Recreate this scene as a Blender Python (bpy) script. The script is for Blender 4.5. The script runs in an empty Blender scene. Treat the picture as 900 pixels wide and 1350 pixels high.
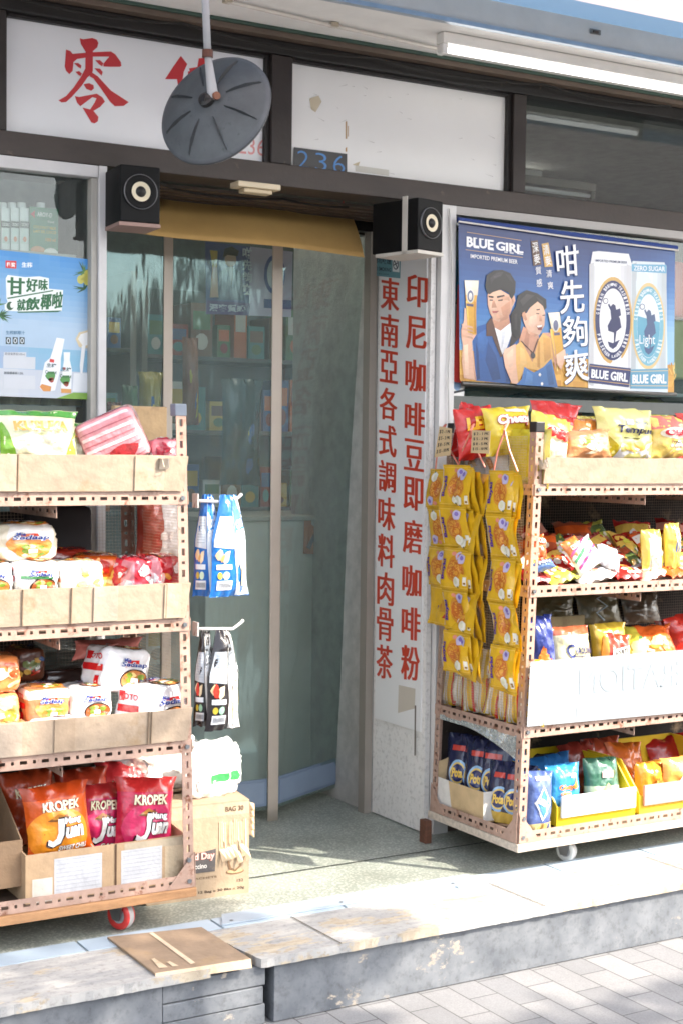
import bpy, bmesh, math, random
from mathutils import Vector, Matrix, noise, Euler
from mathutils.geometry import tessellate_polygon
R = math.radians
scene = bpy.context.scene
COL = scene.collection

# ------------------------------------------------------------------ camera
CAM = Vector((0, 0, 1.35)); FPX = 1950.0
_p, _r, _y = R(2.394), R(.642), R(30.336)
FW = Vector((math.sin(_y)*math.cos(_p), math.cos(_y)*math.cos(_p), -math.sin(_p)))
_r0 = Vector((math.cos(_y), -math.sin(_y), 0)); _u0 = _r0.cross(FW)
RT = math.cos(_r)*_r0 + math.sin(_r)*_u0
UP = -math.sin(_r)*_r0 + math.cos(_r)*_u0
cam = bpy.data.cameras.new('camera'); cam.lens = 52; cam.sensor_fit = 'VERTICAL'
cam.sensor_width = 24; cam.sensor_height = 36; cam.clip_start = .05; cam.clip_end = 500
camo = bpy.data.objects.new('camera', cam); COL.objects.link(camo)
mw = Matrix.Identity(4)
for i in range(3):
    mw[i][0] = RT[i]; mw[i][1] = UP[i]; mw[i][2] = -FW[i]; mw[i][3] = CAM[i]
camo.matrix_world = mw
scene.camera = camo

# ------------------------------------------------------------------ sky, sun, exposure
LD = Vector((-.70, .80, -1.0)).normalized()          # the way sunlight travels
ELEV = math.asin(-LD.z); ROT = math.atan2(-LD.x, -LD.y)
world = bpy.data.worlds.new('World'); scene.world = world; world.use_nodes = True
nt = world.node_tree; nt.nodes.clear()
wo = nt.nodes.new('ShaderNodeOutputWorld'); bg = nt.nodes.new('ShaderNodeBackground')
sk = nt.nodes.new('ShaderNodeTexSky'); sk.sky_type = 'NISHITA'; sk.sun_disc = False
sk.sun_elevation = ELEV; sk.sun_rotation = ROT; sk.air_density = 1.0; sk.dust_density = 3.0
bg.inputs[1].default_value = .15
hs = nt.nodes.new('ShaderNodeHueSaturation'); hs.inputs['Saturation'].default_value = .45      # a hazy city sky
nt.links.new(sk.outputs[0], hs.inputs['Color']); nt.links.new(hs.outputs[0], bg.inputs[0]); nt.links.new(bg.outputs[0], wo.inputs[0])
sun = bpy.data.lights.new('sun', 'SUN'); sun.energy = 2.0; sun.angle = R(.53); sun.color = (1, .91, .78)
suno = bpy.data.objects.new('sun', sun); COL.objects.link(suno)
suno.rotation_euler = LD.to_track_quat('-Z', 'Y').to_euler()
suno.location = (8, -9, 12)
scene.view_settings.view_transform = 'Standard'; scene.view_settings.look = 'None'
scene.view_settings.exposure = 2.32; scene.view_settings.gamma = 1
scene.cycles.max_bounces = 10; scene.cycles.transparent_max_bounces = 24
scene.cycles.diffuse_bounces = 3; scene.cycles.glossy_bounces = 4
scene.cycles.use_denoising = True
scene.cycles.sample_clamp_indirect = 6
scene.cycles.filter_width = 1.7

# ------------------------------------------------------------------ helpers
def at(px, py, Y=None, X=None, z=None):
    """the point of a real plane that the survey pixel (900 x 1350) looks at"""
    d = FW + RT*((px-450)/FPX) - UP*((py-675)/FPX)
    if Y is not None: t = (Y-CAM.y)/d.y
    elif X is not None: t = (X-CAM.x)/d.x
    else: t = (z-CAM.z)/d.z
    return CAM + d*t

def lin(c):
    return tuple(((x/255)/12.92 if x/255 <= .04045 else ((x/255+.055)/1.055)**2.4) for x in c)

def tag(o, label=None, cat=None, group=None, kind=None):
    if label: o['label'] = label
    if cat: o['category'] = cat
    if group: o['group'] = group
    if kind: o['kind'] = kind
    return o

def empty(name, loc, label, cat, group=None, rot=(0, 0, 0)):
    o = bpy.data.objects.new(name, None); COL.objects.link(o); o.location = loc; o.rotation_euler = rot
    o.empty_display_size = .1
    return tag(o, label, cat, group)

# ------------------------------------------------------------------ materials
MATS = {}
def nodes(name):
    m = bpy.data.materials.new(name); m.use_nodes = True
    t = m.node_tree; b = t.nodes['Principled BSDF']
    return m, t, b, t.nodes, t.links

def noise_node(t, scale, detail=4, rough=.55, vec=None, coord='Object', stretch=None):
    tc = t.nodes.new('ShaderNodeTexCoord'); n = t.nodes.new('ShaderNodeTexNoise')
    n.inputs['Scale'].default_value = scale; n.inputs['Detail'].default_value = detail
    n.inputs['Roughness'].default_value = rough
    if stretch:
        mp = t.nodes.new('ShaderNodeMapping'); mp.inputs['Scale'].default_value = stretch
        t.links.new(tc.outputs[coord], mp.inputs[0]); t.links.new(mp.outputs[0], n.inputs['Vector'])
    else:
        t.links.new(tc.outputs[coord], n.inputs['Vector'])
    return n

def ramp(t, src, stops):
    r = t.nodes.new('ShaderNodeValToRGB'); e = r.color_ramp.elements
    while len(e) > 1: e.remove(e[-1])
    for i, (p, c) in enumerate(stops):
        k = e[0] if i == 0 else e.new(p)
        k.position = p; k.color = (*c, 1) if len(c) == 3 else c
    t.links.new(src, r.inputs[0]); return r.outputs[0]

def mixc(t, fac, a, b, mode='MIX'):
    m = t.nodes.new('ShaderNodeMix'); m.data_type = 'RGBA'; m.blend_type = mode
    for s, x in ((m.inputs[0], fac), (m.inputs[6], a), (m.inputs[7], b)):
        if isinstance(x, (int, float)): s.default_value = x
        elif isinstance(x, tuple): s.default_value = (*x, 1)
        else: t.links.new(x, s)
    return m.outputs[2]

def bump(t, b, src, strength, dist=.01):
    n = t.nodes.new('ShaderNodeBump'); n.inputs['Strength'].default_value = strength
    n.inputs['Distance'].default_value = dist
    t.links.new(src, n.inputs['Height']); t.links.new(n.outputs[0], b.inputs['Normal'])

def colmat(name, rough, var=.15, vscale=20, dirt=None, bumpamt=0, bscale=60, spec=.5, coat=0, metal=0, stretch=None, trans=0):
    """base colour from the mesh's own paint colours, weathered by noise"""
    m, t, b, N, L = nodes(name)
    a = N.new('ShaderNodeAttribute'); a.attribute_name = 'Col'
    n = noise_node(t, vscale, 5, .6, stretch=stretch)
    v = ramp(t, n.outputs[0], [(.3, (1-var,)*3), (.65, (1, 1, 1))])
    c = mixc(t, 1.0, a.outputs[0], v, 'MULTIPLY')
    if dirt:
        n2 = noise_node(t, dirt[0], 6, .65)
        f = ramp(t, n2.outputs[0], [(dirt[2], (0, 0, 0)), (dirt[2]+.12, (1, 1, 1))])
        c = mixc(t, f, c, dirt[1])
    L.new(c, b.inputs['Base Color'])
    b.inputs['Roughness'].default_value = rough; b.inputs['Specular IOR Level'].default_value = spec
    b.inputs['Coat Weight'].default_value = coat; b.inputs['Coat Roughness'].default_value = .12
    b.inputs['Metallic'].default_value = metal
    if bumpamt:
        nb = noise_node(t, bscale, 3, .5); bump(t, b, nb.outputs[0], bumpamt, .01)
    MATS[name] = m; return m

colmat('film', .27, .12, 30, bumpamt=.6, bscale=26, coat=.5)
colmat('wrap', .22, .06, 30, bumpamt=.5, bscale=45, coat=.8)
colmat('paper', .8, .08, 14)
colmat('print', .45, .05, 14, coat=.15)
colmat('board', .85, .22, 16, dirt=(7, lin((150, 126, 98)), .57), bumpamt=.4, bscale=30)
colmat('steel', .6, .28, 26, dirt=(30, lin((116, 70, 46)), .565), bumpamt=.1)
colmat('whitepaint', .5, .10, 9, dirt=(13, lin((150, 132, 112)), .70), bumpamt=.05)
colmat('brownpaint', .5, .30, 7, dirt=(22, lin((92, 78, 66)), .66), bumpamt=.1, stretch=(1, 1, 3))
colmat('plastic', .4, .08, 12)
colmat('rough', .9, .25, 18, bumpamt=.2)
colmat('metal', .32, .15, 25, metal=.85)
colmat('wood', .75, .35, 12, stretch=(1, 6, 6), bumpamt=.2)
colmat('sign', .32, .06, 2.2, dirt=(7, lin((176, 172, 160)), .72))
colmat('leaf', .55, .4, 8)
colmat('galvanised', .5, .30, 14, dirt=(40, lin((66, 72, 74)), .60))
colmat('rubber', .6, .08, 12, spec=.25)
colmat('clear', .2, .05, 8)

def glass(name, tint, ior, rough, bumpamt=0, bscale=3, milky=None, boost=1.0, stretch=None, refl=(.95, 1, 1)):
    m, t, b, N, L = nodes(name); N.remove(b); out = N['Material Output']
    tr = N.new('ShaderNodeBsdfTransparent'); tr.inputs[0].default_value = (*tint, 1)
    gl = N.new('ShaderNodeBsdfGlossy'); gl.inputs['Roughness'].default_value = rough
    gl.inputs[0].default_value = (*refl, 1)
    fr = N.new('ShaderNodeFresnel'); fr.inputs[0].default_value = ior
    if bumpamt:
        n = noise_node(t, bscale, 3, .5, stretch=stretch); bp = N.new('ShaderNodeBump')
        bp.inputs['Strength'].default_value = bumpamt; bp.inputs['Distance'].default_value = .02
        L.new(n.outputs[0], bp.inputs['Height']); L.new(bp.outputs[0], gl.inputs['Normal'])
    mu = N.new('ShaderNodeMath'); mu.operation = 'MULTIPLY'; mu.inputs[1].default_value = boost; mu.use_clamp = True
    L.new(fr.outputs[0], mu.inputs[0])
    mx = N.new('ShaderNodeMixShader'); L.new(mu.outputs[0], mx.inputs[0])
    L.new(tr.outputs[0], mx.inputs[1]); L.new(gl.outputs[0], mx.inputs[2]); last = mx
    if milky:
        df = N.new('ShaderNodeBsdfDiffuse'); df.inputs[0].default_value = (*milky[1], 1)
        m2 = N.new('ShaderNodeMixShader'); m2.inputs[0].default_value = milky[0]
        if len(milky) > 2:
            n3 = noise_node(t, milky[2], 6, .65)
            f = ramp(t, n3.outputs[0], [(.35, (milky[0]*.7,)*3), (.7, (milky[0]*1.3,)*3)]); L.new(f, m2.inputs[0])
        L.new(mx.outputs[0], m2.inputs[1]); L.new(df.outputs[0], m2.inputs[2]); last = m2
    L.new(last.outputs[0], out.inputs[0]); MATS[name] = m
glass('glass', (.86, .95, .93), 1.5, .0, milky=(.05, (.5, .55, .55), 3))
glass('pvc', (.82, .92, .90), 1.5, .06, bumpamt=.30, bscale=2.2, milky=(.16, (.52, .62, .60), 2.2), boost=2.0, stretch=(3, 3, .7), refl=(.60, .90, .92))
glass('polybag', (.93, .95, .95), 1.45, .12, bumpamt=.8, bscale=14, milky=(.26, (.8, .8, .8), 9))
glass('filmclear', (.97, .97, .97), 1.4, .1, bumpamt=.6, bscale=18)

def emat(name, col, s):
    m, t, b, N, L = nodes(name)
    b.inputs['Base Color'].default_value = (.8, .8, .8, 1)
    b.inputs['Emission Color'].default_value = (*col, 1); b.inputs['Emission Strength'].default_value = s
    MATS[name] = m
emat('tube_lit', (1, .98, .95), .9)
emat('tube_fill', (1, .95, .86), 16.0)  # glow of the added lamp inside the doorway
emat('tube_dim', (1, .97, .92), 3.0)

def special():
    # pavers: grey concrete blocks laid end-on to the step
    m, t, b, N, L = nodes('pavers')
    tc = N.new('ShaderNodeTexCoord'); mp = N.new('ShaderNodeMapping')
    mp.inputs['Rotation'].default_value = (0, 0, R(90)); mp.inputs['Location'].default_value = (.03, .195, 0)
    L.new(tc.outputs['Object'], mp.inputs[0])
    br = N.new('ShaderNodeTexBrick'); br.inputs['Scale'].default_value = 1
    br.inputs['Brick Width'].default_value = .20; br.inputs['Row Height'].default_value = .099
    br.inputs['Mortar Size'].default_value = .0024; br.inputs['Mortar Smooth'].default_value = .3
    br.inputs['Bias'].default_value = 0
    br.inputs['Color1'].default_value = (*lin((146, 145, 145)), 1); br.inputs['Color2'].default_value = (*lin((126, 126, 128)), 1)
    br.inputs['Mortar'].default_value = (*lin((88, 87, 86)), 1)
    L.new(mp.outputs[0], br.inputs[0])
    n = noise_node(t, 220, 2); c = mixc(t, .5, br.outputs[0], ramp(t, n.outputs[0], [(.3, (.55,)*3), (.7, (1, 1, 1))]), 'MULTIPLY')
    n2 = noise_node(t, 2.5, 5); c = mixc(t, .6, c, ramp(t, n2.outputs[0], [(.3, (.7,)*3), (.7, (1, 1, 1))]), 'MULTIPLY')
    L.new(c, b.inputs['Base Color']); b.inputs['Roughness'].default_value = .85
    bump(t, b, br.outputs['Fac'], -.6, .006); MATS['pavers'] = m
    # terrazzo: small pale chips in green-grey cement
    m, t, b, N, L = nodes('terrazzo')
    tc = N.new('ShaderNodeTexCoord'); vo = N.new('ShaderNodeTexVoronoi'); vo.inputs['Scale'].default_value = 120
    L.new(tc.outputs['Object'], vo.inputs[0])
    c1 = ramp(t, vo.outputs['Color'], [(0, lin((150, 156, 148))), (.35, lin((156, 161, 152))), (.6, lin((178, 182, 174))), (1, lin((194, 196, 188)))])
    f = ramp(t, vo.outputs['Distance'], [(.35, (0, 0, 0)), (.6, (1, 1, 1))])
    c = mixc(t, f, c1, lin((140, 147, 139)))
    n2 = noise_node(t, 3, 6, .65); c = mixc(t, .8, c, ramp(t, n2.outputs[0], [(.3, (.6, .59, .56)), (.6, (1, 1, 1))]), 'MULTIPLY')
    L.new(c, b.inputs['Base Color']); b.inputs['Roughness'].default_value = .42; MATS['terrazzo'] = m
    # peeling blue-grey paint over raw timber / cement
    def peel(name, paint, raw, lvl, scale, stretch, grain, rough=.75):
        m, t, b, N, L = nodes(name)
        n = noise_node(t, scale, 9, .68, stretch=stretch)
        f = ramp(t, n.outputs[0], [(lvl-.015, (0, 0, 0)), (lvl+.015, (1, 1, 1))])
        g = noise_node(t, 9, 6, .6, stretch=grain)
        pa = mixc(t, ramp(t, g.outputs[0], [(.3, (0, 0, 0)), (.7, (1, 1, 1))]), paint[0], paint[1])
        ra = mixc(t, ramp(t, g.outputs[0], [(.35, (0, 0, 0)), (.65, (1, 1, 1))]), raw[0], raw[1])
        c = mixc(t, f, pa, ra)
        n3 = noise_node(t, 55, 5, .7); c = mixc(t, .7, c, ramp(t, n3.outputs[0], [(.32, (.62, .61, .6)), (.5, (1, 1, 1))]), 'MULTIPLY')
        L.new(c, b.inputs['Base Color']); b.inputs['Roughness'].default_value = rough
        bump(t, b, f, -.5, .004); MATS[name] = m
    peel('step_face', (lin((84, 88, 94)), lin((122, 125, 129))), (lin((168, 158, 144)), lin((138, 130, 121))), .64, 5, (1, 1, 1.6), (1, 1, 1))
    peel('step_top', (lin((146, 146, 146)), lin((178, 175, 170))), (lin((186, 174, 154)), lin((160, 146, 126))), .55, 4, (1, 2.5, 1), (1, 5, 1))
    peel('pillar_wood', (lin((222, 219, 215)), lin((232, 229, 225))), (lin((206, 190, 168)), lin((170, 148, 122))), .735, 3.2, (1, 1, .5), (1, 1, .3))
    peel('soffit', (lin((222, 220, 216)), lin((236, 234, 230))), (lin((206, 200, 192)), lin((216, 210, 202))), .74, 1.5, (1, 1, 1), (1, 1, 1))
    # corrugated slatted underside (roller shutter housing)
    m, t, b, N, L = nodes('asphalt')
    n = noise_node(t, 300, 3); L.new(ramp(t, n.outputs[0], [(.3, (.03,)*3), (.7, (.075,)*3)]), b.inputs['Base Color'])
    b.inputs['Roughness'].default_value = .9; MATS['asphalt'] = m
    # translucent striped awning canvas
    m, t, b, N, L = nodes('canvas'); out = N['Material Output']; N.remove(b)
    a = N.new('ShaderNodeAttribute'); a.attribute_name = 'Col'
    d = N.new('ShaderNodeBsdfDiffuse'); tl = N.new('ShaderNodeBsdfTranslucent'); mx = N.new('ShaderNodeMixShader'); mx.inputs[0].default_value = .5
    L.new(a.outputs[0], d.inputs[0]); L.new(a.outputs[0], tl.inputs[0]); L.new(d.outputs[0], mx.inputs[1]); L.new(tl.outputs[0], mx.inputs[2])
    L.new(mx.outputs[0], out.inputs[0]); MATS['canvas'] = m
special()

# ------------------------------------------------------------------ mesh builder
class MB:
    def __init__(s): s.v = []; s.f = []; s.c = []; s.m = []
    def add(s, vs, fs, col, mi=0):
        o = len(s.v); s.v += [tuple(v) for v in vs]
        for i, f in enumerate(fs):
            s.f.append(tuple(o+k for k in f)); s.c.append(col[i] if isinstance(col, list) else col); s.m.append(mi)
    def quad(s, a, b, c, d, col, mi=0): s.add((a, b, c, d), ((0, 1, 2, 3),), col, mi)
    def box(s, lo, hi, col, mi=0, rot=None, piv=None):
        x0, y0, z0 = lo; x1, y1, z1 = hi
        vs = [Vector((x, y, z)) for z in (z0, z1) for y in (y0, y1) for x in (x0, x1)]
        if rot:
            mt = Euler(rot).to_matrix(); pv = Vector(piv) if piv else (Vector(lo)+Vector(hi))/2
            vs = [pv+mt @ (v-pv) for v in vs]
        s.add(vs, ((0, 2, 3, 1), (4, 5, 7, 6), (0, 1, 5, 4), (2, 6, 7, 3), (0, 4, 6, 2), (1, 3, 7, 5)), col, mi)
    def tube(s, pts, r, col, n=8, mi=0, cap=True):
        pts = [Vector(p) for p in pts]; rings = []
        rr = r if isinstance(r, (list, tuple)) else [r]*len(pts)
        for i, p in enumerate(pts):
            d = (pts[min(i+1, len(pts)-1)]-pts[max(i-1, 0)]).normalized()
            a = d.orthogonal().normalized() if i == 0 else (ax - d*ax.dot(d)).normalized()
            ax = a; b = d.cross(a)
            rings.append([p+(a*math.cos(k*2*math.pi/n)+b*math.sin(k*2*math.pi/n))*rr[i] for k in range(n)])
        vs = [v for g in rings for v in g]; fs = []
        for i in range(len(pts)-1):
            for k in range(n): fs.append((i*n+k, i*n+(k+1) % n, (i+1)*n+(k+1) % n, (i+1)*n+k))
        if cap: fs += [tuple(range(n))[::-1], tuple((len(pts)-1)*n+k for k in range(n))]
        s.add(vs, fs, col, mi)
    def lathe(s, prof, c, axis, col, n=32, mi=0):
        """profile of (radius, height) turned about an axis through c"""
        ax = Vector(axis).normalized(); a = ax.orthogonal().normalized(); b = ax.cross(a); c = Vector(c)
        vs = [c+ax*h+(a*math.cos(k*2*math.pi/n)+b*math.sin(k*2*math.pi/n))*r for r, h in prof for k in range(n)]
        fs = [(i*n+k, i*n+(k+1) % n, (i+1)*n+(k+1) % n, (i+1)*n+k) for i in range(len(prof)-1) for k in range(n)]
        cc = col if not isinstance(col, list) else [col[i] for i in range(len(prof)-1) for k in range(n)]
        s.add(vs, fs, cc, mi)
    def slotted(s, A, B, W, col, pitch=.06, hole=(.020, .0095), start=.012):
        """a strip from A to B, W wide, with real slots and round-ish holes by turns"""
        A, B, W = Vector(A), Vector(B), Vector(W); Ln = (B-A).length; d = (B-A)/Ln; w = W.length; wd = W/w
        P = lambda x, y: A+d*x+wd*y
        x = 0; k = 0
        while x < Ln-1e-4:
            x1 = min(x+pitch/2, Ln); hl = (hole[0] if k % 2 == 0 else .008); hw = hole[1]
            m = (x+x1)/2; a, b = m-hl/2, m+hl/2
            if a <= x+.001 or b >= x1-.001: s.quad(P(x, 0), P(x1, 0), P(x1, w), P(x, w), col)
            else:
                c0, c1 = w/2-hw/2, w/2+hw/2
                s.quad(P(x, 0), P(x1, 0), P(x1, c0), P(x, c0), col); s.quad(P(x, c1), P(x1, c1), P(x1, w), P(x, w), col)
                s.quad(P(x, c0), P(a, c0), P(a, c1), P(x, c1), col); s.quad(P(b, c0), P(x1, c0), P(x1, c1), P(b, c1), col)
            x = x1; k += 1
    def build(s, name, mats, parent=None, smooth=False, solid=0, label=None, cat=None, group=None, kind=None, loc=None, rot=None, bevel=0):
        me = bpy.data.meshes.new(name); me.from_pydata(s.v, [], s.f)
        ca = me.color_attributes.new('Col', 'FLOAT_COLOR', 'CORNER'); buf = []
        for f, c in zip(s.f, s.c): buf += [c[0], c[1], c[2], 1.0]*len(f)
        ca.data.foreach_set('color', buf)
        for m in ([mats] if isinstance(mats, str) else mats): me.materials.append(MATS[m])
        me.polygons.foreach_set('material_index', s.m)
        if smooth: me.polygons.foreach_set('use_smooth', [True]*len(s.f))
        me.update()
        o = bpy.data.objects.new(name, me); COL.objects.link(o)
        if parent: o.parent = parent
        if loc is not None: o.location = loc
        if rot is not None: o.rotation_euler = rot
        if solid:
            md = o.modifiers.new('thick', 'SOLIDIFY'); md.thickness = solid; md.offset = 0
        if bevel:
            md = o.modifiers.new('bevel', 'BEVEL'); md.width = bevel; md.segments = 2; md.limit_method = 'ANGLE'
        return tag(o, label, cat, group, kind)

# ------------------------------------------------------------------ lettering
_TX = {}
def glyphs(s, bold=0.0):
    k = (s, bold)
    if k not in _TX:
        cu = bpy.data.curves.new('lettering', 'FONT'); cu.body = s; cu.resolution_u = 3; cu.offset = bold; cu.fill_mode = 'FRONT'
        ob = bpy.data.objects.new('lettering', cu); me = ob.to_mesh()
        vs = [(v.co.x, v.co.y) for v in me.vertices]; fs = [tuple(p.vertices) for p in me.polygons]
        ob.to_mesh_clear(); bpy.data.objects.remove(ob); bpy.data.curves.remove(cu)
        if not vs: vs = [(0, 0), (1, 0), (1, 1)]
        xs = [v[0] for v in vs]; ys = [v[1] for v in vs]
        _TX[k] = (vs, fs, min(xs), max(xs), min(ys), max(ys))
    return _TX[k]

class Canvas:
    """flat shapes in (u, v) laid on the surface P(u, v, height)"""
    def __init__(s, mb, P, seg=None, step=.0009, mi=0): s.mb = mb; s.P = P; s.seg = seg; s.step = step; s.mi = mi
    grad = None
    def tris(s, pts, tri, col, layer):
        seg = s.seg; h = layer*s.step
        if seg:
            bm = bmesh.new(); vv = [bm.verts.new((p[0], p[1], 0)) for p in pts]
            for t in tri:
                try: bm.faces.new([vv[i] for i in t])
                except ValueError: pass
            for it in range(5):
                es = [e for e in bm.edges if e.calc_length() > seg]
                if not es: break
                bmesh.ops.subdivide_edges(bm, edges=es, cuts=1)
            bmesh.ops.triangulate(bm, faces=bm.faces[:])
            bm.verts.index_update()
            pts = [(v.co.x, v.co.y) for v in bm.verts]; tri = [tuple(v.index for v in f.verts) for f in bm.faces]; bm.free()
        if s.grad and len(tri) > 3:                  # a printed photograph: tones run across each shape
            gx, gy, am = s.grad; c = [tuple(sum(pts[k][i] for k in t)/3 for i in (0, 1)) for t in tri]
            q = [x*gx+y*gy for x, y in c]; lo, hi = min(q), max(q); rg = max(hi-lo, 1e-6)
            col = [tuple(ch*max(.3, 1+am*(1-2*(v-lo)/rg)+.10*noise.noise((x*.35, y*.35, layer))) for ch in col) for v, (x, y) in zip(q, c)]
        s.mb.add([s.P(p[0], p[1], h) for p in pts], tri, col, s.mi)
    def poly(s, pts, col, layer=1):
        t = tessellate_polygon([[Vector((p[0], p[1], 0)) for p in pts]])
        s.tris(pts, [tuple(x) for x in t], lin(col), layer)
    def rect(s, u0, v0, u1, v1, col, layer=1): s.poly([(u0, v0), (u1, v0), (u1, v1), (u0, v1)], col, layer)
    def ell(s, u, v, ru, rv, col, layer=1, n=20, rot=0, wob=0, seed=0):
        c, si = math.cos(rot), math.sin(rot); pts = []
        for k in range(n):
            a = k*2*math.pi/n; q = 1+wob*noise.noise((math.cos(a)*1.5+seed*3.1, math.sin(a)*1.5, seed*1.7))
            x, y = ru*math.cos(a)*q, rv*math.sin(a)*q; pts.append((u+x*c-y*si, v+x*si+y*c))
        s.poly(pts, col, layer)
    def quadtext(s, st, TL, TR, BR, BL, col, layer=2, bold=.015, shifts=None):
        vs, fs, x0, x1, y0, y1 = glyphs(st, bold); col = lin(col)
        for k, (dx, dy) in enumerate(shifts or [(0, 0)]):
            pts = []
            for x, y in vs:
                a = (x-x0)/max(x1-x0, 1e-6)+dx; b = (y-y0)/max(y1-y0, 1e-6)+dy
                pts.append(tuple((BL[i]*(1-a)+BR[i]*a)*(1-b)+(TL[i]*(1-a)+TR[i]*a)*b for i in (0, 1)))
            sg = s.seg; big = max(abs(BR[0]-BL[0]), abs(TL[1]-BL[1]))
            if sg and big < 4*sg: s.seg = None
            s.tris(pts, fs, col, layer+k*.08); s.seg = sg
    def text(s, st, u0, v0, u1, v1, col, layer=2, bold=.015, slant=0, shifts=None):
        s.quadtext(st, (u0+slant, v1), (u1+slant, v1), (u1, v0), (u0, v0), col, layer, bold, shifts)
    def outlined(s, st, u0, v0, u1, v1, col, edge, layer=2, bold=.02, edgeb=.07, slant=0):
        e = edgeb*.45*(v1-v0)
        s.text(st, u0-e*.6, v0-e, u1+e*.6, v1+e, edge, layer, edgeb, slant); s.text(st, u0, v0, u1, v1, col, layer+1, bold, slant)

def crop(x0, y0, sc): return lambda pts: [(x0+x/sc, y0+y/sc) for x, y in pts]

# ------------------------------------------------------------------ soft goods
def bag_surface(w, h, d, seed, puff=1.0):
    rnd = random.Random(seed); sx, sy = rnd.uniform(0, 50), rnd.uniform(0, 50); lean = rnd.uniform(-.03, .03)
    def P(u, v, lift=0, side=1):
        cu, cv = max(-1, min(1, u)), max(-1, min(1, v))
        tu = max(0, 1-abs(cu)**2.6)**.75; tv = max(0, 1-abs(cv)**3.2)**.8
        n1 = noise.noise((cu*1.6+sx, cv*1.6+sy, side)); n2 = noise.noise((cu*4+sx, cv*2.5+sy, 7+side))
        n3 = abs(noise.noise((cu*2.3+sy, cv*3.1+sx, 11+side)))
        t = d/2*tu*tv*(1+.30*n1-.10*max(0, .3-n3)/.3)+d*.06*n2*tu
        crimp = max(0, abs(cv)-.8)/.2
        ripple = d*.10*math.sin(cu*11+sx)*crimp+d*.2*noise.noise((cu*2+sx, cv+sy, 3))*crimp
        x = w/2*cu*(1-.10*tv+.02*n2)+lean*w*cv
        z = h/2*(1+cv)+h*.018*noise.noise((cu*2+sy, sx, 1))*crimp
        return (x, -(t+lift*1.0)*side+ripple if side == 1 else t+ripple, z)
    return P

def on_grid(g, nu, nv):
    """lay artwork exactly on a grid surface, a hair in front of it"""
    def P(u, v, l):
        x = min(max((u+1)/2*nu, 0), nu-1e-6); y = min(max((v+1)/2*nv, 0), nv-1e-6); i, j = int(x), int(y); a, b = x-i, y-j
        p = [g[j*(nu+1)+i], g[j*(nu+1)+i+1], g[(j+1)*(nu+1)+i], g[(j+1)*(nu+1)+i+1]]
        q = [(p[0][k]*(1-a)+p[1][k]*a)*(1-b)+(p[2][k]*(1-a)+p[3][k]*a)*b for k in range(3)]
        return (q[0], q[1]-l-.0012, q[2])
    return P

def make_bag(name, label, cat, w, h, d, base, art=None, seed=0, mat='film', group=None, loc=(0, 0, 0), rot=(0, 0, 0), res=(24, 28), back=None):
    mb = MB(); P = bag_surface(w, h, d, seed); nu, nv = res; front = None
    for side in (1, -1):
        vs = []; fs = []; cs = []
        for j in range(nv+1):
            for i in range(nu+1): vs.append(P(-1+2*i/nu, -1+2*j/nv, 0, side))
        if side == 1: front = vs
        for j in range(nv):
            for i in range(nu):
                a = j*(nu+1)+i; q = (a, a+1, a+nu+2, a+nu+1); fs.append(q if side == 1 else q[::-1])
                u, v = -1+2*(i+.5)/nu, -1+2*(j+.5)/nv
                cs.append(lin(base(u, v) if callable(base) else base) if side == 1 or not back else lin(back))
        mb.add(vs, fs, cs)
    if art: art(Canvas(mb, on_grid(front, nu, nv), seg=.08, step=.0012))
    o = mb.build(name, mat, smooth=True, label=label, cat=cat, group=group, loc=loc, rot=rot); return o

def box_surface(w, h, d, n, seed, wob):
    s1 = seed*7.3
    def P(p, lift=0):
        a, b, c = p; s = (abs(a)**n+abs(b)**n+abs(c)**n)**(1/n)
        q = Vector((a/s, b/s, c/s)); k = 1+wob*noise.noise((q.x*2+s1, q.y*2, q.z*2))+wob*.5*noise.noise((q.x*6+s1, q.y*6, q.z*6))
        v = Vector((q.x*w/2, q.y*d/2, q.z*h/2))*k
        return v+Vector((0, 0, h/2))+q.normalized()*lift
    return P

def make_pack(name, label, cat, w, h, d, base, art=None, seed=0, mat='wrap', group=None, loc=(0, 0, 0), rot=(0, 0, 0), n=6, wob=.08, res=14):
    """a soft cornered wrapped block; art(front, top, side) draws on three of its faces"""
    mb = MB(); P = box_surface(w, h, d, n, seed, wob)
    F = {'front': lambda u, v: (u, -1, v), 'back': lambda u, v: (-u, 1, v), 'left': lambda u, v: (-1, -u, v), 'right': lambda u, v: (1, u, v),
         'top': lambda u, v: (u, v, 1), 'bottom': lambda u, v: (u, -v, -1)}
    for k, g in F.items():
        vs = [P(g(-1+2*i/res, -1+2*j/res)) for j in range(res+1) for i in range(res+1)]
        fs = [(j*(res+1)+i, j*(res+1)+i+1, (j+1)*(res+1)+i+1, (j+1)*(res+1)+i) for j in range(res) for i in range(res)]
        cs = [lin(base(k, -1+2*(i+.5)/res, -1+2*(j+.5)/res)) if callable(base) else lin(base) for j in range(res) for i in range(res)]
        mb.add(vs, fs, cs)
    if art:
        cv = {k: Canvas(mb, (lambda g: lambda u, v, l: P(g(u, v), l+.0008))(F[k]), seg=.2) for k in ('front', 'top', 'left')}
        art(cv['front'], cv['top'], cv['left'])
    return mb.build(name, mat, smooth=True, label=label, cat=cat, group=group, loc=loc, rot=rot)

def spot(x0, x1, y0, y1, Y):
    """seat, width and height of something that fills this patch of the plane at depth Y"""
    a, b = at(x0, y1, Y=Y), at(x1, y1, Y=Y); t = at((x0+x1)/2, y0, Y=Y); m = (a+b)/2
    return m, b.x-a.x, t.z-m.z
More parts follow.
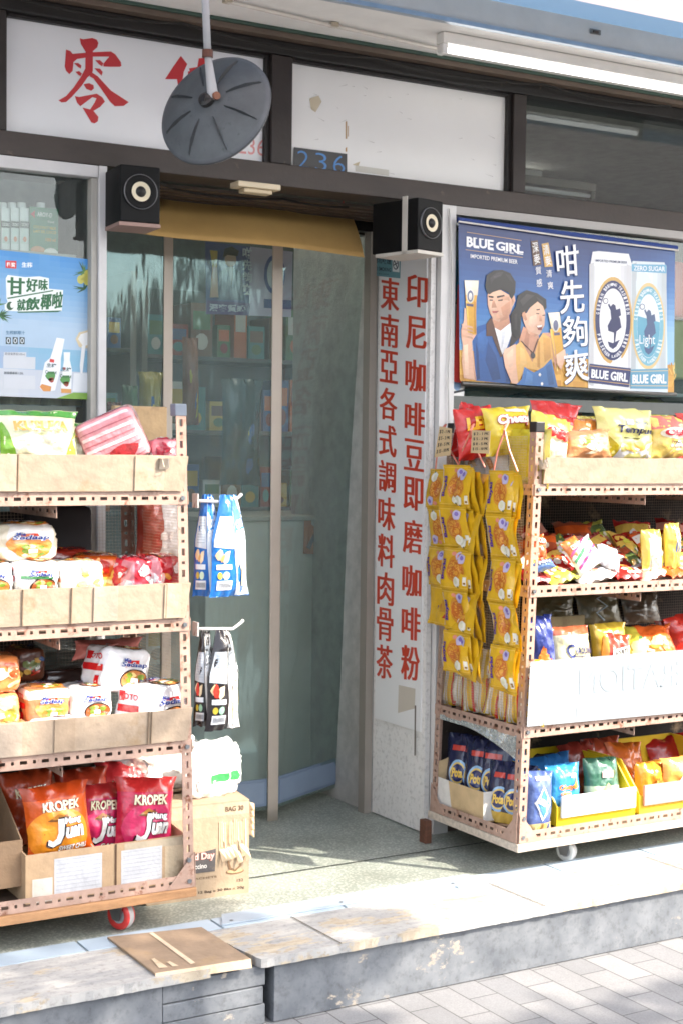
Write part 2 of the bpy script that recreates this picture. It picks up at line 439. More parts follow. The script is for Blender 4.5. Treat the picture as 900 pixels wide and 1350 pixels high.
# ------------------------------------------------------------------ ground
YF = 4.30                                            # the plane of the shop front
W_ = lin((214, 218, 224))
mb = MB(); mb.quad((-60, -60, -.30), (80, -60, -.30), (80, 90, -.30), (-60, 90, -.30), (.05,)*3)
mb.build('ground', 'asphalt', kind='structure')
mb = MB(); mb.box((-20, -1.6, -.42), (30, 3.62, -.18), (.3,)*3); mb.build('pavement', 'pavers', kind='structure')
mb = MB(); mb.box((-20, -1.78, -.42), (30, -1.604, -.17), lin((150, 148, 144))); mb.build('kerb', 'rough', kind='structure')
mb = MB(); mb.box((-2, 3.66, -.20), (9, 9, 0), (.3,)*3); mb.build('floor', 'terrazzo', kind='structure')
mb = MB()
mb.add([(2.0, 4.105, .003), (6.0, 4.105, .003), (6, 4.112, .003), (2.0, 4.112, .003)], [(0, 1, 2, 3)], lin((60, 64, 60)))
mb.build('floor_joint', 'rough', kind='structure')
# pale blue painted edging of the floor, a joint every 40 cm, and a bare metal plate
mb = MB()
x = -1.0
while x < 6:
    mb.box((x, 3.70, 0.0), (x+.392, 3.79, .006), lin((166, 180, 192))); x += .4
mb.build('floor_edging', 'whitepaint', kind='structure')

# ------------------------------------------------------------------ the step boxes
def step_box(name, x0, x1, label, planks):
    r = empty(name, ((x0+x1)/2, 3.56, -.18), label, 'step'); M = r.location
    mb = MB(); zt = -.022; b = -.178
    if planks:
        for k, (a, c) in enumerate(((b, -.125), (-.122, -.072), (-.069, zt))):
            mb.box(Vector((x0, 3.44+.002*k, a))-M, Vector((x1-.004*k, 3.66, c))-M, (.3,)*3)
    else: mb.box(Vector((x0, 3.44, b))-M, Vector((x1, 3.66, zt))-M, (.3,)*3)
    mb.build('front_board', 'step_face', r, bevel=.002)
    return r
def cover(r, pts, th, mat='step_top', name='cover_board', seed=0):
    M = r.location; mb = MB(); rnd = random.Random(seed); P = []
    for i in range(len(pts)):                       # ragged edges
        a, b = Vector(pts[i]), Vector(pts[(i+1) % len(pts)]); n = max(2, int((b-a).length/.02))
        for k in range(n):
            q = a.lerp(b, k/n); P.append((q.x+rnd.uniform(-.002, .002), q.y+rnd.uniform(-.002, .003)))
    t = [tuple(x) for x in tessellate_polygon([[Vector((*p, 0)) for p in P]])]
    n = len(P); top = [Vector((*p, .004))-M for p in P]; bot = [Vector((*p, .004-th))-M for p in P]
    mb.add(top+bot, [tuple(x) for x in t]+[tuple(n+k for k in x[::-1]) for x in t]+[(i, n+i, n+(i+1) % n, (i+1) % n) for i in range(n)], (.3,)*3)
    return mb.build(name, mat, r)
sl = step_box('timber_step', -1.5, 1.50, 'peeling blue-grey timber step box left of the flat cardboard', False)
cover(sl, [(-1.5, 3.425), (1.63, 3.425), (1.50, 3.70), (-1.5, 3.70)], .024, seed=1)
M = sl.location; mb = MB(); mb.box(Vector((1.502, 3.443, -.178))-M, Vector((1.797, 3.66, -.124))-M, (.3,)*3); mb.box(Vector((1.502, 3.441, -.121))-M, Vector((1.79, 3.66, -.076))-M, (.3,)*3)
mb.box(Vector((1.502, 3.444, -.073))-M, Vector((1.797, 3.66, -.022))-M, (.3,)*3)
mb.build('planks', 'step_face', sl, bevel=.002)
sr = step_box('timber_step', 1.822, 7.0, 'long grey timber step box right of the dark gap', False)
cover(sr, [(1.775, 3.425), (7, 3.425), (7, 3.70), (1.735, 3.70)], .024, seed=2)
# joints in the right cover: two thin dark seams
mb = MB()
for sx in (2.02, 2.72, 3.36):
    mb.quad((sx, 3.43, .0065), (sx+.004, 3.43, .0065), (sx-.006, 3.70, .0065), (sx-.010, 3.70, .0065), lin((92, 84, 74)))
mb.v = [tuple(Vector(v)-sr.location) for v in mb.v]
mb.build('seam', 'rough', sr)
# cardboard sheet and metal plate lying on the step
mb = MB(); C1 = lin((150, 128, 106)); C2 = lin((214, 190, 160))
q = [Vector((1.508, 3.80, .012)), Vector((1.765, 3.79, .012)), Vector((1.772, 3.415, .011)), Vector((1.625, 3.41, .011))]
q = [at(142, 1235, z=.012), at(266, 1222, z=.012), at(331, 1264, z=.012), at(205, 1283, z=.012)]
vs = q+[v-Vector((0, 0, .006)) for v in q]
mb.add(vs, [(3, 2, 1, 0), (0, 1, 5, 4), (1, 2, 6, 5), (2, 3, 7, 6), (3, 0, 4, 7)], C1)
cv = Canvas(mb, lambda u, v, l: at(u, v, z=.0128+l))
cv.poly([(197, 1230), (202, 1229), (258, 1269), (252, 1271)], (216, 192, 164)); cv.poly([(200, 1264), (204, 1263), (222, 1275), (210, 1276)], (214, 190, 160)); cv.poly([(220, 1268), (224, 1267), (236, 1273), (228, 1274)], (214, 190, 160))
cf = [at(205, 1283, z=.012), at(331, 1264, z=.012)]; mb.add([cf[0], cf[1], cf[1]+Vector((0, -.006, -.022)), cf[0]+Vector((0, -.006, -.022))], [(0, 1, 2, 3)], C2)
mb.build('cardboard_sheet', 'board', label='brown cardboard sheet lying on the timber step below the caster', cat='cardboard')
mb = MB(); q = [at(440, 1219-2, z=.010) for _ in (0,)]
q = [Vector((1.80, 3.715, .0105)), Vector((2.70, 3.715, .0105)), Vector((2.70, 3.80, .0105)), Vector((1.84, 3.80, .0105))]
mb.add(q+[v-Vector((0, 0, .003)) for v in q], [(0, 1, 2, 3), (0, 4, 5, 1), (1, 5, 6, 2), (2, 6, 7, 3), (3, 7, 4, 0)], lin((158, 170, 182)))
cv = Canvas(mb, lambda u, v, l: (u, v, .0108+l)); cv.ell(1.84, 3.735, .006, .006, (90, 92, 96)); cv.ell(2.2, 3.735, .006, .006, (90, 92, 96)); cv.ell(2.6, 3.735, .006, .006, (90, 92, 96))
mb.build('metal_plate', 'whitepaint', label='pale grey metal plate along the front edge of the shop floor', cat='plate')

# ------------------------------------------------------------------ the shop: frame, walls, windows
shop = empty('shop_building', (2.3, YF, 0), 'old shop front with brown painted frame, glass windows and clear curtain doorway', 'shop')
def S(mb, name, mat, **k):
    mb.v = [tuple(Vector(v)-shop.location) for v in mb.v]; return mb.build(name, mat, shop, **k)
BR = lin((58, 48, 43)); BR2 = lin((44, 36, 33)); DK = lin((30, 27, 26))
mb = MB()
mb.box((-1, 4.285, 2.205), (6.5, 4.42, 2.277), BR); mb.box((-1, 4.29, 2.628), (6.5, 4.42, 2.672), DK)
for a, b in ((-.2, -.13), (1.285, 1.358), (2.236, 2.312), (3.206, 3.262), (4.55, 4.62)): mb.box((a, 4.295, 2.278), (b, 4.42, 2.627), BR2)
S(mb, 'transom_frame', 'brownpaint', bevel=.003)
mb = MB()
for a, b in ((1.3585, 2.2355), (2.3125, 3.2055)):
    mb.box((a, 4.318, 2.2785), (a+.008, 4.33, 2.6265), DK); mb.box((b-.014, 4.312, 2.2785), (b, 4.33, 2.6265), DK); mb.box((a+.009, 4.314, 2.617), (b-.015, 4.33, 2.6265), DK)
S(mb, 'transom_beading', 'brownpaint')
mb = MB(); mb.box((-1, 4.255, 2.673), (6.5, 4.45, 2.700), lin((112, 96, 84))); mb.box((-1, 4.245, 2.690), (6.5, 4.254, 2.7005), lin((60, 84, 74)))
S(mb, 'beam', 'brownpaint')
mb = MB(); mb.quad((3.262, 4.33, 2.278), (4.55, 4.33, 2.278), (4.55, 4.33, 2.628), (3.262, 4.33, 2.628), W_); S(mb, 'transom_pane', 'glass')
# posts of the doorway and the windows
WP = lin((206, 204, 204)); mb = MB()
mb.box((1.642, 4.28, 0), (1.668, 4.34, 2.204), WP); S(mb, 'window_post', 'whitepaint', bevel=.002)
mb = MB(); mb.box((-1, 4.285, 2.168), (1.641, 4.34, 2.204), WP); mb.box((1.622, 4.292, .5), (1.6415, 4.335, 2.167), lin((176, 172, 164))); S(mb, 'window_frame', 'whitepaint', bevel=.002)
mb = MB(); mb.quad((-1, 4.325, .5), (1.622, 4.325, .5), (1.622, 4.325, 2.168), (-1, 4.325, 2.168), W_); S(mb, 'window_pane', 'glass')
mb = MB(); mb.box((-1, 4.295, 0), (1.6415, 4.34, .499), lin((96, 84, 74))); S(mb, 'wall', 'rough')
mb = MB(); mb.box((2.893, 4.282, 0), (2.955, 4.34, 2.204), lin((216, 214, 212))); S(mb, 'window_post', 'whitepaint', bevel=.002)
mb = MB(); mb.box((2.956, 4.285, 2.175), (6.5, 4.34, 2.204), lin((176, 172, 168))); mb.box((2.956, 4.295, 0), (6.5, 4.34, .50), lin((74, 58, 50))); mb.box((2.956, 4.292, 1.50), (6.5, 4.335, 1.545), lin((96, 100, 96))); S(mb, 'window_frame', 'whitepaint')
mb = MB(); mb.quad((2.956, 4.325, .5), (6.5, 4.325, .5), (6.5, 4.325, 2.175), (2.956, 4.325, 2.175), W_); S(mb, 'window_pane', 'glass')
# door head: slatted shutter housing, rail and dark track
mb = MB()
for k in range(9): mb.box((1.67, 4.43+k*.03, 2.19-.004*(k % 2)), (3.3, 4.455+k*.03, 2.20), lin((82, 68, 58)))
S(mb, 'shutter_housing', 'brownpaint')
mb = MB(); mb.box((1.67, 4.71, 2.165), (2.85, 4.76, 2.225), lin((176, 168, 160))); S(mb, 'door_rail', 'whitepaint', bevel=.003)
mb = MB(); mb.box((1.67, 4.70, 2.143), (2.85, 4.75, 2.164), lin((52, 46, 44))); mb.box((2.70, 4.66, 2.15), (2.86, 4.699, 2.19), lin((38, 36, 36))); S(mb, 'door_track', 'metal')
mb = MB(); mb.box((1.64, 4.345, 0), (1.667, 4.9, 2.2), lin((120, 112, 104))); S(mb, 'door_reveal', 'rough'); mb = MB(); mb.box((2.866, 4.66, 0), (2.90, 5.3, 2.2), lin((190, 186, 180))); S(mb, 'door_reveal', 'rough')
mb = MB(); mb.box((2.835, 4.655, 0), (2.865, 4.70, 2.15), lin((150, 142, 132))); S(mb, 'door_jamb', 'whitepaint')
# inside shell
mb = MB(); IN = lin((112, 122, 122))
mb.quad((-1, 8, 0), (6.5, 8, 0), (6.5, 8, 2.9), (-1, 8, 2.9), IN); mb.quad((-1, 4.43, 0), (-1, 8, 0), (-1, 8, 2.9), (-1, 4.43, 2.9), IN); mb.quad((6.5, 4.43, 0), (6.5, 8, 0), (6.5, 8, 2.9), (6.5, 4.43, 2.9), IN)
S(mb, 'inside_wall', 'rough')
mb = MB(); mb.quad((-1, 4.43, 2.85), (6.5, 4.43, 2.85), (6.5, 8, 2.85), (-1, 8, 2.85), lin((150, 150, 146))); S(mb, 'inside_ceiling', 'rough')
mb = MB(); mb.box((-1.2, 4.27, 2.81), (6.7, 8.2, 6.5), lin((170, 164, 156))); S(mb, 'upper_wall', 'rough')
# canopy slab over the pavement
mb = MB(); mb.box((-1, 3.93, 2.702), (6.5, 4.27, 2.79), lin((240, 238, 234))); S(mb, 'canopy', 'whitepaint')
mb = MB(); mb.box((-1, 3.915, 2.715), (6.5, 3.9285, 2.80), lin((206, 201, 194)));  S(mb, 'canopy_face', 'whitepaint')
mb = MB(); mb.box((-1, 3.905, 2.700), (6.5, 3.9275, 2.7135), lin((176, 186, 196))); S(mb, 'drip_edge', 'metal')
mb = MB(); mb.box((3.23, 3.911, 2.752), (3.275, 3.9148, 2.768), lin((120, 118, 114))); mb.box((3.24, 3.906, 2.755), (3.262, 3.9108, 2.762), lin((70, 60, 52))); S(mb, 'latch', 'steel')

# ------------------------------------------------------------------ awning above the canopy
r = empty('awning', (2.5, 3.9, 2.81), 'blue and white striped awning stretched out above the pale canopy', 'awning')
mb = MB(); BL = lin((158, 180, 200)); WH = lin((226, 220, 222)); n = 24
def aw(t): return (3.914-1.03*t, 2.797-.205*t)
for i in range(n):
    a, b = aw(i/n), aw((i+1)/n)
    mb.quad((.2, a[0], a[1]), (7, a[0], a[1]), (7, b[0], b[1]), (.2, b[0], b[1]), BL if i < 7 else WH)
mb.v = [tuple(Vector(v)-r.location) for v in mb.v]; mb.build('canvas', 'canvas', r, solid=.003)
mb = MB(); y, z = aw(1.0); mb.tube([(.2, y-.012, z), (7, y-.012, z)], .014, lin((170, 170, 170)))
for x in (.6, 6.6): mb.tube([(x, 3.915, 2.76), (x, y, z-.012)], .01, lin((170, 170, 170)))
mb.v = [tuple(Vector(v)-r.location) for v in mb.v]; mb.build('awning_frame', 'metal', r)

# ------------------------------------------------------------------ lamps under the canopy and inside
def batten(name, x0, x1, y, z, label, lit, body, group=None, rz=0, r_=.009, mat=None):
    o = empty(name, (x0, y, z), label, 'lamp', group, (0, 0, rz)); L_ = x1-x0
    mb = MB(); mb.box((0, -.022, .0), (L_, .022, .035), lin(body)); mb.build('lamp_housing', 'whitepaint', o, bevel=.003)
    for a in (0, L_-.02):
        mb = MB(); mb.box((a, -.018, -.034), (a+.02, .018, -.0005), lin(body)); mb.build('end_cap', 'plastic', o, bevel=.003)
    mb = MB(); mb.tube([(.021, 0, -.017), (L_-.021, 0, -.017)], r_, lin((225, 225, 225)), 12); mb.build('tube', mat or 'tube_lit' if mat or lit == 2 else 'tube_dim' if lit else 'plastic', o, smooth=True)
    return o
batten('tube_lamp', 2.70, 4.10, 4.02, 2.665, 'long lit fluorescent lamp fixed under the white canopy', 2, (232, 230, 224))
batten('tube_lamp', 3.44, 4.16, 5.0, 2.47, 'grey unlit tube lamp inside the dark transom window', 0, (120, 116, 104))
batten('tube_lamp', 3.28, 3.62, 4.9, 2.625, 'short lit tube lamp at the left edge of the dark transom', 1, (150, 150, 146))
for x, y in ((1.4, 5.7), (3.6, 6.2)): batten('tube_lamp', x, x+1.2, y, 2.78, 'added unseen tube lamp lighting the deep inside of the shop', 1, (200, 200, 196), 'added tubes lighting the shop interior')  # unseen tubes added to light the interior
batten('tube_lamp', 2.05, 3.05, 4.98, 2.80, 'added unseen tube lamp brightening the inside of the doorway above the curtain', 1, (200, 200, 196), mat='tube_fill')  # added out of sight above the door head to brighten counter and curtain
mb = MB(); mb.tube([at(300, 2, z=2.69), at(420, 30, z=2.69), at(575, 64, z=2.69)], .006, lin((214, 208, 200)), 6)
for p in ((300, 2), (440, 34)): v = at(*p, z=2.69); mb.box(v-Vector((.012, .012, .004)), v+Vector((.012, .012, .0095)), lin((180, 170, 150)))
mb.build('conduit', 'whitepaint', label='thin pale cable conduit running under the canopy to the lamp', cat='conduit')

# ------------------------------------------------------------------ signboards in the transom
def flat(Y=None, X=None, s=-1):
    """survey pixels laid on a flat upright board at its own depth"""
    if Y is not None: return lambda u, v, l: at(u, v, Y=Y)+Vector((0, s*l, 0))
    return lambda u, v, l: at(u, v, X=X)+Vector((s*l, 0, 0))
RED = (196, 36, 44)
mb = MB(); mb.box((1.3665, 4.331, 2.279), (2.2215, 4.345, 2.6165), lin((234, 235, 238)))
cv = Canvas(mb, flat(4.3305), step=.0004); K = crop(60, 40, 6.923)
for p in ([(315,72),(345,82),(430,70),(470,85),(485,115),(475,155),(435,190),(435,370),(420,400),(385,430),(330,510),(240,610),(190,655),(150,658),(120,640),(190,600),(260,520),(325,425),(365,350),(368,195),(325,125)],
          [(190,175),(230,190),(250,215),(370,205),(370,250),(290,262),(258,290),(250,370),(220,400),(190,370),(178,330),(185,240)],
          [(434,200),(600,193),(640,220),(690,290),(695,325),(680,333),(590,333),(530,330),(530,305),(585,240),(434,240)],
          [(262,300),(300,298),(330,320),(325,350),(300,335)], [(275,378),(310,372),(335,395),(322,420),(300,405)], [(455,272),(500,272),(530,300),(520,330),(490,310)],
          [(448,345),(500,350),(525,380),(515,415),(480,380)], [(420,380),(480,420),(600,550),(700,615),(762,655),(715,690),(635,692),(590,650),(500,520),(440,440),(405,420)],
          [(350,492),(400,482),(440,500),(445,530),(420,552),(375,535)],
          [(270,600),(310,608),(470,578),(520,610),(545,650),(500,700),(440,735),(485,790),(480,830),(450,850),(420,840),(340,705),(410,722),(450,660),(468,620),(430,610),(320,693),(290,660)]):
    cv.poly(K(p), RED, 1+len(p)*.01)
K = crop(200, 60, 5.294)
for i, p in enumerate(([(95,235),(150,150),(205,72),(250,130),(225,185),(215,260),(200,420),(170,400),(185,280),(178,235)], [(262,160),(320,150),(330,90),(380,85),(395,140),(520,150),(520,180),(270,192)],
          [(255,180),(290,180),(285,420),(250,420)], [(270,230),(500,220),(500,245),(270,255)], [(270,290),(500,280),(500,305),(270,315)], [(260,370),(560,350),(560,380),(260,400)], [(370,150),(400,150),(400,380),(370,380)],
          [(230,450),(540,440),(520,640),(490,640),(500,480),(260,490),(275,640),(240,640)], [(260,600),(505,590),(505,620),(260,630)])): cv.poly(K(p), RED, 1+i*.06)
cv.quadtext('236', (314, 180), (350, 184), (350, 206), (314, 202), (222, 150, 148), 1, 0)
mb.build('signboard', 'sign', label='white signboard with large red brush characters behind the grey disc', cat='sign')
mb = MB(); mb.box((2.3205, 4.331, 2.279), (3.1905, 4.345, 2.6165), lin((236, 236, 234)))
cv = Canvas(mb, flat(4.3305), step=.0004)
for p, c in (([(408,130),(420,126),(424,134),(416,148),(410,144)], (204,192,166)), ([(455,160),(457,160),(457,183),(455,183)], (180,150,110)), ([(458,166),(459,166),(459,180),(458,180)], (190,160,120)), ([(464,217),(474,213),(472,219)], (196,182,150)), ([(468,218),(512,224),(512,232),(468,226)], (202,200,190)), ([(455,195),(457,194),(457,200),(455,200)], (190,150,100))): cv.poly(p, c)
rnd = random.Random(4)
for i in range(26):
    x, y = rnd.uniform(400, 665), rnd.uniform(100, 235); a = rnd.uniform(-.5, .6); l = rnd.uniform(3, 12); cv.poly([(x, y), (x+l, y+l*a), (x+l, y+l*a+.7)], (178, 178, 174))
mb.build('signboard', 'sign', label='blank white signboard with scratches and tape marks between brown mullions', cat='sign')
mb = MB(); cv = Canvas(mb, flat(4.326), step=.0005); cv.poly([(388, 194), (457, 203), (457, 230), (387, 222)], (58, 60, 62), 0)
for i, c in enumerate('236'): x = 392+i*23.5; cv.quadtext(c, (x, 198+i*3), (x+15, 200+i*3), (x+15, 223+i*3), (x, 221+i*3), (70, 132, 196), 1, -.012)
mb.build('number_plate', 'plastic', label='dark number plate reading 236 in thin blue figures', cat='number plate', solid=.002)

# ------------------------------------------------------------------ lettered side board of the doorway
pil = empty('pillar_sign', (2.87, 4.47, 0), 'tall white board with two columns of red characters beside the door', 'sign')
def PB(mb): mb.v = [tuple(Vector(v)-pil.location) for v in mb.v]; return mb
mb = MB(); mb.box((2.868, 4.305, .005), (2.888, 4.652, 2.2), lin((214, 212, 210))); PB(mb).build('board', 'pillar_wood', pil)
mb = MB(); mb.box((2.862, 4.325, .36), (2.8675, 4.632, 2.075), lin((236, 235, 234)))
cv = Canvas(mb, flat(X=2.8617), step=.0003); RD = (206, 66, 38)
sh = [(d, 0) for d in (-.035, 0, .035)]
right = zip('印尼咖啡豆即磨咖啡粉', ((362,404),(417,460),(474,516),(530,573),(579,620),(629,672),(685,729),(745,786),(800,843),(851,896)))
left = zip('東南亞各式調味料肉骨茶', ((366,408),(414,457),(462,504),(511,553),(560,601),(607,648),(655,698),(704,747),(754,797),(801,844),(850,894)))
for chars, xa, xb, w0 in ((right, 549.5, 540, 26), (left, 514, 506, 23)):
    for ch, (a, b) in chars:
        t = (a-362)/530; x = xa+(xb-xa)*t; w = w0/2-t*1.5
        cv.quadtext(ch, (x-w, a-1.5), (x+w, a+2.5), (x+w-.6, b+2.5), (x-w-.6, b-1), RD, 1, .004, sh)
cv.poly([(525, 903), (547, 908), (546, 934), (524, 940)], (206, 196, 182), .5)
cv.poly([(546, 930), (548, 930), (547, 996), (545.5, 996)], (120, 108, 98), .6)
PB(mb).build('panel', 'sign', pil)
mb = MB(); cv = Canvas(mb, flat(X=2.8612), step=.0004); cv.poly([(490, 331), (528, 335), (527, 367), (489, 363)], (104, 152, 162), 0)
cv.quadtext('請勿吸煙', (492, 336), (515, 338.5), (515, 349), (492, 346.5), (40, 50, 60), 1, .02); cv.quadtext('NO SMOKING', (492, 351), (515, 353.5), (515, 358.5), (492, 356), (40, 50, 60), 1, .02)
cv.quadtext('HK$5,000', (492, 359), (512, 361), (512, 363), (492, 361), (60, 74, 84), 1, .0)
cv.poly([(517, 338), (526, 339), (526, 359), (517, 358)], (228, 232, 232), 1); cv.ell(521.5, 348.5, 3.8, 7, (60, 70, 80), 2); cv.ell(521.5, 348.5, 2.8, 5.6, (228, 232, 232), 3); cv.poly([(519, 343), (520, 342.5), (524.3, 353.6), (523.4, 354.4)], (60, 70, 80), 4); cv.poly([(518.8, 349), (524, 346), (524.2, 347.4), (519, 350.4)], (60, 70, 80), 5)
PB(mb).build('no_smoking_sticker', 'print', pil)

# ------------------------------------------------------------------ doorway: clear curtain, kraft valance
cu = empty('door_curtain', (2.3, 4.72, 0), 'clear plastic strip curtain hanging in the shop doorway', 'curtain')
def CB(mb): mb.v = [tuple(Vector(v)-cu.location) for v in mb.v]; return mb
def sheet(name, x0, y0, x1, y1, z0, z1, mat, wob, col, amp=.012, thick=0):
    mb = MB(); nx, nz = 16, 26; vs = []
    for j in range(nz+1):
        for i in range(nx+1):
            u, t = i/nx, j/nz; z = z0+(z1-z0)*t; k = (1-t)
            x = x0+(x1-x0)*u; y = 4.725+(y0+(y1-y0)*u-4.725)*(k**.7)
            y += amp*(noise.noise((x*5+wob, z*1.1, wob))+.5*noise.noise((x*13, z*2.5, wob)))*(.25+k)*min(1, 6*u*(1-u)+.15)
            vs.append((x, y, z))
    mb.add(vs, [(j*(nx+1)+i, j*(nx+1)+i+1, (j+1)*(nx+1)+i+1, (j+1)*(nx+1)+i) for j in range(nz) for i in range(nx)], lin(col))
    return CB(mb).build(name, mat, cu, smooth=True, solid=thick)
sheet('curtain_sheet', 1.70, 4.73, 2.055, 4.73, .04, 2.15, 'pvc', 1, (255,)*3)
sheet('curtain_sheet', 2.075, 4.73, 2.475, 4.735, .04, 2.15, 'pvc', 2, (255,)*3)
sheet('curtain_sheet', 2.505, 4.74, 2.99, 4.99, .04, 2.15, 'pvc', 3, (255,)*3)
for x0, x1, z0, w in ((2.048, 2.082, .02, 5), (2.468, 2.510, .0, 6)):
    sheet('magnetic_strip', x0, 4.722, x1, 4.722, z0, 2.14, 'plastic', w, (188, 176, 162), amp=.006, thick=.004)
sheet('magnetic_strip', 2.93, 4.945, 2.955, 4.96, .03, 2.14, 'plastic', 7, (188, 176, 162), amp=.01, thick=.004)
def bar(x0, y0, x1, y1):
    mb = MB(); d = Vector((x1-x0, y1-y0, 0)).normalized(); n = Vector((d.y, -d.x, 0)); A = Vector((x0, y0, .055)); B = Vector((x1, y1, .055)); up = Vector((0, 0, .10))
    for off, ins, c in ((.004, 0, (122, 138, 158)), (.007, .012, (134, 150, 170))):
        a, b = A+n*off+d*ins+up*(ins*1.0/.1*.9), B+n*off-d*ins+up*(ins/.1*.9); h = up*(1-ins*2/.1*.9)
        mb.add([a, b, b+h, a+h, a-n*.006, b-n*.006, b+h-n*.006, a+h-n*.006], [(0, 1, 2, 3), (5, 4, 7, 6), (0, 4, 5, 1), (3, 2, 6, 7), (1, 5, 6, 2), (0, 3, 7, 4)], lin(c))
    CB(mb).build('weight_bar', 'plastic', cu)
bar(2.085, 4.728, 2.468, 4.732); bar(2.512, 4.738, 2.97, 4.98); bar(1.71, 4.726, 2.045, 4.728)

mb = MB(); nx, nz = 14, 8; vs = []
TL, TR, BL_, BR_ = at(214, 257, Y=4.66), at(464, 284, Y=4.66), at(160, 304, Y=4.50), at(480, 338, Y=4.50)
for j in range(nz+1):
    for i in range(nx+1):
        u, t = i/nx, j/nz; p = (TL*(1-u)+TR*u)*(1-t)+(BL_*(1-u)+BR_*u)*t
        vs.append(p+Vector((0, -.008*math.sin(math.pi*t)+.006*math.sin(u*9), -.004*math.sin(u*7)*t)))
mb.add(vs, [(j*(nx+1)+i, (j+1)*(nx+1)+i, (j+1)*(nx+1)+i+1, j*(nx+1)+i+1) for j in range(nz) for i in range(nx)], lin((186, 150, 90)))
mb.build('paper_valance', 'paper', smooth=True, solid=.003, label='brown kraft paper valance hanging across the top of the doorway', cat='valance')
mb = MB(); p = at(337, 250, z=2.17); mb.box(p+Vector((-.075, -.03, .0)), p+Vector((.075, .03, .018)), lin((206, 190, 160))); mb.box(p+Vector((-.05, -.02, -.014)), p+Vector((.05, .02, -.0005)), lin((196, 178, 146)))
mb.build('door_sensor', 'plastic', bevel=.003, label='small beige sensor box fixed under the shutter housing above the door', cat='sensor')

# ------------------------------------------------------------------ loudspeakers
def speaker(px, py, Yf, w, h, d, rz, label, bracket=False):
    c = at(px, py, Y=Yf); o = empty('loudspeaker', (c.x, c.y, c.z-h/2), label, 'speaker', 'loudspeakers over the door', (0, 0, rz))
    mb = MB(); mb.box((-w/2, 0, 0), (w/2, d, h), lin((10, 10, 11))); mb.build('cabinet', 'rubber', o, bevel=.004)
    cx, cz = 0, h*.54; R_ = w*.42
    mb = MB(); mb.lathe([(R_, -.002), (R_, .006), (R_*.955, .006), (R_*.955, -.002)], (cx, 0, cz), (0, -1, 0), lin((110, 110, 112)), 40); mb.build('ring', 'metal', o, smooth=True)
    mb = MB(); mb.lathe([(R_*.95, .004), (R_*.90, .006), (R_*.70, .0035), (R_*.52, .0025)], (cx, 0, cz), (0, -1, 0), lin((12, 12, 13)), 40); mb.build('surround', 'rubber', o, smooth=True)
    mb = MB(); mb.lathe([(R_*.56, .007), (R_*.30, .0045)], (cx, 0, cz), (0, -1, 0), lin((226, 214, 186)), 40); mb.build('cone', 'plastic', o, smooth=True)
    mb = MB(); mb.lathe([(R_*.31, .005), (R_*.22, .011), (R_*.1, .014), (0.0001, .0145)], (cx, 0, cz), (0, -1, 0), lin((15, 15, 17)), 30); mb.build('dust_cap', 'plastic', o, smooth=True)
    mb = MB()
    mb.box((-w/2-.004, -.004, -.012), (w/2, d*.9, -.001), lin((150, 120, 110) if not bracket else (200, 194, 184)))
    if bracket:
        mb.box((-w/2-.004, d*.22, -.012), (-w/2-.0005, d*.22+.022, h*1.05), lin((206, 200, 190)))
    mb.build('bracket', 'whitepaint', o)
    return o
speaker(185.5, 256, 4.13, .124, .168, .15, R(-4), 'black loudspeaker over the left end of the kraft paper valance')
speaker(567, 297, 4.11, .122, .170, .21, R(14), 'black loudspeaker on a white bracket above the lettered board', True)

# ------------------------------------------------------------------ convex mirror seen from behind
c = at(284, 145, Y=3.78); vdir = (CAM-c).normalized()
up = UP; rt = RT
nrm = (vdir*math.cos(R(38))+(-rt*.64+up*.77)*math.sin(R(38))).normalized()
o = empty('convex_mirror', c, 'round grey ribbed back of a convex mirror hanging on a steel rod', 'mirror')
a = nrm.orthogonal().normalized(); a = (rt-nrm*rt.dot(nrm)).normalized(); b = nrm.cross(a); RR = .166
G = lin((92, 97, 101))
mb = MB(); mb.lathe([(RR, -.012), (RR+.004, -.006), (RR+.003, .0), (RR-.008, .006), (RR*.8, .020), (RR*.55, .034), (RR*.3, .043), (.02, .047), (.0005, .047)], (0, 0, 0), nrm, [lin((150, 152, 154)), lin((70, 74, 80)), lin((96, 100, 106)), G, G, G, G, G], 64)
mb.build('dish', 'galvanised', o, smooth=True)
mb = MB(); mb.lathe([(.0005, -.05), (RR*.5, -.04), (RR-.001, -.0125)], (0, 0, 0), nrm, lin((200, 204, 208)), 48); mb.build('mirror_face', 'metal', o, smooth=True)
def dome(r_): return .047*(1-(r_/RR)**2)+.002
for k in range(8):
    an = k*math.pi/4+.30; d = a*math.cos(an)+b*math.sin(an); t = nrm.cross(d); mb = MB(); vs = []
    for r_, wd, hh in ((RR*.34, .0015, .002), (RR*.5, .003, .008), (RR*.7, .004, .011), (RR*.90, .0025, .006), (RR*.93, .001, .0)):
        p = d*r_+nrm*(dome(r_)-.003); vs += [p-t*wd, p+nrm*(hh+.003), p+t*wd]
    mb.add(vs, [f for i in range(4) for f in ((i*3, i*3+3, i*3+4, i*3+1), (i*3+1, i*3+4, i*3+5, i*3+2))], lin((62, 66, 71))); mb.build('rib', 'galvanised', o)
hub = nrm*.052
mb = MB(); mb.lathe([(.022, -.006), (.022, .008), (.012, .012), (.0005, .012)], hub, nrm, lin((40, 38, 38)), 18); mb.build('hub', 'plastic', o)
top = at(268, -60, Y=3.74)-c; j = at(281, 128, Y=3.74)-c; mid = at(274, 70, Y=3.74)-c
mb = MB(); mb.tube([top+Vector((0, 0, .02)), mid], .0105, lin((196, 200, 206)), 12)
mb.tube([mid-(top-mid)*.0, mid.lerp(j, .55), j+Vector((0, 0, .004)), j-Vector((0, 0, .008))], [.0095, .013, .016, .012], lin((190, 192, 196)), 12)
mb.build('rod', 'whitepaint', o, smooth=True)
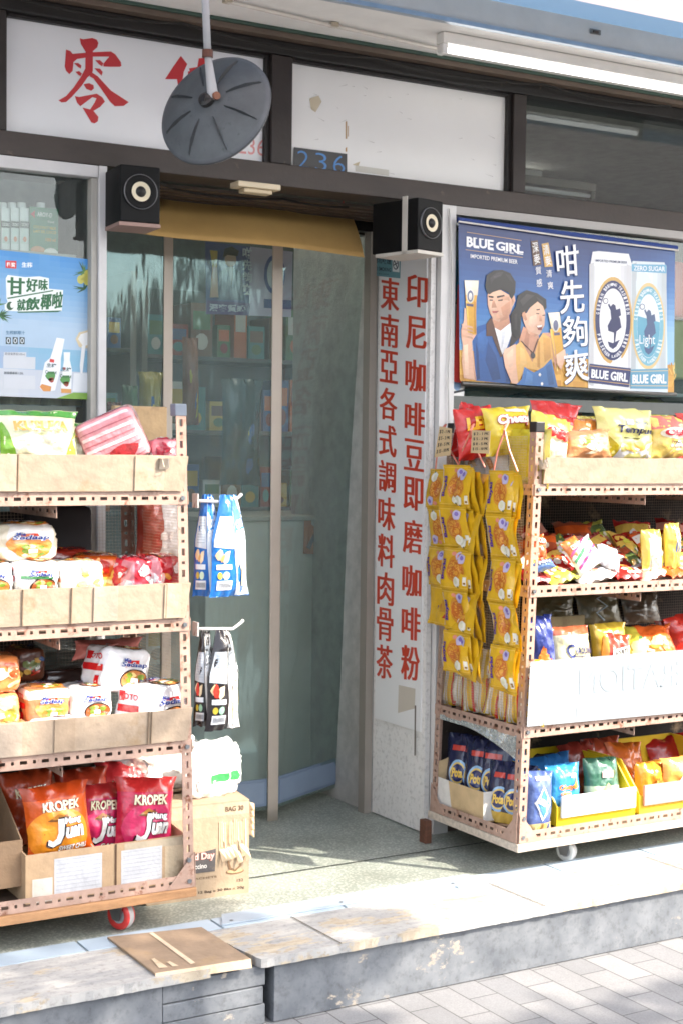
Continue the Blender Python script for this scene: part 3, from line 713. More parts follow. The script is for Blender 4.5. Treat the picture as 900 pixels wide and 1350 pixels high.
mb = MB(); mb.tube([mid+Vector((0, 0, .008)), mid-Vector((0, 0, .012))], .015, lin((110, 70, 58)), 14); mb.build('collar', 'steel', o)
mb = MB(); mb.tube([j+Vector((.001, -.016, 0)), j+Vector((.001, -.024, 0))], .011, lin((140, 90, 66)), 12); mb.build('bolt', 'steel', o)
mb = MB(); mb.tube([j-Vector((0, 0, .006)), hub+nrm*.012], .012, lin((48, 46, 46)), 10); mb.build('swivel', 'plastic', o)
mb = MB(); mb.tube([top+Vector((0, 0, .02)), top+Vector((0, .12, .02)), Vector((top.x, 3.912-c.y, top.z+.02))], .0095, lin((196, 200, 206)), 10); mb.build('wall_arm', 'whitepaint', o)

def cable(pts, r_, col, label):
    mb = MB(); P = [Vector(p) for p in pts]; Q = []
    for i in range(len(P)-1):
        for k in range(6):
            t = k/6; p = P[i].lerp(P[i+1], t); p.z -= .5*(P[i+1]-P[i]).length*t*(1-t)*.22; Q.append(p)
    Q.append(P[-1]); mb.tube(Q, r_, lin(col), 6); mb.build('cable', 'rubber', smooth=True, label=label, cat='cable')
cable([(1.80, 4.26, 2.19), (1.95, 4.425, 2.185), (2.35, 4.425, 2.19), (2.6, 4.42, 2.185)], .004, (24, 22, 22), 'black speaker cable sagging along the shutter housing between the two loudspeakers')
cable([(2.92, 4.275, 2.19), (2.935, 4.272, 1.95), (2.925, 4.274, 1.6), (2.93, 4.274, 1.44)], .003, (206, 204, 200), 'thin pale cable running down the white window post beside the banner')
cable([(1.37, 4.25, 2.655), (1.9, 4.245, 2.66), (2.6, 4.248, 2.655), (3.3, 4.245, 2.66), (3.9, 4.248, 2.66)], .0045, (40, 38, 36), 'dark cable drooping along the beam over the signboards')
# ------------------------------------------------------------------ racks of slotted steel angle
def rack(name, label, x0, x1, yf, yb, levels, zb, zt, lean, wheel_px, front_boards):
    o = empty(name, ((x0+x1)/2, (yf+yb)/2, 0), label, 'rack'); ORG = o.location
    sh = lambda mb: [tuple(Vector((v[0]+lean*v[2], v[1], v[2]))-ORG) for v in mb.v]
    def fin(mb, nm, mat, **k): mb.v = sh(mb); return mb.build(nm, mat, o, **k)
    ST = lin((176, 146, 130)); w = .030
    for x, y, sx, sy in ((x0, yf, 1, 1), (x1, yf, -1, 1), (x0, yb, 1, -1), (x1, yb, -1, -1)):
        mb = MB(); mb.slotted((x, y, zb), (x, y, zt), (sx*w, 0, 0), ST); mb.slotted((x, y, zb), (x, y, zt), (0, sy*w, 0), ST)
        p = fin(mb, 'post', 'steel', solid=.0022)
        mb = MB(); mb.box((min(x, x+sx*w)-.003, min(y, y+sy*w)-.003, zt-.012), (max(x, x+sx*w)+.003, max(y, y+sy*w)+.003, zt+.022), lin((120, 128, 140) if x1 < 2 else (40, 38, 40)))
        q = fin(mb, 'cap', 'plastic', bevel=.003); q.parent = p
    for k, z in enumerate(levels):
        mb = MB(); e = .0035
        mb.slotted((x0+.002, yf-e, z-.018), (x1-.002, yf-e, z-.018), (0, 0, .036), ST)
        mb.slotted((x0+.002, yb+e, z-.018), (x1-.002, yb+e, z-.018), (0, 0, .036), ST)
        for x in (x0-e, x1+e): mb.slotted((x, yf, z-.018), (x, yb, z-.018), (0, 0, .036), ST)
        for x in (x0+.36*(x1-x0), x0+.72*(x1-x0)):
            if k: mb.slotted((x, yf+.01, z-.052), (x, yb-.01, z-.052), (0, 0, .034), ST)
        mb.quad((x0, yf, z-.012), (x1, yf, z-.012), (x1, yb, z-.012), (x0, yb, z-.012), lin((92, 76, 64)))  # plate colour darkened to deepen the shade between shelves
        fin(mb, 'shelf', 'steel', solid=.002)
    for x, s in ((x0, 1), (x1, -1)):                 # corner plates and bolts
        mb = MB()
        mb.add([(x, yf-.006, levels[0]-.018), (x+s*.085, yf-.006, levels[0]-.018), (x, yf-.006, levels[0]+.08)], [(0, 1, 2)], ST); fin(mb, 'corner_plate', 'steel', solid=.002); mb = MB()
        mb.add([(x-s*.006, yf, levels[0]-.018), (x-s*.006, yf+.085, levels[0]-.018), (x-s*.006, yf, levels[0]+.08)], [(0, 1, 2)], ST); fin(mb, 'corner_plate', 'steel', solid=.002); mb = MB()
        mb.add([(x-s*.006, yb, levels[0]-.018), (x-s*.006, yb-.085, levels[0]-.018), (x-s*.006, yb, levels[0]+.08)], [(0, 1, 2)], ST); fin(mb, 'corner_plate', 'steel', solid=.002)
    mb = MB()
    for z in list(levels)+[levels[0]+.06]:
        for x, s in ((x0, 1), (x1, -1)): mb.tube([(x+s*.016, yf-.002, z), (x+s*.016, yf-.010, z)], .007, lin((150, 154, 158)), 6)
    fin(mb, 'bolt', 'metal')
    mb = MB(); mb.box((x0-.008, yf-.012, levels[0]-.045), (x1+.004, yb+.01, levels[0]-.0195), lin((176, 132, 92)) if x1 < 2 else lin((206, 192, 176))); fin(mb, 'base_board', 'wood', bevel=.002)
    for side in front_boards:
        k, h, out, xa, xb = side; z = levels[k]
        mb = MB(); a = Vector((xa, yf-.010, z+.020)); b = Vector((xb-.012, yf-.010, z+.020)); t = Vector((.012, -out, h)); n = 14
        vs = []
        for i in range(n+1):
            p = a.lerp(b, i/n); q = p+Vector((0, -out+.004*noise.noise((i*.7, k, 0)), h+.004*noise.noise((i*.9, k, 5))))+(Vector((.012, 0, 0)) if i == n else Vector())
            vs += [p, q]
        mb.add(vs, [(2*i, 2*i+2, 2*i+3, 2*i+1) for i in range(n)], lin((172, 152, 131)))
        r2 = random.Random(k+int(x1*10)); bc = Canvas(mb, lambda u, v, l, a=a, b=b, h=h, out=out: a.lerp(b, u)+Vector((0, -out*v-.0035-l, h*v)), step=.0004)
        for q in range(3): u = r2.uniform(.45, .95); bc.rect(u, .02, u+r2.uniform(.03, .06), .98, r2.choice([(180, 161, 139), (164, 143, 121), (178, 160, 142)]), 1+.2*q)
        for q in range(4): u = r2.uniform(.4, .97); bc.rect(u, .0, u+.0018, 1, (140, 120, 98), 2+.05*q)
        fin(mb, 'front_board', 'board', solid=.005)
    return o, sh, ORG

def caster(o, x, y, zt, r, col, hub, yaw):
    M = o.location; mb = MB(); c = Vector((x, y, r)); ax = Vector((math.cos(yaw), math.sin(yaw), 0)); fwd = Vector((-ax.y, ax.x, 0)); w = r*.42
    rel = lambda mb: [tuple(Vector(v)-M) for v in mb.v]
    top = Vector((x, y, zt)); off = fwd*r*.55
    for s in (-1, 1):
        p = ax*s*(w+.004)
        mb.add([c+p-fwd*.012-Vector((0, 0, .012)), c+p+fwd*.014-Vector((0, 0, .012)), Vector((x, y, zt-.004))+p+off+fwd*.012, Vector((x, y, zt-.004))+p-off*.2-fwd*.02], [(0, 1, 2, 3)], lin((140, 140, 142)))
    mb.add([Vector((x, y, zt-.003))+ax*sx*(w+.004)+fwd*sy for sx, sy in ((-1, -.025), (1, -.025), (1, .035), (-1, .035))], [(0, 1, 2, 3)], lin((140, 140, 142)))
    mb.box(top+Vector((-.03, -.03, -.0025)), top+Vector((.03, .03, -.0005)), lin((120, 120, 122)))
    mb.v = rel(mb); q = mb.build('caster', 'metal', o, solid=.003)
    mb = MB(); mb.lathe([(r*.55, -w*.75), (r*.9, -w), (r, -w*.5), (r, w*.5), (r*.9, w), (r*.55, w*.75)], c, ax, [lin(col), lin(col), lin((176, 172, 170)), lin(col), lin(col)], 28); mb.v = rel(mb); mb.build('tyre', 'plastic', q, smooth=True)
    mb = MB(); mb.lathe([(.0005, -w*.95), (r*.2, -w*.95), (r*.22, -w*.6), (r*.56, -w*.7), (r*.56, w*.7), (r*.22, w*.6), (r*.2, w*.95), (.0005, w*.95)], c, ax, lin(hub), 24); mb.v = rel(mb); mb.build('rim', 'plastic', q)

def wire(o, sh, P, nu, nv, r_, nm, col=(150, 120, 96)):
    """a fine welded wire panel spanning P(u, v)"""
    mb = MB(); c = lin(col)
    for i in range(nu+1): a, b = P(i/nu, 0), P(i/nu, 1); mb.tube([a, b], r_, c, 3, cap=False)
    for j in range(nv+1): a, b = P(0, j/nv), P(1, j/nv); mb.tube([a, b], r_, c, 3, cap=False)
    mb.v = sh(mb); return mb.build(nm, 'steel', o)

LL = (.130, .513, .858, 1.212); LR = (.128, .463, .910, 1.232)
rl, shl, ol = rack('display_rack', 'slotted steel rack on casters standing under the coconut drink poster', .40, 1.745, 3.78, 4.20, LL, .086, 1.452, -.026,
    None, [(1, .092, .012, .44, 1.74), (2, .098, .014, .44, 1.74), (3, .098, .014, .44, 1.74)])
for x, y in ((1.55, 3.845), (1.55, 4.12), (.55, 3.845), (.55, 4.12)): caster(rl, x, y, .0825, .041, (216, 62, 58), (160, 162, 164), R(25))
rr, shr, orr = rack('display_rack', 'slotted steel rack on casters standing under the blue beer banner', 2.832, 4.15, 3.72, 4.21, LR, .085, 1.425, .036,
    None, [(3, .082, .012, 2.86, 4.14)])
for x, y in ((3.10, 3.80), (3.10, 4.12), (4.0, 3.80), (4.0, 4.12)): caster(rr, x, y, .0805, .034, (216, 216, 212), (170, 170, 170), R(20))
# wire panels: the left rack's back and street end, the right rack's near end
wire(rl, shl, lambda u, v: Vector((1.0+.73*u, 4.204, .54+.88*v)), 70, 88, .0004, 'wire_panel', (190, 170, 150))
wire(rl, shl, lambda u, v: Vector((1.749, 3.80+.40*u, .54+.80*v)), 50, 90, .0004, 'wire_panel', (190, 160, 130))
wire(rr, shr, lambda u, v: Vector((2.828, 3.76+.44*u, .50+.90*v)), 55, 105, .0004, 'wire_panel', (190, 170, 150))
wire(rr, shr, lambda u, v: Vector((2.86+1.2*u, 4.214, .5+.9*v)), 110, 90, .0004, 'wire_panel', (150, 130, 110))
for o_, sh_, x0, x1, y, z0, z1 in ((rr, shr, 2.87, 4.13, 4.232, .14, 1.20), (rl, shl, .42, 1.44, 4.222, .16, 1.16)):  # dark sheets added behind both racks to stand in for shade
    mb = MB(); mb.box((x0, y, z0), (x1, y+.006, z1), lin((40, 31, 28))); mb.v = sh_(mb); mb.build('shade_backing', 'board', o_)
# clear film over the lower half of the right rack's near end
mb = MB(); n = 12; vs = []
for i in range(n+1):
    u = i/n; y = 3.745+.43*(1-u); vs += [(2.826+.003*math.sin(9*u), y, .45), (2.826, y, .445-.012-.07*max(0, u-.35)**1.5*(1.6))]
mb.add(vs, [(2*i, 2*i+2, 2*i+3, 2*i+1) for i in range(n)], lin((220, 210, 200))); mb.v = shr(mb); mb.build('film_strip', 'polybag', rr, smooth=True)
# the white mirrored sheet across the right rack's third shelf
mb = MB(); P = flat(3.702)
A_, B_, C_, D_ = Vector((2.852, 3.703, .484)), Vector((4.14, 3.703, .470)), Vector((4.14, 3.703, .690)), Vector((2.862, 3.703, .690))
mb.add([A_, B_, C_, D_], [(0, 1, 2, 3)], lin((150, 155, 159)))
cv = Canvas(mb, lambda u, v, l: Vector((u, 3.7022-l, v)), step=.0003)
vs, fs, gx0, gx1, gy0, gy1 = glyphs('GENERATION', .02)
cv.mb.add([cv.P(3.76-.70*((x-gx0)/(gx1-gx0)), .570+.085*((y-gy0)/(gy1-gy0)), .0004) for x, y in vs], fs, lin((137, 146, 153)))
cv.rect(3.05, .50, 4.1, .53, (146, 152, 157), 1)
mb.v = [tuple(Vector(v)-orr) for v in mb.v]; mb.build('printed_sheet', 'print', rr)
# binder clips
def clip(p, rz, label):
    o = empty('binder_clip', p, label, 'clip', None, (0, 0, rz)); c = lin((176, 164, 150))
    mb = MB(); mb.add([(-.016, -.004, -.016), (.016, -.004, -.016), (.016, -.010, .014), (-.016, -.010, .014), (.016, .010, .014), (-.016, .010, .014), (.016, .004, -.016), (-.016, .004, -.016)], [(0, 1, 2, 3), (3, 2, 4, 5), (5, 4, 6, 7)], c)
    mb.build('clamp', 'metal', o, solid=.0012); mb = MB(); mb.tube([(-.010, -.010, .014), (-.008, -.018, -.010), (.008, -.018, -.010), (.010, -.010, .014)], .0012, c, 6); mb.build('handle', 'metal', o)
clip(at(715, 612, Y=3.69), .5, 'small steel clip at the left end of the right top shelf board'); clip(at(215, 611, Y=3.755), .2, 'small steel clip on the right end of the left top shelf board')

# wood strip along the end of the right rack and pallet block behind
mb = MB(); mb.box((2.80, 4.19, .0), (2.826, 4.23, .080), lin((104, 66, 48))); mb.build('wood_block', 'wood', label='short dark brown wood block standing under the back corner of the right rack', cat='wood block', bevel=.003)

# ------------------------------------------------------------------ artwork for the packets
def a_kropek(cv, t2='SWEET CHILI'):
    for k, (s, b, e) in enumerate(((.08, .5, 0),)): pass
    cv.ell(-.1, -.35, .95, .75, (246, 150, 40), .5, 24) if t2 == 'SWEET CHILI' else cv.ell(.0, -.3, .9, .7, (206, 46, 96), .5, 24)
    cv.outlined('KROPEK', -.58, .32, .60, .58, (244, 232, 196), (110, 40, 24), 2, .03, .09, .03)
    cv.poly([(-.40, .10), (-.12, .24), (.14, .14), (-.1, .08)], (170, 112, 40), 3); cv.poly([(-.46, .06), (-.30, .13), (.12, .15), (.22, .13), (-.1, .02)], (126, 78, 30), 2.5)
    J = [(-.16, .10), (.02, .10), (-.02, -.34), (-.14, -.58), (-.36, -.66), (-.52, -.58), (-.50, -.44), (-.38, -.50), (-.26, -.44), (-.18, -.30)]
    c = (-.25, -.28); cv.poly([(c[0]+(x-c[0])*1.22, c[1]+(y-c[1])*1.12) for x, y in J], (40, 26, 30), 3); cv.poly(J, (246, 244, 238), 4.2)
    cv.outlined('Mang', .02, -.10, .58, .12, (246, 244, 238), (40, 26, 30), 3, .04, .14, .02); cv.outlined('uan', .0, -.46, .62, -.14, (246, 244, 238), (40, 26, 30), 5, .05, .14, .04); cv.text('ni', .06, .14, .16, .22, (40, 26, 30), 3, .02)
    cv.outlined(t2, -.20, -.80, .66, -.66, (250, 244, 230), (120, 30, 30), 3, .03, .09, .04)
def kb(a, b): return lambda u, v: a if v < .62 else b
def a_kusuka(cv):
    cv.poly([(-1, -.9), (-.62, -.9), (-.80, .0), (-.95, .55), (-1, .5)], (130, 178, 60), .6); cv.poly([(.55, -.95), (.95, -.95), (.98, .3), (.8, -.1)], (150, 190, 70), .6)
    cv.poly([(-1, .8), (1, .72), (1, .98), (-1, .98)], (86, 158, 70), .7)
    for i, (x, y, r_) in enumerate(((-.30, -.55, .34), (.15, -.62, .36), (.42, -.40, .30), (-.05, -.30, .26))): cv.ell(x, y, r_, r_*.7, (246, 240, 214) if i % 2 else (238, 226, 186), 1+i*.3, 16, .4, .25, i)
    cv.outlined('KUSUKA', -.72, .18, .70, .56, (236, 176, 90), (250, 240, 210), 3, .05, .10); cv.text('SINGKONG', -.3, .02, .34, .10, (170, 176, 120), 3, .01)
def a_sedaap(kind):
    def art(f, t, s):
        c = {'w': ((196, 120, 60), (206, 36, 36)), 'o': ((226, 130, 50), (214, 60, 30)), 'd': ((150, 80, 40), (190, 50, 30))}[kind]
        for cv, sc in ((f, 1), (t, .8)):
            cv.ell(.22, -.42, .62, .50, (52, 34, 28), 1, 26) if kind != 'o' else cv.ell(.1, -.2, .8, .62, (232, 150, 80), 1, 26, 0, .3, 2)
            cv.ell(.22, -.42, .56, .43, c[0], 1.6, 26, 0, .1, 3); rnd = random.Random(len(kind)+3)
            for i in range(7): cv.ell(.22+rnd.uniform(-.42, .42), -.42+rnd.uniform(-.28, .28), .14, .12, rnd.choice([(240, 206, 130), (214, 90, 40), (120, 140, 50), (246, 232, 190), (200, 70, 40)]), 2+i*.2, 10, 0, .4, i)
            cv.rect(.05, -.48, .32, -.30, (250, 250, 248), 4)
            cv.poly([(-.28, .42), (.34, .46), (.40, .20), (-.22, .14)], c[1], 1.5); cv.text('Mie', -.30, .34, -.02, .52, (40, 70, 150), 3, .03); cv.outlined('Sedaap', -.42, .10, .62, .36, (36, 60, 140), (246, 246, 246), 4, .03, .11, .06)
        s.rect(-.7, -.1, .7, .2, (206, 30, 36), 1); s.rect(-.5, .35, -.1, .75, (206, 30, 36), 1); s.rect(.2, -.7, .5, -.3, (206, 30, 36), 1); s.text('SOTO', -.3, .4, .6, .65, (206, 30, 36), 1, .03)
    return art
def a_mix(f, t, s, pal=None, seed=0, word=None):
    rnd = random.Random(seed); pal = pal or [(206, 60, 40), (232, 180, 80), (120, 130, 60), (246, 240, 226), (60, 90, 150)]
    for cv in (f, t, s):
        for i in range(9): cv.ell(rnd.uniform(-.7, .7), rnd.uniform(-.6, .6), rnd.uniform(.1, .4), rnd.uniform(.08, .3), rnd.choice(pal), 1+i*.25, 12, rnd.uniform(0, 3), .5, rnd.random()*9)
    if word: f.outlined(word, -.7, .1, .7, .5, (40, 60, 130), (246, 246, 246), 6, .03, .1)
def flatart(pal, seed, word=None, wc=(255, 255, 255), we=(60, 30, 30), n=8, band=None):
    def art(cv):
        rnd = random.Random(seed)
        if band: cv.poly([(-1, band[0]), (1, band[0]+.15), (1, band[1]+.15), (-1, band[1])], band[2], .6)
        for i in range(n): cv.ell(rnd.uniform(-.6, .6), rnd.uniform(-.75, .1), rnd.uniform(.1, .32), rnd.uniform(.08, .24), rnd.choice(pal), 1+i*.2, 12, rnd.uniform(0, 3), .45, rnd.random()*9)
        if word:
            ws = word if isinstance(word, list) else [word]; h = .30 if len(ws) > 1 else .36
            for i, w in enumerate(ws): cv.outlined(w, -.66, .42-i*(h+.06)-h*.5, .66, .42-i*(h+.06)+h*.4, wc, we, 4+i, .03, .10, .03)
    return art

BAGS = 'snack bags on the racks'
def bag(px, Y, d, label, base, art=None, seed=0, rx=-.06, ry=0, rz=0, name='snack_bag', cat='snack bag', mat='film', group=None, lift=0, back=None):
    m, w, h = spot(*px, Y); m = m+Vector((0, 0, lift))
    return make_bag(name, label, cat, w/max(.5, math.cos(rz)), h, d, base, art, seed, mat, group, m, (rx, ry, rz), back=back)
def pack(px, Y, d, label, base, art=None, seed=0, rot=(0, 0, 0), n=6, name='noodle_multipack', cat='noodle pack', mat='wrap', wob=.06):
    m, w, h = spot(*px, Y)
    return make_pack(name, label, cat, w, h, d, base, art, seed, mat, None, m+Vector((0, d/2, 0)), rot, n, wob)
white = lambda k, u, v: (236, 234, 236)

# -------- left rack, top shelf
bag((-4, 106, 541, 612), 3.84, .09, 'pale green and cream chip bag at the left of the left top shelf', lambda u, v: (238, 236, 196) if v > -.2 else (240, 238, 214), a_kusuka, 3, -.12)
bag((66, 128, 556, 612), 3.90, .08, 'cream chip bag tucked behind the pale green one on the left top shelf', lambda u, v: (242, 236, 190), a_kusuka, 8, -.10, .05)
bag((-60, -6, 548, 612), 3.86, .09, 'green chip bag cut by the edge of the photo on the left top shelf', lambda u, v: (150, 196, 84), a_kusuka, 13, -.1)
m, w, h = spot(128, 203, 545, 606, 3.82)
def a_pink(f, t, s):
    for cv in (f, t, s):
        for i in range(4): cv.rect(-.92, -.84+.46*i, .92, -.80+.46*i, (190, 110, 116), 1); cv.rect(-.9, -.62+.46*i, .9, -.50+.46*i, (246, 206, 206), 1)
        cv.ell(.2, -.55, .5, .30, (178, 50, 54), 1.6, 18, 0, .35, 4)
make_pack('tissue_multipack', 'pink shrink wrapped block of packets tilted on the left top shelf', 'multipack', .17, .15, .14, lambda k, u, v: (226, 150, 156), a_pink, 5, 'wrap', None, at(165, 612, Y=3.86), (R(4), R(-24), R(-28)), 9, .03)
make_pack('candy_packet', 'small pink packet at the right end of the left top shelf', 'packet', .10, .07, .045, lambda k, u, v: (222, 130, 140), lambda f, t, s: a_mix(f, t, s, [(240, 220, 220), (200, 60, 80)], 4), 6, 'wrap', None, at(216, 611, Y=3.86), (0, 0, .2), 4, .1)
mb = MB(); p = at(180, 612, Y=4.16); mb.box(p+Vector((-.07, 0, 0)), p+Vector((.10, .03, .175)), lin((190, 160, 120))); mb.build('carton', 'board', label='plain brown carton behind the pink block on the left top shelf', cat='carton', bevel=.003)
# -------- left rack, second shelf
Y = 3.86
pack((-6, 80, 690, 741), Y, .12, 'cream noodle pack lying on top of the white packs on the second left shelf', lambda k, u, v: (228, 214, 188) if u < -.5 else (236, 228, 220), a_sedaap('o'), 11, (0, 0, -.08), 4, wob=.09)
pack((-46, 20, 742, 789), 3.84, .14, 'white noodle pack cut by the photo edge on the second left shelf', white, a_sedaap('w'), 12)
pack((22, 81, 739, 789), 3.83, .13, 'white noodle pack with a green stripe on the second left shelf', lambda k, u, v: (236, 234, 234) if v > -.1 else (224, 214, 200), lambda f, t, s: (a_sedaap('d')(f, t, s), f.poly([(-.8, .22), (.6, .12), (.6, .0), (-.8, .08)], (60, 120, 70), 3.5)), 14)
pack((82, 139, 740, 786), 3.83, .13, 'white noodle pack with yellow print on the second left shelf', lambda k, u, v: (238, 234, 224), lambda f, t, s: a_mix(f, t, s, [(240, 220, 150), (236, 200, 110), (220, 120, 60), (246, 240, 220)], 7), 15)
pack((106, 170, 732, 782), 3.93, .16, 'orange noodle pack behind the white ones on the second left shelf', lambda k, u, v: (214, 92, 30), lambda f, t, s: a_mix(f, t, s, [(232, 150, 40), (180, 40, 24), (240, 190, 90)], 3), 16, (0, 0, -.2))
pack((60, 128, 724, 782), 4.05, .12, 'dark red noodle pack at the back of the second left shelf', lambda k, u, v: (150, 40, 26), lambda f, t, s: a_mix(f, t, s, [(200, 120, 40), (120, 20, 20)], 5), 17)
pack((165, 214, 736, 784), 3.85, .14, 'pink noodle pack with crumpled wrapper right of the orange one', lambda k, u, v: (226, 60, 76) if u < .2 else (236, 150, 160), lambda f, t, s: a_mix(f, t, s, [(246, 200, 206), (220, 40, 60), (250, 250, 250)], 9), 18, (0, 0, .3), 5, wob=.14)
pack((200, 243, 733, 782), 3.90, .14, 'red noodle pack at the right end of the second left shelf', lambda k, u, v: (190, 24, 34), lambda f, t, s: a_mix(f, t, s, [(240, 220, 210), (230, 160, 60), (160, 16, 24)], 10), 19, (0, 0, -.1))
bag((178, 240, 655, 735), 4.13, .10, 'white and red sack standing behind the wire of the second left shelf', lambda u, v: (214, 206, 200) if u > -.1 else (176, 76, 60), flatart([(190, 50, 40), (240, 230, 220)], 3, n=4), 21, 0)
pack((38, 122, 668, 735), 4.16, .06, 'black box at the back of the second left shelf', lambda k, u, v: (34, 30, 32), None, 22, n=12, wob=.01, mat='paper', name='box', cat='box')
# -------- left rack, third shelf
pack((-30, 30, 916, 962), 3.83, .15, 'orange noodle pack at the bottom of the left stack on the third left shelf', lambda k, u, v: (226, 150, 96), lambda f, t, s: a_mix(f, t, s, [(240, 210, 170), (214, 90, 40), (246, 236, 214), (150, 150, 60)], 21), 23)
pack((-30, 31, 866, 916), 3.84, .14, 'orange noodle pack on top of the left stack on the third left shelf', lambda k, u, v: (222, 130, 70), lambda f, t, s: a_mix(f, t, s, [(240, 200, 150), (206, 80, 30), (246, 230, 200)], 22), 24, (0, 0, -.05))
pack((36, 94, 907, 956), 3.84, .13, 'brown printed noodle pack between the orange stack and the white pack', lambda k, u, v: (190, 130, 90) if v < .4 else (224, 220, 220), a_sedaap('o'), 25)
pack((95, 150, 905, 952), 3.845, .13, 'white noodle pack in the middle of the third left shelf', white, a_sedaap('d'), 26)
m, w, h = spot(104, 198, 858, 912, 3.86)
make_pack('noodle_multipack', 'white noodle pack lying tilted on top of the others on the third left shelf', 'noodle pack', w*.9, .13, h*.95, white, a_sedaap('w'), 27, 'wrap', None, at(150, 912, Y=3.93), (0, R(9), R(24)), 5, .08)
make_pack('noodle_multipack', 'white noodle pack beside the post on the third left shelf', 'noodle pack', .21, .14, .125, white, a_sedaap('w'), 28, 'wrap', None, at(201, 963, Y=3.885), (0, R(2), R(24)), 5, .08)
pack((20, 62, 855, 900), 4.05, .12, 'dark noodle pack at the back behind the orange stack', lambda k, u, v: (110, 60, 40), lambda f, t, s: a_mix(f, t, s, None, 31), 29)
pack((44, 108, 948, 972), 3.80, .10, 'flat white noodle pack lying in front at the third left shelf', lambda k, u, v: (226, 226, 232), lambda f, t, s: a_mix(f, t, s, [(40, 70, 140), (240, 240, 240), (214, 214, 224)], 33), 30, n=4)
pack((106, 172, 950, 971), 3.80, .10, 'second flat white noodle pack lying right of the first one at the front', lambda k, u, v: (232, 228, 232), lambda f, t, s: a_mix(f, t, s, [(230, 220, 226), (200, 60, 70), (240, 240, 240)], 34), 31, n=4)
pack((-40, 44, 955, 976), 3.80, .10, 'flat orange noodle pack lying in front below the orange stack', lambda k, u, v: (232, 176, 130), lambda f, t, s: a_mix(f, t, s, [(240, 210, 180), (226, 140, 80)], 35), 32, n=4)
bag((95, 188, 842, 868), 3.98, .10, 'red noodle pack in clear plastic above the tilted white pack', lambda u, v: (206, 120, 110), flatart([(190, 40, 40), (232, 214, 206), (230, 170, 80)], 8, n=8), 33, 0)
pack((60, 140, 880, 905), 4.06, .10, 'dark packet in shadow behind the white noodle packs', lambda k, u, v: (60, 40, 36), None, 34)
# -------- left rack, bottom
def tray(name, label, px, Yf, depth, col, seam=None, tape=True, skew=0, hb=1.0):
    x0, x1, y0, y1 = px; a, b = at(x0, y1, Y=Yf), at(x1, y1-(x1-x0)*.05, Y=Yf); h = (at((x0+x1)/2, y0, Y=Yf).z-at((x0+x1)/2, y1, Y=Yf).z); z = min(a.z, b.z)
    w = b.x-a.x; o = empty(name, (a.x+w/2, Yf, z), label, 'box'); c = lin(col); t = .004
    mb = MB(); mb.box((-w/2, 0, 0), (w/2, depth, t), c); mb.box((-w/2, 0, t), (w/2, t, h), c); mb.box((-w/2, depth-t, t), (w/2, depth, h*1.25*hb), c)
    for s in (-1, 1):
        x = s*(w/2-t); mb.add([(x, t, t), (x, depth-t, t), (x, depth-t, h*1.25*hb), (x, t, h)], [(0, 1, 2, 3)], c); mb.add([(x+s*t, t, t), (x+s*t, depth-t, t), (x+s*t, depth-t, h*1.25*hb), (x+s*t, t, h)], [(0, 1, 2, 3)], c)
        mb.add([(x, t, h), (x+s*t, t, h), (x+s*t, depth-t, h*1.25*hb), (x, depth-t, h*1.25*hb)], [(0, 1, 2, 3)], c)
    cv = Canvas(mb, lambda u, v, l: ((u-.5)*w, -l, v*h), step=.0006)
    if tape:
        for i, (u0, v0, u1, v1) in enumerate(((.17, .10, .46, .86), (.58, .12, .84, .84)) if seam else ((.1, .1, .5, .8),)):
            cv.rect(u0, v0, u1, v1, (200, 200, 202), 1)
            for k in range(9): cv.rect(u0+.01, v0+(k+.4)*(v1-v0)/9, u1-.01, v0+(k+.55)*(v1-v0)/9, (180, 180, 184), 2)
        cv.rect(.04, .02, .16, .5, (214, 204, 190), .7); cv.rect(.86, .0, .98, .9, (202, 182, 152), .7); cv.poly([(.6, .84), (.98, .8), (.99, .97), (.6, .98)], (186, 170, 146), .8)
    if seam: cv.rect(seam-.006, 0, seam+.006, 1, (90, 66, 48), 3)
    mb.build('tray', 'board', o); return o
tray('cardboard_tray', 'long cardboard tray holding the orange and magenta chip bags', (34, 246, 1109, 1173), 3.815, .34, (186, 156, 122), .545)
tray('cardboard_tray', 'empty cardboard tray cut by the photo edge on the bottom left shelf', (-90, 30, 1112, 1174), 3.85, .30, (150, 122, 94), tape=False, hb=1.8)
Yb = 3.88
bag((34, 124, 1034, 1128), Yb, .10, 'orange prawn cracker bag in front in the cardboard tray', kb((226, 92, 26), (196, 70, 24)), lambda cv: a_kropek(cv, 'SWEET CHILI'), 41, -.10, R(-3))
bag((147, 228, 1026, 1124), Yb, .10, 'magenta cracker bag in front at the right of the cardboard tray', kb((186, 26, 66), (190, 40, 40)), lambda cv: a_kropek(cv, 'PORK FRIED'), 42, -.08, R(5))
bag((96, 166, 1034, 1124), 3.95, .09, 'magenta cracker bag half hidden between the orange and the front magenta bag', kb((196, 30, 74), (190, 46, 46)), lambda cv: a_kropek(cv, 'GARLIC'), 43, -.04, R(2))
for i, (x0, x1, y0, Yq, c, l) in enumerate(((6, 80, 1016, 4.02, (176, 66, 30), 'rust coloured cracker bag behind the orange bag in the tray'), (78, 150, 1014, 4.05, (180, 60, 34), 'orange red cracker bag at the back middle of the tray'), (128, 196, 1006, 4.07, (216, 60, 64), 'bright red cracker bag at the back right of the tray'), (20, 100, 1024, 4.08, (190, 90, 50), 'orange cracker bag farthest back at the left of the tray'))):
    bag((x0, x1, y0, 1112), Yq, .10, l, c, lambda cv: cv.outlined('KROPEK', -.6, .3, .6, .56, (240, 220, 180), (120, 40, 24), 2, .03, .09), 44+i, -.15, R(-4+3*i))
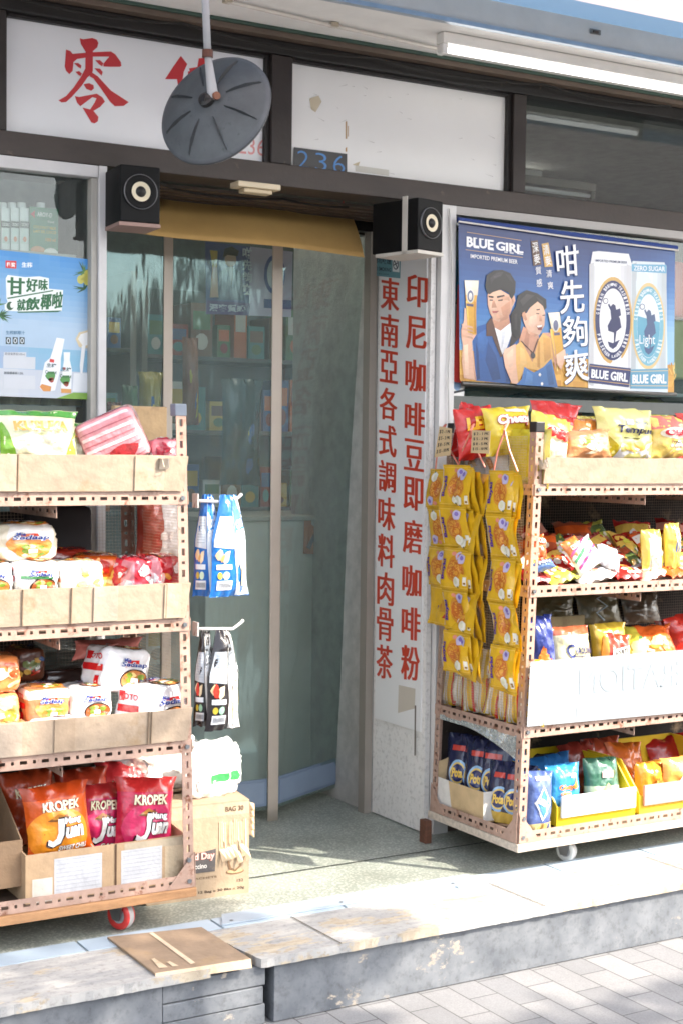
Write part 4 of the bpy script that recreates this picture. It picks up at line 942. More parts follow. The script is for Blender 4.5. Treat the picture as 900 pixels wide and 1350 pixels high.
# -------- hooks and pouches on the left rack
def hook(px, py, ln, label, n=1):
    a = at(px, py, Y=3.80); o = empty('display_hook', a, label, 'hook'); mb = MB()
    mb.tube([(0, 0, 0), (ln*.82, 0, -.006), (ln, -.0, .010), (ln+.008, 0, .018)], .0045, lin((226, 222, 220)), 8); mb.build('rod', 'whitepaint', o, smooth=True)
    mb = MB(); mb.box((-.004, -.018, -.02), (-.0005, .018, .02), lin((190, 180, 176))); mb.build('plate', 'steel', o); return o
hook(259, 660, .134, 'white display hook on the left rack post carrying the blue pouches'); hook(259, 829, .140, 'white display hook on the left rack post carrying the black pouches')
def a_pouch(c):
    def art(cv):
        cv.poly([(-.06, .95), (.9, .95), (.98, .1), (.98, -.98), (.28, -.98), (-.02, .0)], (222, 232, 240) if c == 'b' else (226, 222, 216), .5)
        cv.poly([(.0, .72), (.6, .72), (.7, .34), (.0, .25)], (60, 140, 206) if c == 'b' else (120, 126, 132), 1)
        cv.poly([(-.9, .58), (-.12, .58), (-.06, -.06), (-.95, -.02)], (206, 214, 222) if c == 'b' else (186, 192, 200), 1)
        for k in range(9): cv.rect(-.8, .5-k*.055, -.2, .51-k*.055, (150, 164, 180), 1.6)
        cv.quadtext('COD', (.08, .50), (.66, .54), (.72, .38), (.06, .34), (246, 248, 250), 2, .03); cv.quadtext('FISH', (.06, .30), (.82, .36), (.88, .16), (.08, .08), (250, 252, 254), 2, .04)
        for i, (x, y, r_, q) in enumerate(((-.72, -.18, .18, (226, 196, 150)), (-.42, -.22, .2, (236, 214, 176)), (-.6, -.25, .12, (206, 150, 90)), (.5, -.2, .3, (240, 224, 190)), (.6, -.5, .3, (232, 206, 160)))): cv.ell(x, y, r_, r_*.55, q, 2+.3*i, 12, .3*i, .4, i)
        if c == 'k': cv.ell(-.66, -.2, .16, .13, (206, 50, 34), 4, 12, 0, .3)
        cv.rect(-.86, -.46, -.12, -.36, (224, 228, 232), 2); cv.ell(-.38, -.58, .17, .08, (206, 222, 190) if c == 'b' else (150, 196, 166), 2); cv.ell(-.7, -.58, .12, .07, (196, 176, 60), 2)
        cv.rect(-.82, -.86, -.06, -.68, (232, 232, 234), 2)
        for k in range(14): cv.rect(-.76+k*.048, -.82, -.74+k*.048, -.72, (60, 70, 84), 3)
        for k in range(4): cv.rect(.42, -.74-.05*k, .72, -.72-.05*k, (110, 130, 160), 2)
    return art
def pouch(px, Y, label, base, art, seed, rz):
    x0, x1, y0, y1 = px; m, w, h = spot(x0, x1, y0, y1, Y); mb = MB(); P0 = bag_surface(w, h, .05, seed)
    def P(u, v, l, side=1):                          # gathered at the top where it hangs
        p = P0(u, v, l, side); k = 1 if v < .1 else 1-.62*((v-.1)/.9)**1.1
        return (p[0]*k, p[1]*(1.0 if v < .6 else 1.2), p[2])
    nu, nv = 20, 32; fr_ = None
    for side in (1, -1):
        vs = [P(-1+2*i/nu, -1+2*j/nv, 0, side) for j in range(nv+1) for i in range(nu+1)]
        fr_ = fr_ or vs
        fs = [(j*(nu+1)+i, j*(nu+1)+i+1, (j+1)*(nu+1)+i+1, (j+1)*(nu+1)+i)[::side] for j in range(nv) for i in range(nu)]
        mb.add(vs, fs, [lin(base) for _ in fs])
    art(Canvas(mb, on_grid(fr_, nu, nv), seg=.11))
    return mb.build('fish_snack_pouch', 'film', smooth=True, label=label, cat='pouch', loc=m, rot=(0, 0, rz))
pouch((272, 330, 652, 786), 3.795, 'pale blue fish snack pouch at the outer end of the upper hook', (30, 112, 190), a_pouch('b'), 51, R(14))
pouch((256, 290, 652, 786), 3.82, 'darker blue fish snack pouch next to the post on the upper hook', (28, 104, 184), a_pouch('b'), 52, R(-25))
pouch((268, 318, 830, 962), 3.795, 'black and cream fish snack pouch at the outer end of the lower hook', (36, 30, 32), a_pouch('k'), 53, R(12))
pouch((256, 284, 832, 958), 3.82, 'black fish snack pouch next to the post on the lower hook', (34, 30, 32), a_pouch('k'), 54, R(-25))

# -------- carton and white bags behind the left rack
c0 = at(229, 1190, z=0); c1 = at(328, 1177, z=0); hgt = .285; wv = Vector((c1.x-c0.x, c1.y-c0.y, 0)); dv = Vector((-wv.y, wv.x, 0)).normalized()*.26; up3 = Vector((0, 0, hgt))
c0 = c0-wv*.35; wv = c1-c0; wv.z = 0
o = empty('carton', c0+wv/2, 'large torn brown carton standing on the shop floor behind the left rack', 'carton'); M = o.location
mb = MB(); CC = lin((166, 145, 120)); t = lambda a, b, c: c0+wv*a+dv*b+up3*c-M
mb.add([t(a, b, c) for c in (0, 1) for b in (0, 1) for a in (0, 1)], [(0, 1, 5, 4), (1, 3, 7, 5), (3, 2, 6, 7), (2, 0, 4, 6), (0, 2, 3, 1)], CC)
fr = (wv.normalized().cross(Vector((0, 0, 1)))).normalized()
cv = Canvas(mb, lambda u, v, l: t(u, 0, v)+fr*l, step=.0008)
cv.rect(.0, .86, 1, .99, (180, 160, 134), .5); cv.text('BAG 30', .76, .90, .94, .955, (96, 76, 58), 2, .02)
cv.poly([(.30, .46), (.67, .52), (.66, .28), (.30, .28)], (84, 80, 80), 2); cv.outlined('Good Day', .31, .40, .655, .495, (222, 180, 170), (120, 70, 64), 3, .03, .10); cv.text('cappuccino', .33, .31, .58, .375, (226, 222, 216), 3, .02)
cv.text('20 SACHETS', .36, .21, .68, .232, (110, 88, 66), 1, .01); cv.text('12 Bag x 30 Bks x 20g', .50, .05, .955, .085, (70, 56, 46), 1, .025); cv.text('152', .88, .135, .945, .165, (80, 64, 52), 1, .02)
cv.ell(.86, .25, .09, .03, (120, 92, 66), 1, 18); cv.ell(.86, .258, .08, .022, (190, 158, 118), 2, 18); cv.poly([(.78, .38), (.80, .28), (.86, .25), (.92, .30), (.93, .40), (.91, .40), (.905, .31), (.86, .27), (.82, .30), (.80, .38)], (120, 92, 66), 2)
cv.rect(.12, .04, .26, .09, (176, 144, 104), 1); rnd = random.Random(9)
for k in range(16):                                  # torn face: strips of paper lifting off
    u = .70+.29*k/16; top_ = .80+rnd.uniform(-.03, .03); bot = .52+rnd.uniform(-.08, .06)-.0
    cv.poly([(u, top_), (u+.012, top_+.01), (u+.014+rnd.uniform(-.006, .006), bot), (u+.002, bot+.02)], rnd.choice([(216, 190, 152), (170, 136, 96), (200, 172, 134), (226, 204, 170)]), 2+rnd.uniform(0, 3))
for k in range(7):
    u = .70+.04*k; v = .52+rnd.uniform(-.06, .03); a = t(u, 0, v)+fr*.001; mb.add([a, a+wv*.045, a+wv*.06-up3*.10+fr*.02, a+wv*.02-up3*.13+fr*.012], [(0, 1, 2, 3)], lin((222, 200, 166)))
for k in range(5):
    a = t(1, .0, .98-.07*k); mb.add([a, a-up3*.07, a-up3*.10+wv*.04+fr*.01, a-up3*.02+wv*.05], [(0, 1, 2, 3)], lin((206, 176, 138)))
mb.build('carton_body', 'board', o)
mb = MB(); mb.add([t(0, 0, 1), t(1, 0, 1), t(1.0, .5, 1.02), t(0, .5, 1.02)], [(0, 1, 2, 3)], CC); mb.add([t(0, 1, 1), t(1, 1, 1), t(1.0, .55, 1.05), t(0, .55, 1.05)], [(0, 1, 2, 3)], CC); mb.build('flap', 'board', o, solid=.004)
P1 = at(300, 1066, Y=4.03)
make_pack('rice_bag', 'flat white bag with a green stripe on top of the torn carton', 'bag', .19, .17, .055, lambda k, u, v: (238, 238, 236), lambda f, t, s: (f.rect(-.2, -.5, .5, -.2, (60, 150, 80), 1), f.rect(.56, -.5, .9, -.15, (60, 150, 80), 1)), 61, 'wrap', None, Vector((1.93, 4.06, .292)), (0, 0, .1), 3.4, .2, 14)
make_pack('rice_bag', 'bulging white bag heaped behind the green striped one on the carton', 'bag', .18, .16, .075, lambda k, u, v: (238, 236, 234), None, 62, 'wrap', None, Vector((1.86, 4.20, .292)), (0, R(-8), .2), 2.8, .3, 16)
make_pack('rice_bag', 'white bag on the carton beside the left rack post', 'bag', .16, .2, .115, lambda k, u, v: (236, 232, 230), lambda f, t, s: a_mix(f, t, s, [(236, 214, 200), (240, 226, 214)], 3), 63, 'wrap', None, Vector((1.70, 4.14, .292)), (0, R(6), -.2), 2.8, .3, 16)
mb = MB(); rnd = random.Random(2); n = 12; vs = []
for j in range(n+1):
    for i in range(n+1):
        u, v = i/n, j/n; vs.append((1.84+.20*u-.05*v+.012*rnd.uniform(-1, 1), 4.29+.05*rnd.uniform(-1, 1), .30+.21*v*(1-.5*u)+.012*rnd.uniform(-1, 1)))
mb.add(vs, [(j*(n+1)+i, j*(n+1)+i+1, (j+1)*(n+1)+i+1, (j+1)*(n+1)+i) for j in range(n) for i in range(n)], lin((230, 232, 232)))
mb.build('clear_bag', 'polybag', smooth=True, label='crumpled clear plastic bag standing behind the white bags on the carton', cat='plastic bag', solid=.001)
# ------------------------------------------------------------------ right rack, top shelf
def word(w, wc, we, y=.1, h=.4, slant=.03, bold=.05, x=.7):
    return lambda cv: cv.outlined(w, -x, y, x, y+h, wc, we, 3, bold, .11, slant)
def seq(*fs): return lambda cv: [f(cv) for f in fs]
def a_tempura(cv):
    cv.poly([(-.95, -.95), (-.95, .1), (-.5, -.5), (-.4, -.95)], (196, 176, 40), .6); cv.poly([(-.4, -.4), (.2, -.55), (.98, -.2), (.98, -.98), (-.5, -.98)], (232, 232, 232), .8); cv.ell(.1, -.5, .4, .2, (222, 180, 90), 1, 16, 0, .4, 3)
    cv.rect(-.22, .30, .02, .52, (190, 196, 206), 1); cv.text('WANG', .08, .36, .6, .48, (90, 120, 150), 1, .02)
    for k in range(3): cv.rect(-.2, .34+.06*k, 0, .36+.06*k, (240, 240, 240), 2)
    cv.quadtext('Tempura', (-.52, .30), (1.0, .22), (.96, -.06), (-.58, -.10), (34, 40, 80), 3, .03); cv.rect(-.3, -.22, .3, -.17, (120, 120, 60), 1)
def a_oishi(cv):
    cv.poly([(-1, .35), (1, .5), (1, .98), (-1, .98)], (226, 120, 110), .6); cv.poly([(-.6, -1), (.2, -.1), (.98, -.98)], (242, 240, 232), .8); cv.poly([(-.3, -1), (.2, -.3), (.7, -.98)], (232, 190, 120), 1)
    cv.ell(.0, .18, .72, .26, (250, 236, 214), 1, 24); cv.outlined('Oishi', -.6, .05, .66, .34, (206, 30, 50), (250, 240, 230), 3, .05, .1); cv.text('Prawn', -.3, -.30, .4, -.14, (60, 50, 40), 3, .02); cv.text('Crackers', -.4, -.5, .5, -.34, (60, 50, 40), 3, .02)
YT = 3.85
bag((854, 908, 548, 607), 3.85, .09, 'pale yellow prawn cracker bag with a red name on the right top shelf', (240, 206, 110), a_oishi, 101, -.1)
bag((782, 862, 538, 606), 3.86, .09, 'pale yellow bag with dark blue lettering in the middle of the right top shelf', (236, 226, 140), a_tempura, 102, -.08, R(2))
bag((744, 808, 566, 606), 3.82, .08, 'small orange bag lying low in front of the right top shelf', (228, 160, 110), flatart([(240, 220, 190), (200, 110, 60), (120, 140, 50)], 12, n=6), 103, -.2, R(-3))
bag((742, 806, 552, 606), 3.90, .08, 'orange bag with green and yellow lettering behind the small orange one', (222, 140, 60), word('Corn', (246, 240, 200), (70, 120, 40)), 104, -.1)
bag((704, 754, 546, 606), 3.86, .08, 'red bag with yellow lettering and a navy band right of the rack post', lambda u, v: (206, 44, 36) if v > -.6 else (40, 46, 110), seq(word('eez', (246, 190, 40), (150, 30, 20), .1, .45), lambda cv: cv.rect(-.5, -.55, .5, -.25, (246, 214, 60), 2)), 105, -.08, R(6))
bag((690, 746, 546, 606), 3.80, .08, 'yellow and white bag with red letters close behind the rack post', lambda u, v: (236, 216, 90) if v > -.1 else (246, 240, 220), word('ees', (206, 40, 40), (250, 240, 200), -.1, .5, .2), 106, -.1, R(14))
bag((694, 760, 530, 600), 3.98, .09, 'red bag standing tall behind the rack post on the right top shelf', (200, 36, 34), flatart([(240, 200, 60)], 4, n=2), 107, -.05, R(4))
bag((748, 800, 548, 602), 4.02, .09, 'olive yellow bag at the back of the right top shelf', (196, 180, 60), None, 108)
bag((640, 704, 536, 600), 3.93, .09, 'yellow bag with white and red letters behind the hanging packets', (226, 200, 50), seq(word('Cheezy', (250, 246, 240), (196, 40, 40), .15, .5, .05), lambda cv: cv.poly([(-.2, .78), (.7, .70), (.7, .86), (-.2, .9)], (246, 240, 220), 1)), 109, -.12, R(-4))
bag((604, 658, 536, 604), 4.00, .09, 'red bag with big yellow letters at the left end of the right top shelf', (206, 40, 36), word('LEEN', (250, 190, 40), (190, 40, 20), .1, .5, .05), 110, -.1, R(-8))
bag((592, 622, 530, 604), 4.08, .08, 'narrow red bag with orange letters at the far left of the right top shelf', (200, 36, 34), word('P', (250, 180, 40), (180, 40, 20), -.2, .7, .2), 111, -.05, R(12))
bag((850, 935, 552, 606), 3.96, .09, 'pinkish red bag behind the pale prawn cracker bag', (214, 90, 80), None, 112, -.05)
bag((890, 950, 545, 607), 3.84, .09, 'red bag cut by the photo edge on the right top shelf', (206, 50, 40), None, 113, -.05)
bag((812, 880, 546, 600), 4.06, .09, 'dim green and yellow bag at the back right of the right top shelf', (150, 160, 60), None, 114)
# upper near end: bags seen through the wire under the top rail
def sidebag(ya, yb_, z0, h, label, base, art=None, seed=0, X=2.93, d=.07, rx=0, name='snack_bag'):
    return make_bag(name, label, 'snack bag', abs(yb_-ya), h, d, base, art, seed, 'film', None, (X, (ya+yb_)/2, z0), (rx, 0, R(-90)))
sidebag(3.70, 3.93, 1.235, .19, 'large yellow bag behind the wire near end of the right top shelf', lambda u, v: (206, 190, 50) if u < .3 else (230, 216, 110), lambda cv: cv.poly([(-.2, -.9), (.5, -.5), (.6, .5), (.2, .9), (.9, .8), (.95, -.8)], (232, 220, 140), 1), 120)
sidebag(3.93, 4.05, 1.235, .17, 'white and navy bag behind the middle price card', lambda u, v: (224, 224, 226) if v < .3 else (46, 54, 100), flatart([(196, 130, 70), (230, 200, 150)], 5, n=4), 121)
sidebag(4.05, 4.17, 1.235, .17, 'white and navy bag behind the left price card', lambda u, v: (214, 216, 222) if v < .4 else (40, 46, 90), flatart([(170, 110, 60), (220, 190, 140)], 6, n=4), 122)
# ------------------------------------------------------------------ the heap of small packets on the second shelf
PAL = [(196, 40, 36), (220, 96, 40), (232, 190, 90), (236, 228, 220), (150, 30, 30), (196, 190, 70), (224, 150, 130), (90, 110, 60), (210, 206, 214), (170, 80, 50)]
CN = ['red', 'orange', 'sandy yellow', 'white', 'dark red', 'olive', 'pale pink', 'green', 'silver', 'brown']
rnd = random.Random(77); zsh = .925
front = [(716, 4), (748, 5), (792, 3), (836, 0), (868, 6), (902, 1)]
def heap(px, Y, ci, row, label, w=.13, h=.10, d=.05, z=0, rx=None, rz=None, art=None, base=None):
    p = at(px, 740, Y=Y); p.z = zsh+z
    b = base or PAL[ci]
    return make_bag('snack_packet', label, 'snack packet', w, h, d, b, art or flatart([PAL[(ci+3) % 10], PAL[(ci+5) % 10], (240, 230, 210), PAL[(ci+1) % 10]], int(px), n=7, band=(.1, .6, PAL[(ci+2) % 10])), int(px*3+Y*100), 'film', None, p, (rx if rx is not None else rnd.uniform(-1.2, -.7), rnd.uniform(-.25, .25), rz if rz is not None else rnd.uniform(-.5, .5)), res=(16, 18))
for i, (x, ci) in enumerate(front):
    pos = ('at the left end', 'second from the left', 'third from the left', 'fourth from the left', 'fifth from the left', 'cut by the photo edge')[i]
    heap(x, 3.74, ci, 0, f'{CN[ci]} packet {pos} in the front row of the second right shelf', .16, .11, .045, .012, -1.35)
for i, (x, ci) in enumerate([(722, 1), (752, 0), (782, 8), (814, 4), (842, 7), (892, 2)]):
    pos = ('at the left end', 'second from the left', 'third from the left', 'fourth from the left', 'fifth from the left', 'at the right end')[i]
    heap(x, 3.85, ci, 1, f'{CN[ci]} packet {pos} in the second row of the packet heap', .15, .12, .055, .02, -.95)
for i, (x, ci) in enumerate([(716, 9), (746, 5), (776, 4), (808, 0), (838, 2), (866, 1), (900, 7)]):
    pos = ('at the left end', 'second from the left', 'third from the left', 'fourth from the left', 'fifth from the left', 'sixth from the left', 'at the right end')[i]
    heap(x, 3.96, ci, 2, f'{CN[ci]} packet {pos} in the third row of the packet heap', .15, .13, .055, .045, -.8)
for i, (x, ci) in enumerate([(724, 4), (760, 9), (800, 5), (840, 0), (886, 4)]):
    pos = ('at the left end', 'second from the left', 'in the middle', 'fourth from the left', 'at the right end')[i]
    heap(x, 4.08, ci, 3, f'{CN[ci]} packet {pos} of the last shadowy row of the packet heap', .15, .14, .05, .06, -.6)
bag((752, 778, 706, 738), 3.79, .04, 'tan packet reading CORN BITS near the left of the packet heap', (206, 120, 60), lambda cv: cv.outlined('CORN BITS', -.7, 0, .7, .4, (246, 236, 210), (140, 50, 30), 3, .03, .1), 131, -.5, R(-20), .2, 'snack_packet', 'snack packet')
bag((700, 722, 700, 735), 3.77, .04, 'orange packet reading CORN beside the rack post on the second shelf', (206, 90, 40), lambda cv: cv.outlined('CORN', -.7, 0, .7, .4, (246, 236, 210), (140, 50, 30), 3, .03, .1), 132, -.5, R(8), 0, 'snack_packet', 'snack packet')
bag((762, 800, 708, 748), 3.765, .05, 'white packet with pink and green stripes tilted in the front of the heap', (236, 236, 236), lambda cv: [cv.poly([(-.9, -.7+.5*k), (.9, .1+.5*k), (.9, .3+.5*k), (-.9, -.5+.5*k)], c, 1+k*.2) for k, c in enumerate(((220, 80, 140), (90, 170, 110), (220, 80, 140)))], 133, -.5, R(-28), 0, 'snack_packet', 'snack packet')
bag((786, 818, 716, 748), 3.76, .06, 'plain silver packet lying right of the striped one in the heap', (226, 224, 228), None, 134, -.6, R(25), 0, 'snack_packet', 'snack packet')
bag((700, 734, 738, 752), 3.73, .04, 'navy and white packet with round letters at the front left of the second shelf', (70, 100, 150), lambda cv: cv.outlined('YOH', -.6, -.2, .5, .3, (246, 246, 246), (40, 40, 60), 3, .03, .1), 135, -.7, R(-12), 0, 'snack_packet', 'snack packet')
bag((845, 873, 698, 752), 3.77, .06, 'upright yellow and white packet toward the right of the second right shelf', lambda u, v: (230, 206, 90) if abs(u) > .6 or v > .6 else (244, 236, 214), flatart([(200, 210, 160), (230, 220, 190)], 3, n=5), 136, -.1, 0, 0, 'snack_packet', 'snack packet')
bag((876, 897, 690, 752), 3.77, .06, 'tall narrow yellow packet with blue marks near the right photo edge', (226, 196, 90), lambda cv: [cv.poly([(-.3+.2*k, -.2), (-.1+.2*k, .6), (-.02+.2*k, .6), (-.2+.2*k, -.2)], (60, 100, 180), 2+k*.1) for k in range(3)], 137, -.05, R(-3), 0, 'snack_packet', 'snack packet')
# ------------------------------------------------------------------ third shelf, behind the printed sheet
Y3 = 3.78
bag((700, 736, 812, 905), Y3, .08, 'navy bag with orange crisps beside the post on the third right shelf', (50, 62, 130), flatart([(226, 120, 50), (240, 190, 90), (200, 60, 40)], 9, n=9), 141, -.05, R(-8))
bag((728, 780, 826, 905), Y3, .09, 'cream cracker bag with a large blue initial on the third right shelf', lambda u, v: (222, 212, 166) if v < .75 else (180, 90, 60), lambda cv: (cv.text('C', -.55, -.05, -.2, .42, (50, 60, 120), 2, .03), cv.text('RACKLINGS', -.16, .08, .85, .30, (50, 60, 120), 2, .03), cv.rect(-.3, -.02, .3, .01, (50, 60, 120), 2), cv.poly([(-.9, -.7), (.9, -.55), (.9, -.95), (-.9, -.95)], (220, 140, 80), 1)), 142, -.12)
bag((780, 828, 822, 905), Y3+.04, .09, 'mustard bag standing behind the small red bag on the third right shelf', (206, 172, 60), lambda cv: cv.outlined('Pota', -.2, .1, .7, .4, (180, 50, 60), (240, 220, 140), 3, .03, .1), 143, -.1)
bag((788, 826, 836, 905), 3.745, .07, 'small red bag with a white name label in front of the mustard bag', lambda u, v: (210, 60, 36) if abs(u) < .75 else (232, 150, 50), lambda cv: (cv.poly([(-.6, -.15), (.7, .15), (.66, .62), (-.62, .36)], (240, 236, 226), 2), cv.quadtext('POTATO', (-.5, .32), (.55, .54), (.56, .34), (-.5, .12), (60, 50, 50), 3, .03), cv.quadtext('CRUNCH', (-.5, .10), (.55, .32), (.56, .14), (-.5, -.10), (60, 50, 50), 3, .03)), 144, -.1, R(8))
p = at(866, 880, Y=3.80); p.z = .60
make_bag('snack_bag', 'orange and green bag lying across the right of the third right shelf', 'snack bag', .26, .20, .10, lambda u, v: (206, 190, 70) if u < -.3 else (222, 100, 40), flatart([(240, 150, 60), (240, 210, 150), (70, 110, 60)], 14, n=8), 145, 'film', None, p, (-.75, 0, R(-8)))
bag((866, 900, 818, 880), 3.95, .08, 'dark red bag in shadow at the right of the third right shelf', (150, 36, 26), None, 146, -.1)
bag((884, 950, 806, 880), 3.90, .08, 'red bag with a folded top cut by the photo edge on the third right shelf', (196, 48, 36), None, 147, -.1, R(-10))
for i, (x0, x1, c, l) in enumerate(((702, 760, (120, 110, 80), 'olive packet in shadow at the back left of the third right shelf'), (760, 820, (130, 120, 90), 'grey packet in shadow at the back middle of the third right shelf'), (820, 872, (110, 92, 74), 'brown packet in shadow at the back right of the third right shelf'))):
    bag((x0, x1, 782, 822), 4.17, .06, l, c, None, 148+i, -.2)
mb = MB(); p = at(743, 800, Y=4.1); a, b = at(702, 815, Y=4.12), at(770, 812, Y=4.12); mb.box(Vector((a.x, 4.12, .5)), Vector((b.x, 4.13, a.z)), lin((190, 170, 130))); mb.build('divider_board', 'board', label='pale cardboard divider standing at the back of the third right shelf', cat='divider')
mb = MB(); pts = [at(x, y, Y=4.02) for x, y in ((784, 772), (800, 782), (786, 789), (800, 799), (786, 808), (796, 818))]; mb.tube(pts, .0035, lin((170, 186, 196)), 6); mb.build('cord', 'plastic', label='pale blue zigzag cord hanging behind the third right shelf', cat='cord')
# ------------------------------------------------------------------ bottom shelf
def a_planet(cv):
    cv.ell(0, -.25, .62, .42, (150, 190, 230), 1, 20); cv.ell(0, -.25, .52, .34, (236, 206, 120), 2, 20); cv.ell(0, -.25, .44, .28, (40, 50, 100), 3, 20); cv.text('Pota', -.36, -.40, .36, -.10, (240, 200, 90), 4, .05); cv.rect(-.5, .45, .5, .62, (196, 70, 60), 2); cv.poly([(-1, -1), (1, -1), (1, -.7), (-1, -.62)], (226, 190, 90), 1)
zb = .10
navy = []
for i in range(6):
    y = 4.14-.055*i if i < 4 else 3.90-.05*(i-4); z = .165 if i < 4 else .13
    l = ('navy bag farthest inside the white carton on the bottom right shelf', 'second navy bag from the wall end in the white carton', 'third navy bag from the wall end in the white carton', 'navy bag nearest the post end inside the white carton', 'navy bag standing just outside the white carton', 'navy bag next to the rack post on the bottom right shelf')[i]
    make_bag('snack_bag', l, 'snack bag', .13, .215 if i < 4 else .20, .055, lambda u, v: (34, 40, 72) if v > -.72 else (214, 176, 90), a_planet, 160+i, 'film', 'navy bags', (2.90+.018*(i % 2), y, z), (R(-12), 0, R(-62)))
o = empty('carton', (2.90, 4.05, .131), 'open white and brown carton holding the navy bags on the bottom right shelf', 'box'); mb = MB(); WC, BC = lin((226, 222, 216)), lin((206, 178, 136))
mb.box((-.055, -.13, 0), (.10, .14, .004), BC)
mb.add([(-.055, -.13, .004), (-.055, .14, .004), (-.055, .14, .098), (-.055, -.13, .10)], [(0, 3, 2, 1)], [BC]); mb.add([(-.0555, .05, .004), (-.0555, .14, .004), (-.0555, .14, .10), (-.0555, .07, .099)], [(0, 3, 2, 1)], [WC]); mb.add([(-.055, -.13, .004), (.10, -.13, .004), (.10, -.13, .10), (-.055, -.13, .10)], [(0, 1, 2, 3)], [WC]); mb.add([(-.055, .14, .004), (.10, .14, .004), (.10, .14, .19), (-.055, .14, .15)], [(0, 1, 2, 3)], [BC]); mb.add([(.10, -.13, .004), (.10, .14, .004), (.10, .14, .1), (.10, -.13, .1)], [(0, 1, 2, 3)], [BC])
cv = Canvas(mb, lambda u, v, l: (u, -.1325-l, v)); cv.rect(-.01, .03, .075, .07, (60, 50, 50)); cv.rect(-.006, .034, .071, .066, (226, 222, 216), 2)
for k in range(11): cv.rect(-.003+k*.0065, .038, -.003+k*.0065+.003, .062, (60, 50, 50), 3)
for k in range(2): cv.rect(-.02, .078+.007*k, .05, .081+.007*k, (90, 90, 90), 1)
mb.build('carton_body', 'board', o, solid=.003)
def a_diamond(cv):
    cv.poly([(0, .55), (.62, .0), (0, -.6), (-.62, 0)], (236, 238, 240), 1); cv.poly([(0, .45), (.5, .0), (0, -.5), (-.5, 0)], (70, 130, 200), 2); cv.poly([(-.5, .0), (-.2, .14), (.2, .06), (.5, .14), (.2, -.16), (-.2, -.06)], (240, 222, 170), 3); cv.rect(-.5, .72, .5, .84, (230, 200, 206), 2); cv.poly([(-1, -1), (1, -1), (1, -.62), (-1, -.7)], (238, 214, 150), 1); cv.ell(.2, -.82, .4, .12, (226, 190, 110), 2, 14, 0, .3)
bag((688, 726, 1018, 1098), 3.76, .07, 'blue and cream bag with a diamond emblem right of the rack post', (84, 104, 160), a_diamond, 171, -.1, R(4))
def bin_(name, x0, x1, ytop, ybot, label, col, lip, Yf=3.765):
    a, b = at(x0, ybot, Y=Yf), at(x1, ybot-6, Y=Yf); w = b.x-a.x; h = .10; D = .38; zz = .131
    o = empty(name, (a.x+w/2, Yf, zz), label, 'bin'); c = lin(col); mb = MB()
    mb.box((-w/2, 0, 0), (w/2, D, .004), c); mb.box((-w/2+.004, 0, .004), (w/2-.004, .004, h*.62), c); mb.box((-w/2, D-.004, .004), (w/2, D, h*1.7), c)
    for s in (-1, 1):
        x = s*w/2; q = [(x, 0, .004), (x, D, .004), (x, D, h*1.7), (x, .10, h*1.7), (x, 0, h*.62)]; q2 = [(x-s*.005, y, z) for _, y, z in q]
        mb.add(q+q2, [(0, 1, 2, 3, 4), (9, 8, 7, 6, 5)]+[(k, 5+k, 5+(k+1) % 5, (k+1) % 5) for k in range(5)], c)
    mb.build('bin_body', 'plastic', o)
    mb = MB(); mb.box((-w/2+.012, -.012, .028), (w/2-.006, -.003, h*.98), lin(lip)); mb.build('front_card', 'print', o, bevel=.002); return o
bin_('storage_bin', 733, 836, 1035, 1088, 'yellow plastic bin with a white front holding the blue and green bags', (236, 206, 40), (236, 240, 238))
bin_('storage_bin', 842, 980, 1035, 1066, 'yellow plastic bin with a pale red front cut by the photo edge', (236, 206, 60), (226, 150, 142))
bag((720, 766, 1008, 1070), 3.80, .07, 'bright blue snack bag in front of the yellow bin', lambda u, v: (60, 150, 206) if v > -.7 else (236, 200, 60), lambda cv: (cv.text('Oheya!', -.6, -.1, .5, .18, (226, 120, 40), 3, .05), cv.outlined('ohya', -.55, -.3, .1, -.1, (226, 120, 50), (250, 250, 250), 3, .04, .12), cv.poly([(.2, 0), (.5, .5), (.65, .0)], (236, 190, 90), 2), cv.rect(.1, .45, .5, .6, (236, 190, 200), 2)), 173, -.12)
bag((768, 816, 1000, 1066), 3.82, .08, 'dark green snack bag with a pale lower half in the yellow bin', lambda u, v: (60, 104, 84) if v > -.1 else (176, 190, 160), lambda cv: (cv.rect(-.3, .25, .3, .5, (232, 196, 190), 2), cv.poly([(-.6, -.5), (0, .05), (.6, -.5)], (196, 196, 130), 1), cv.rect(-.5, -.85, .4, -.72, (150, 160, 110), 2)), 174, -.12, R(3))
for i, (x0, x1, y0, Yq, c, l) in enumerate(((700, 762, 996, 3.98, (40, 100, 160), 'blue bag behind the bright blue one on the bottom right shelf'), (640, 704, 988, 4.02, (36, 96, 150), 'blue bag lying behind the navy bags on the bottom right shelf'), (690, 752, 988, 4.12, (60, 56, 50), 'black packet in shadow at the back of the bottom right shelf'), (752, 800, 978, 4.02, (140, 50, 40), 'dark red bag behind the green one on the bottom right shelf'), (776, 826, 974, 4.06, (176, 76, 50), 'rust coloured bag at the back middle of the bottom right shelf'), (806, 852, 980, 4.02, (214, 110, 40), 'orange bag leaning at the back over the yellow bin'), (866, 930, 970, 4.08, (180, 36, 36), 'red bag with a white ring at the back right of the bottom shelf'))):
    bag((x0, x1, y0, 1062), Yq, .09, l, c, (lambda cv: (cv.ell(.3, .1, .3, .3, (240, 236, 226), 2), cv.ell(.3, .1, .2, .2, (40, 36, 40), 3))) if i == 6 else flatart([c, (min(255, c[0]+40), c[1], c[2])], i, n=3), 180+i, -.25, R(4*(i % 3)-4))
bag((836, 878, 1004, 1066), 3.84, .08, 'orange bag with faint lettering at the left of the red fronted bin', (226, 150, 50), lambda cv: cv.outlined('Nova', -.1, -.1, .7, .3, (206, 150, 70), (180, 100, 40), 3, .04, .1), 190, -.1)
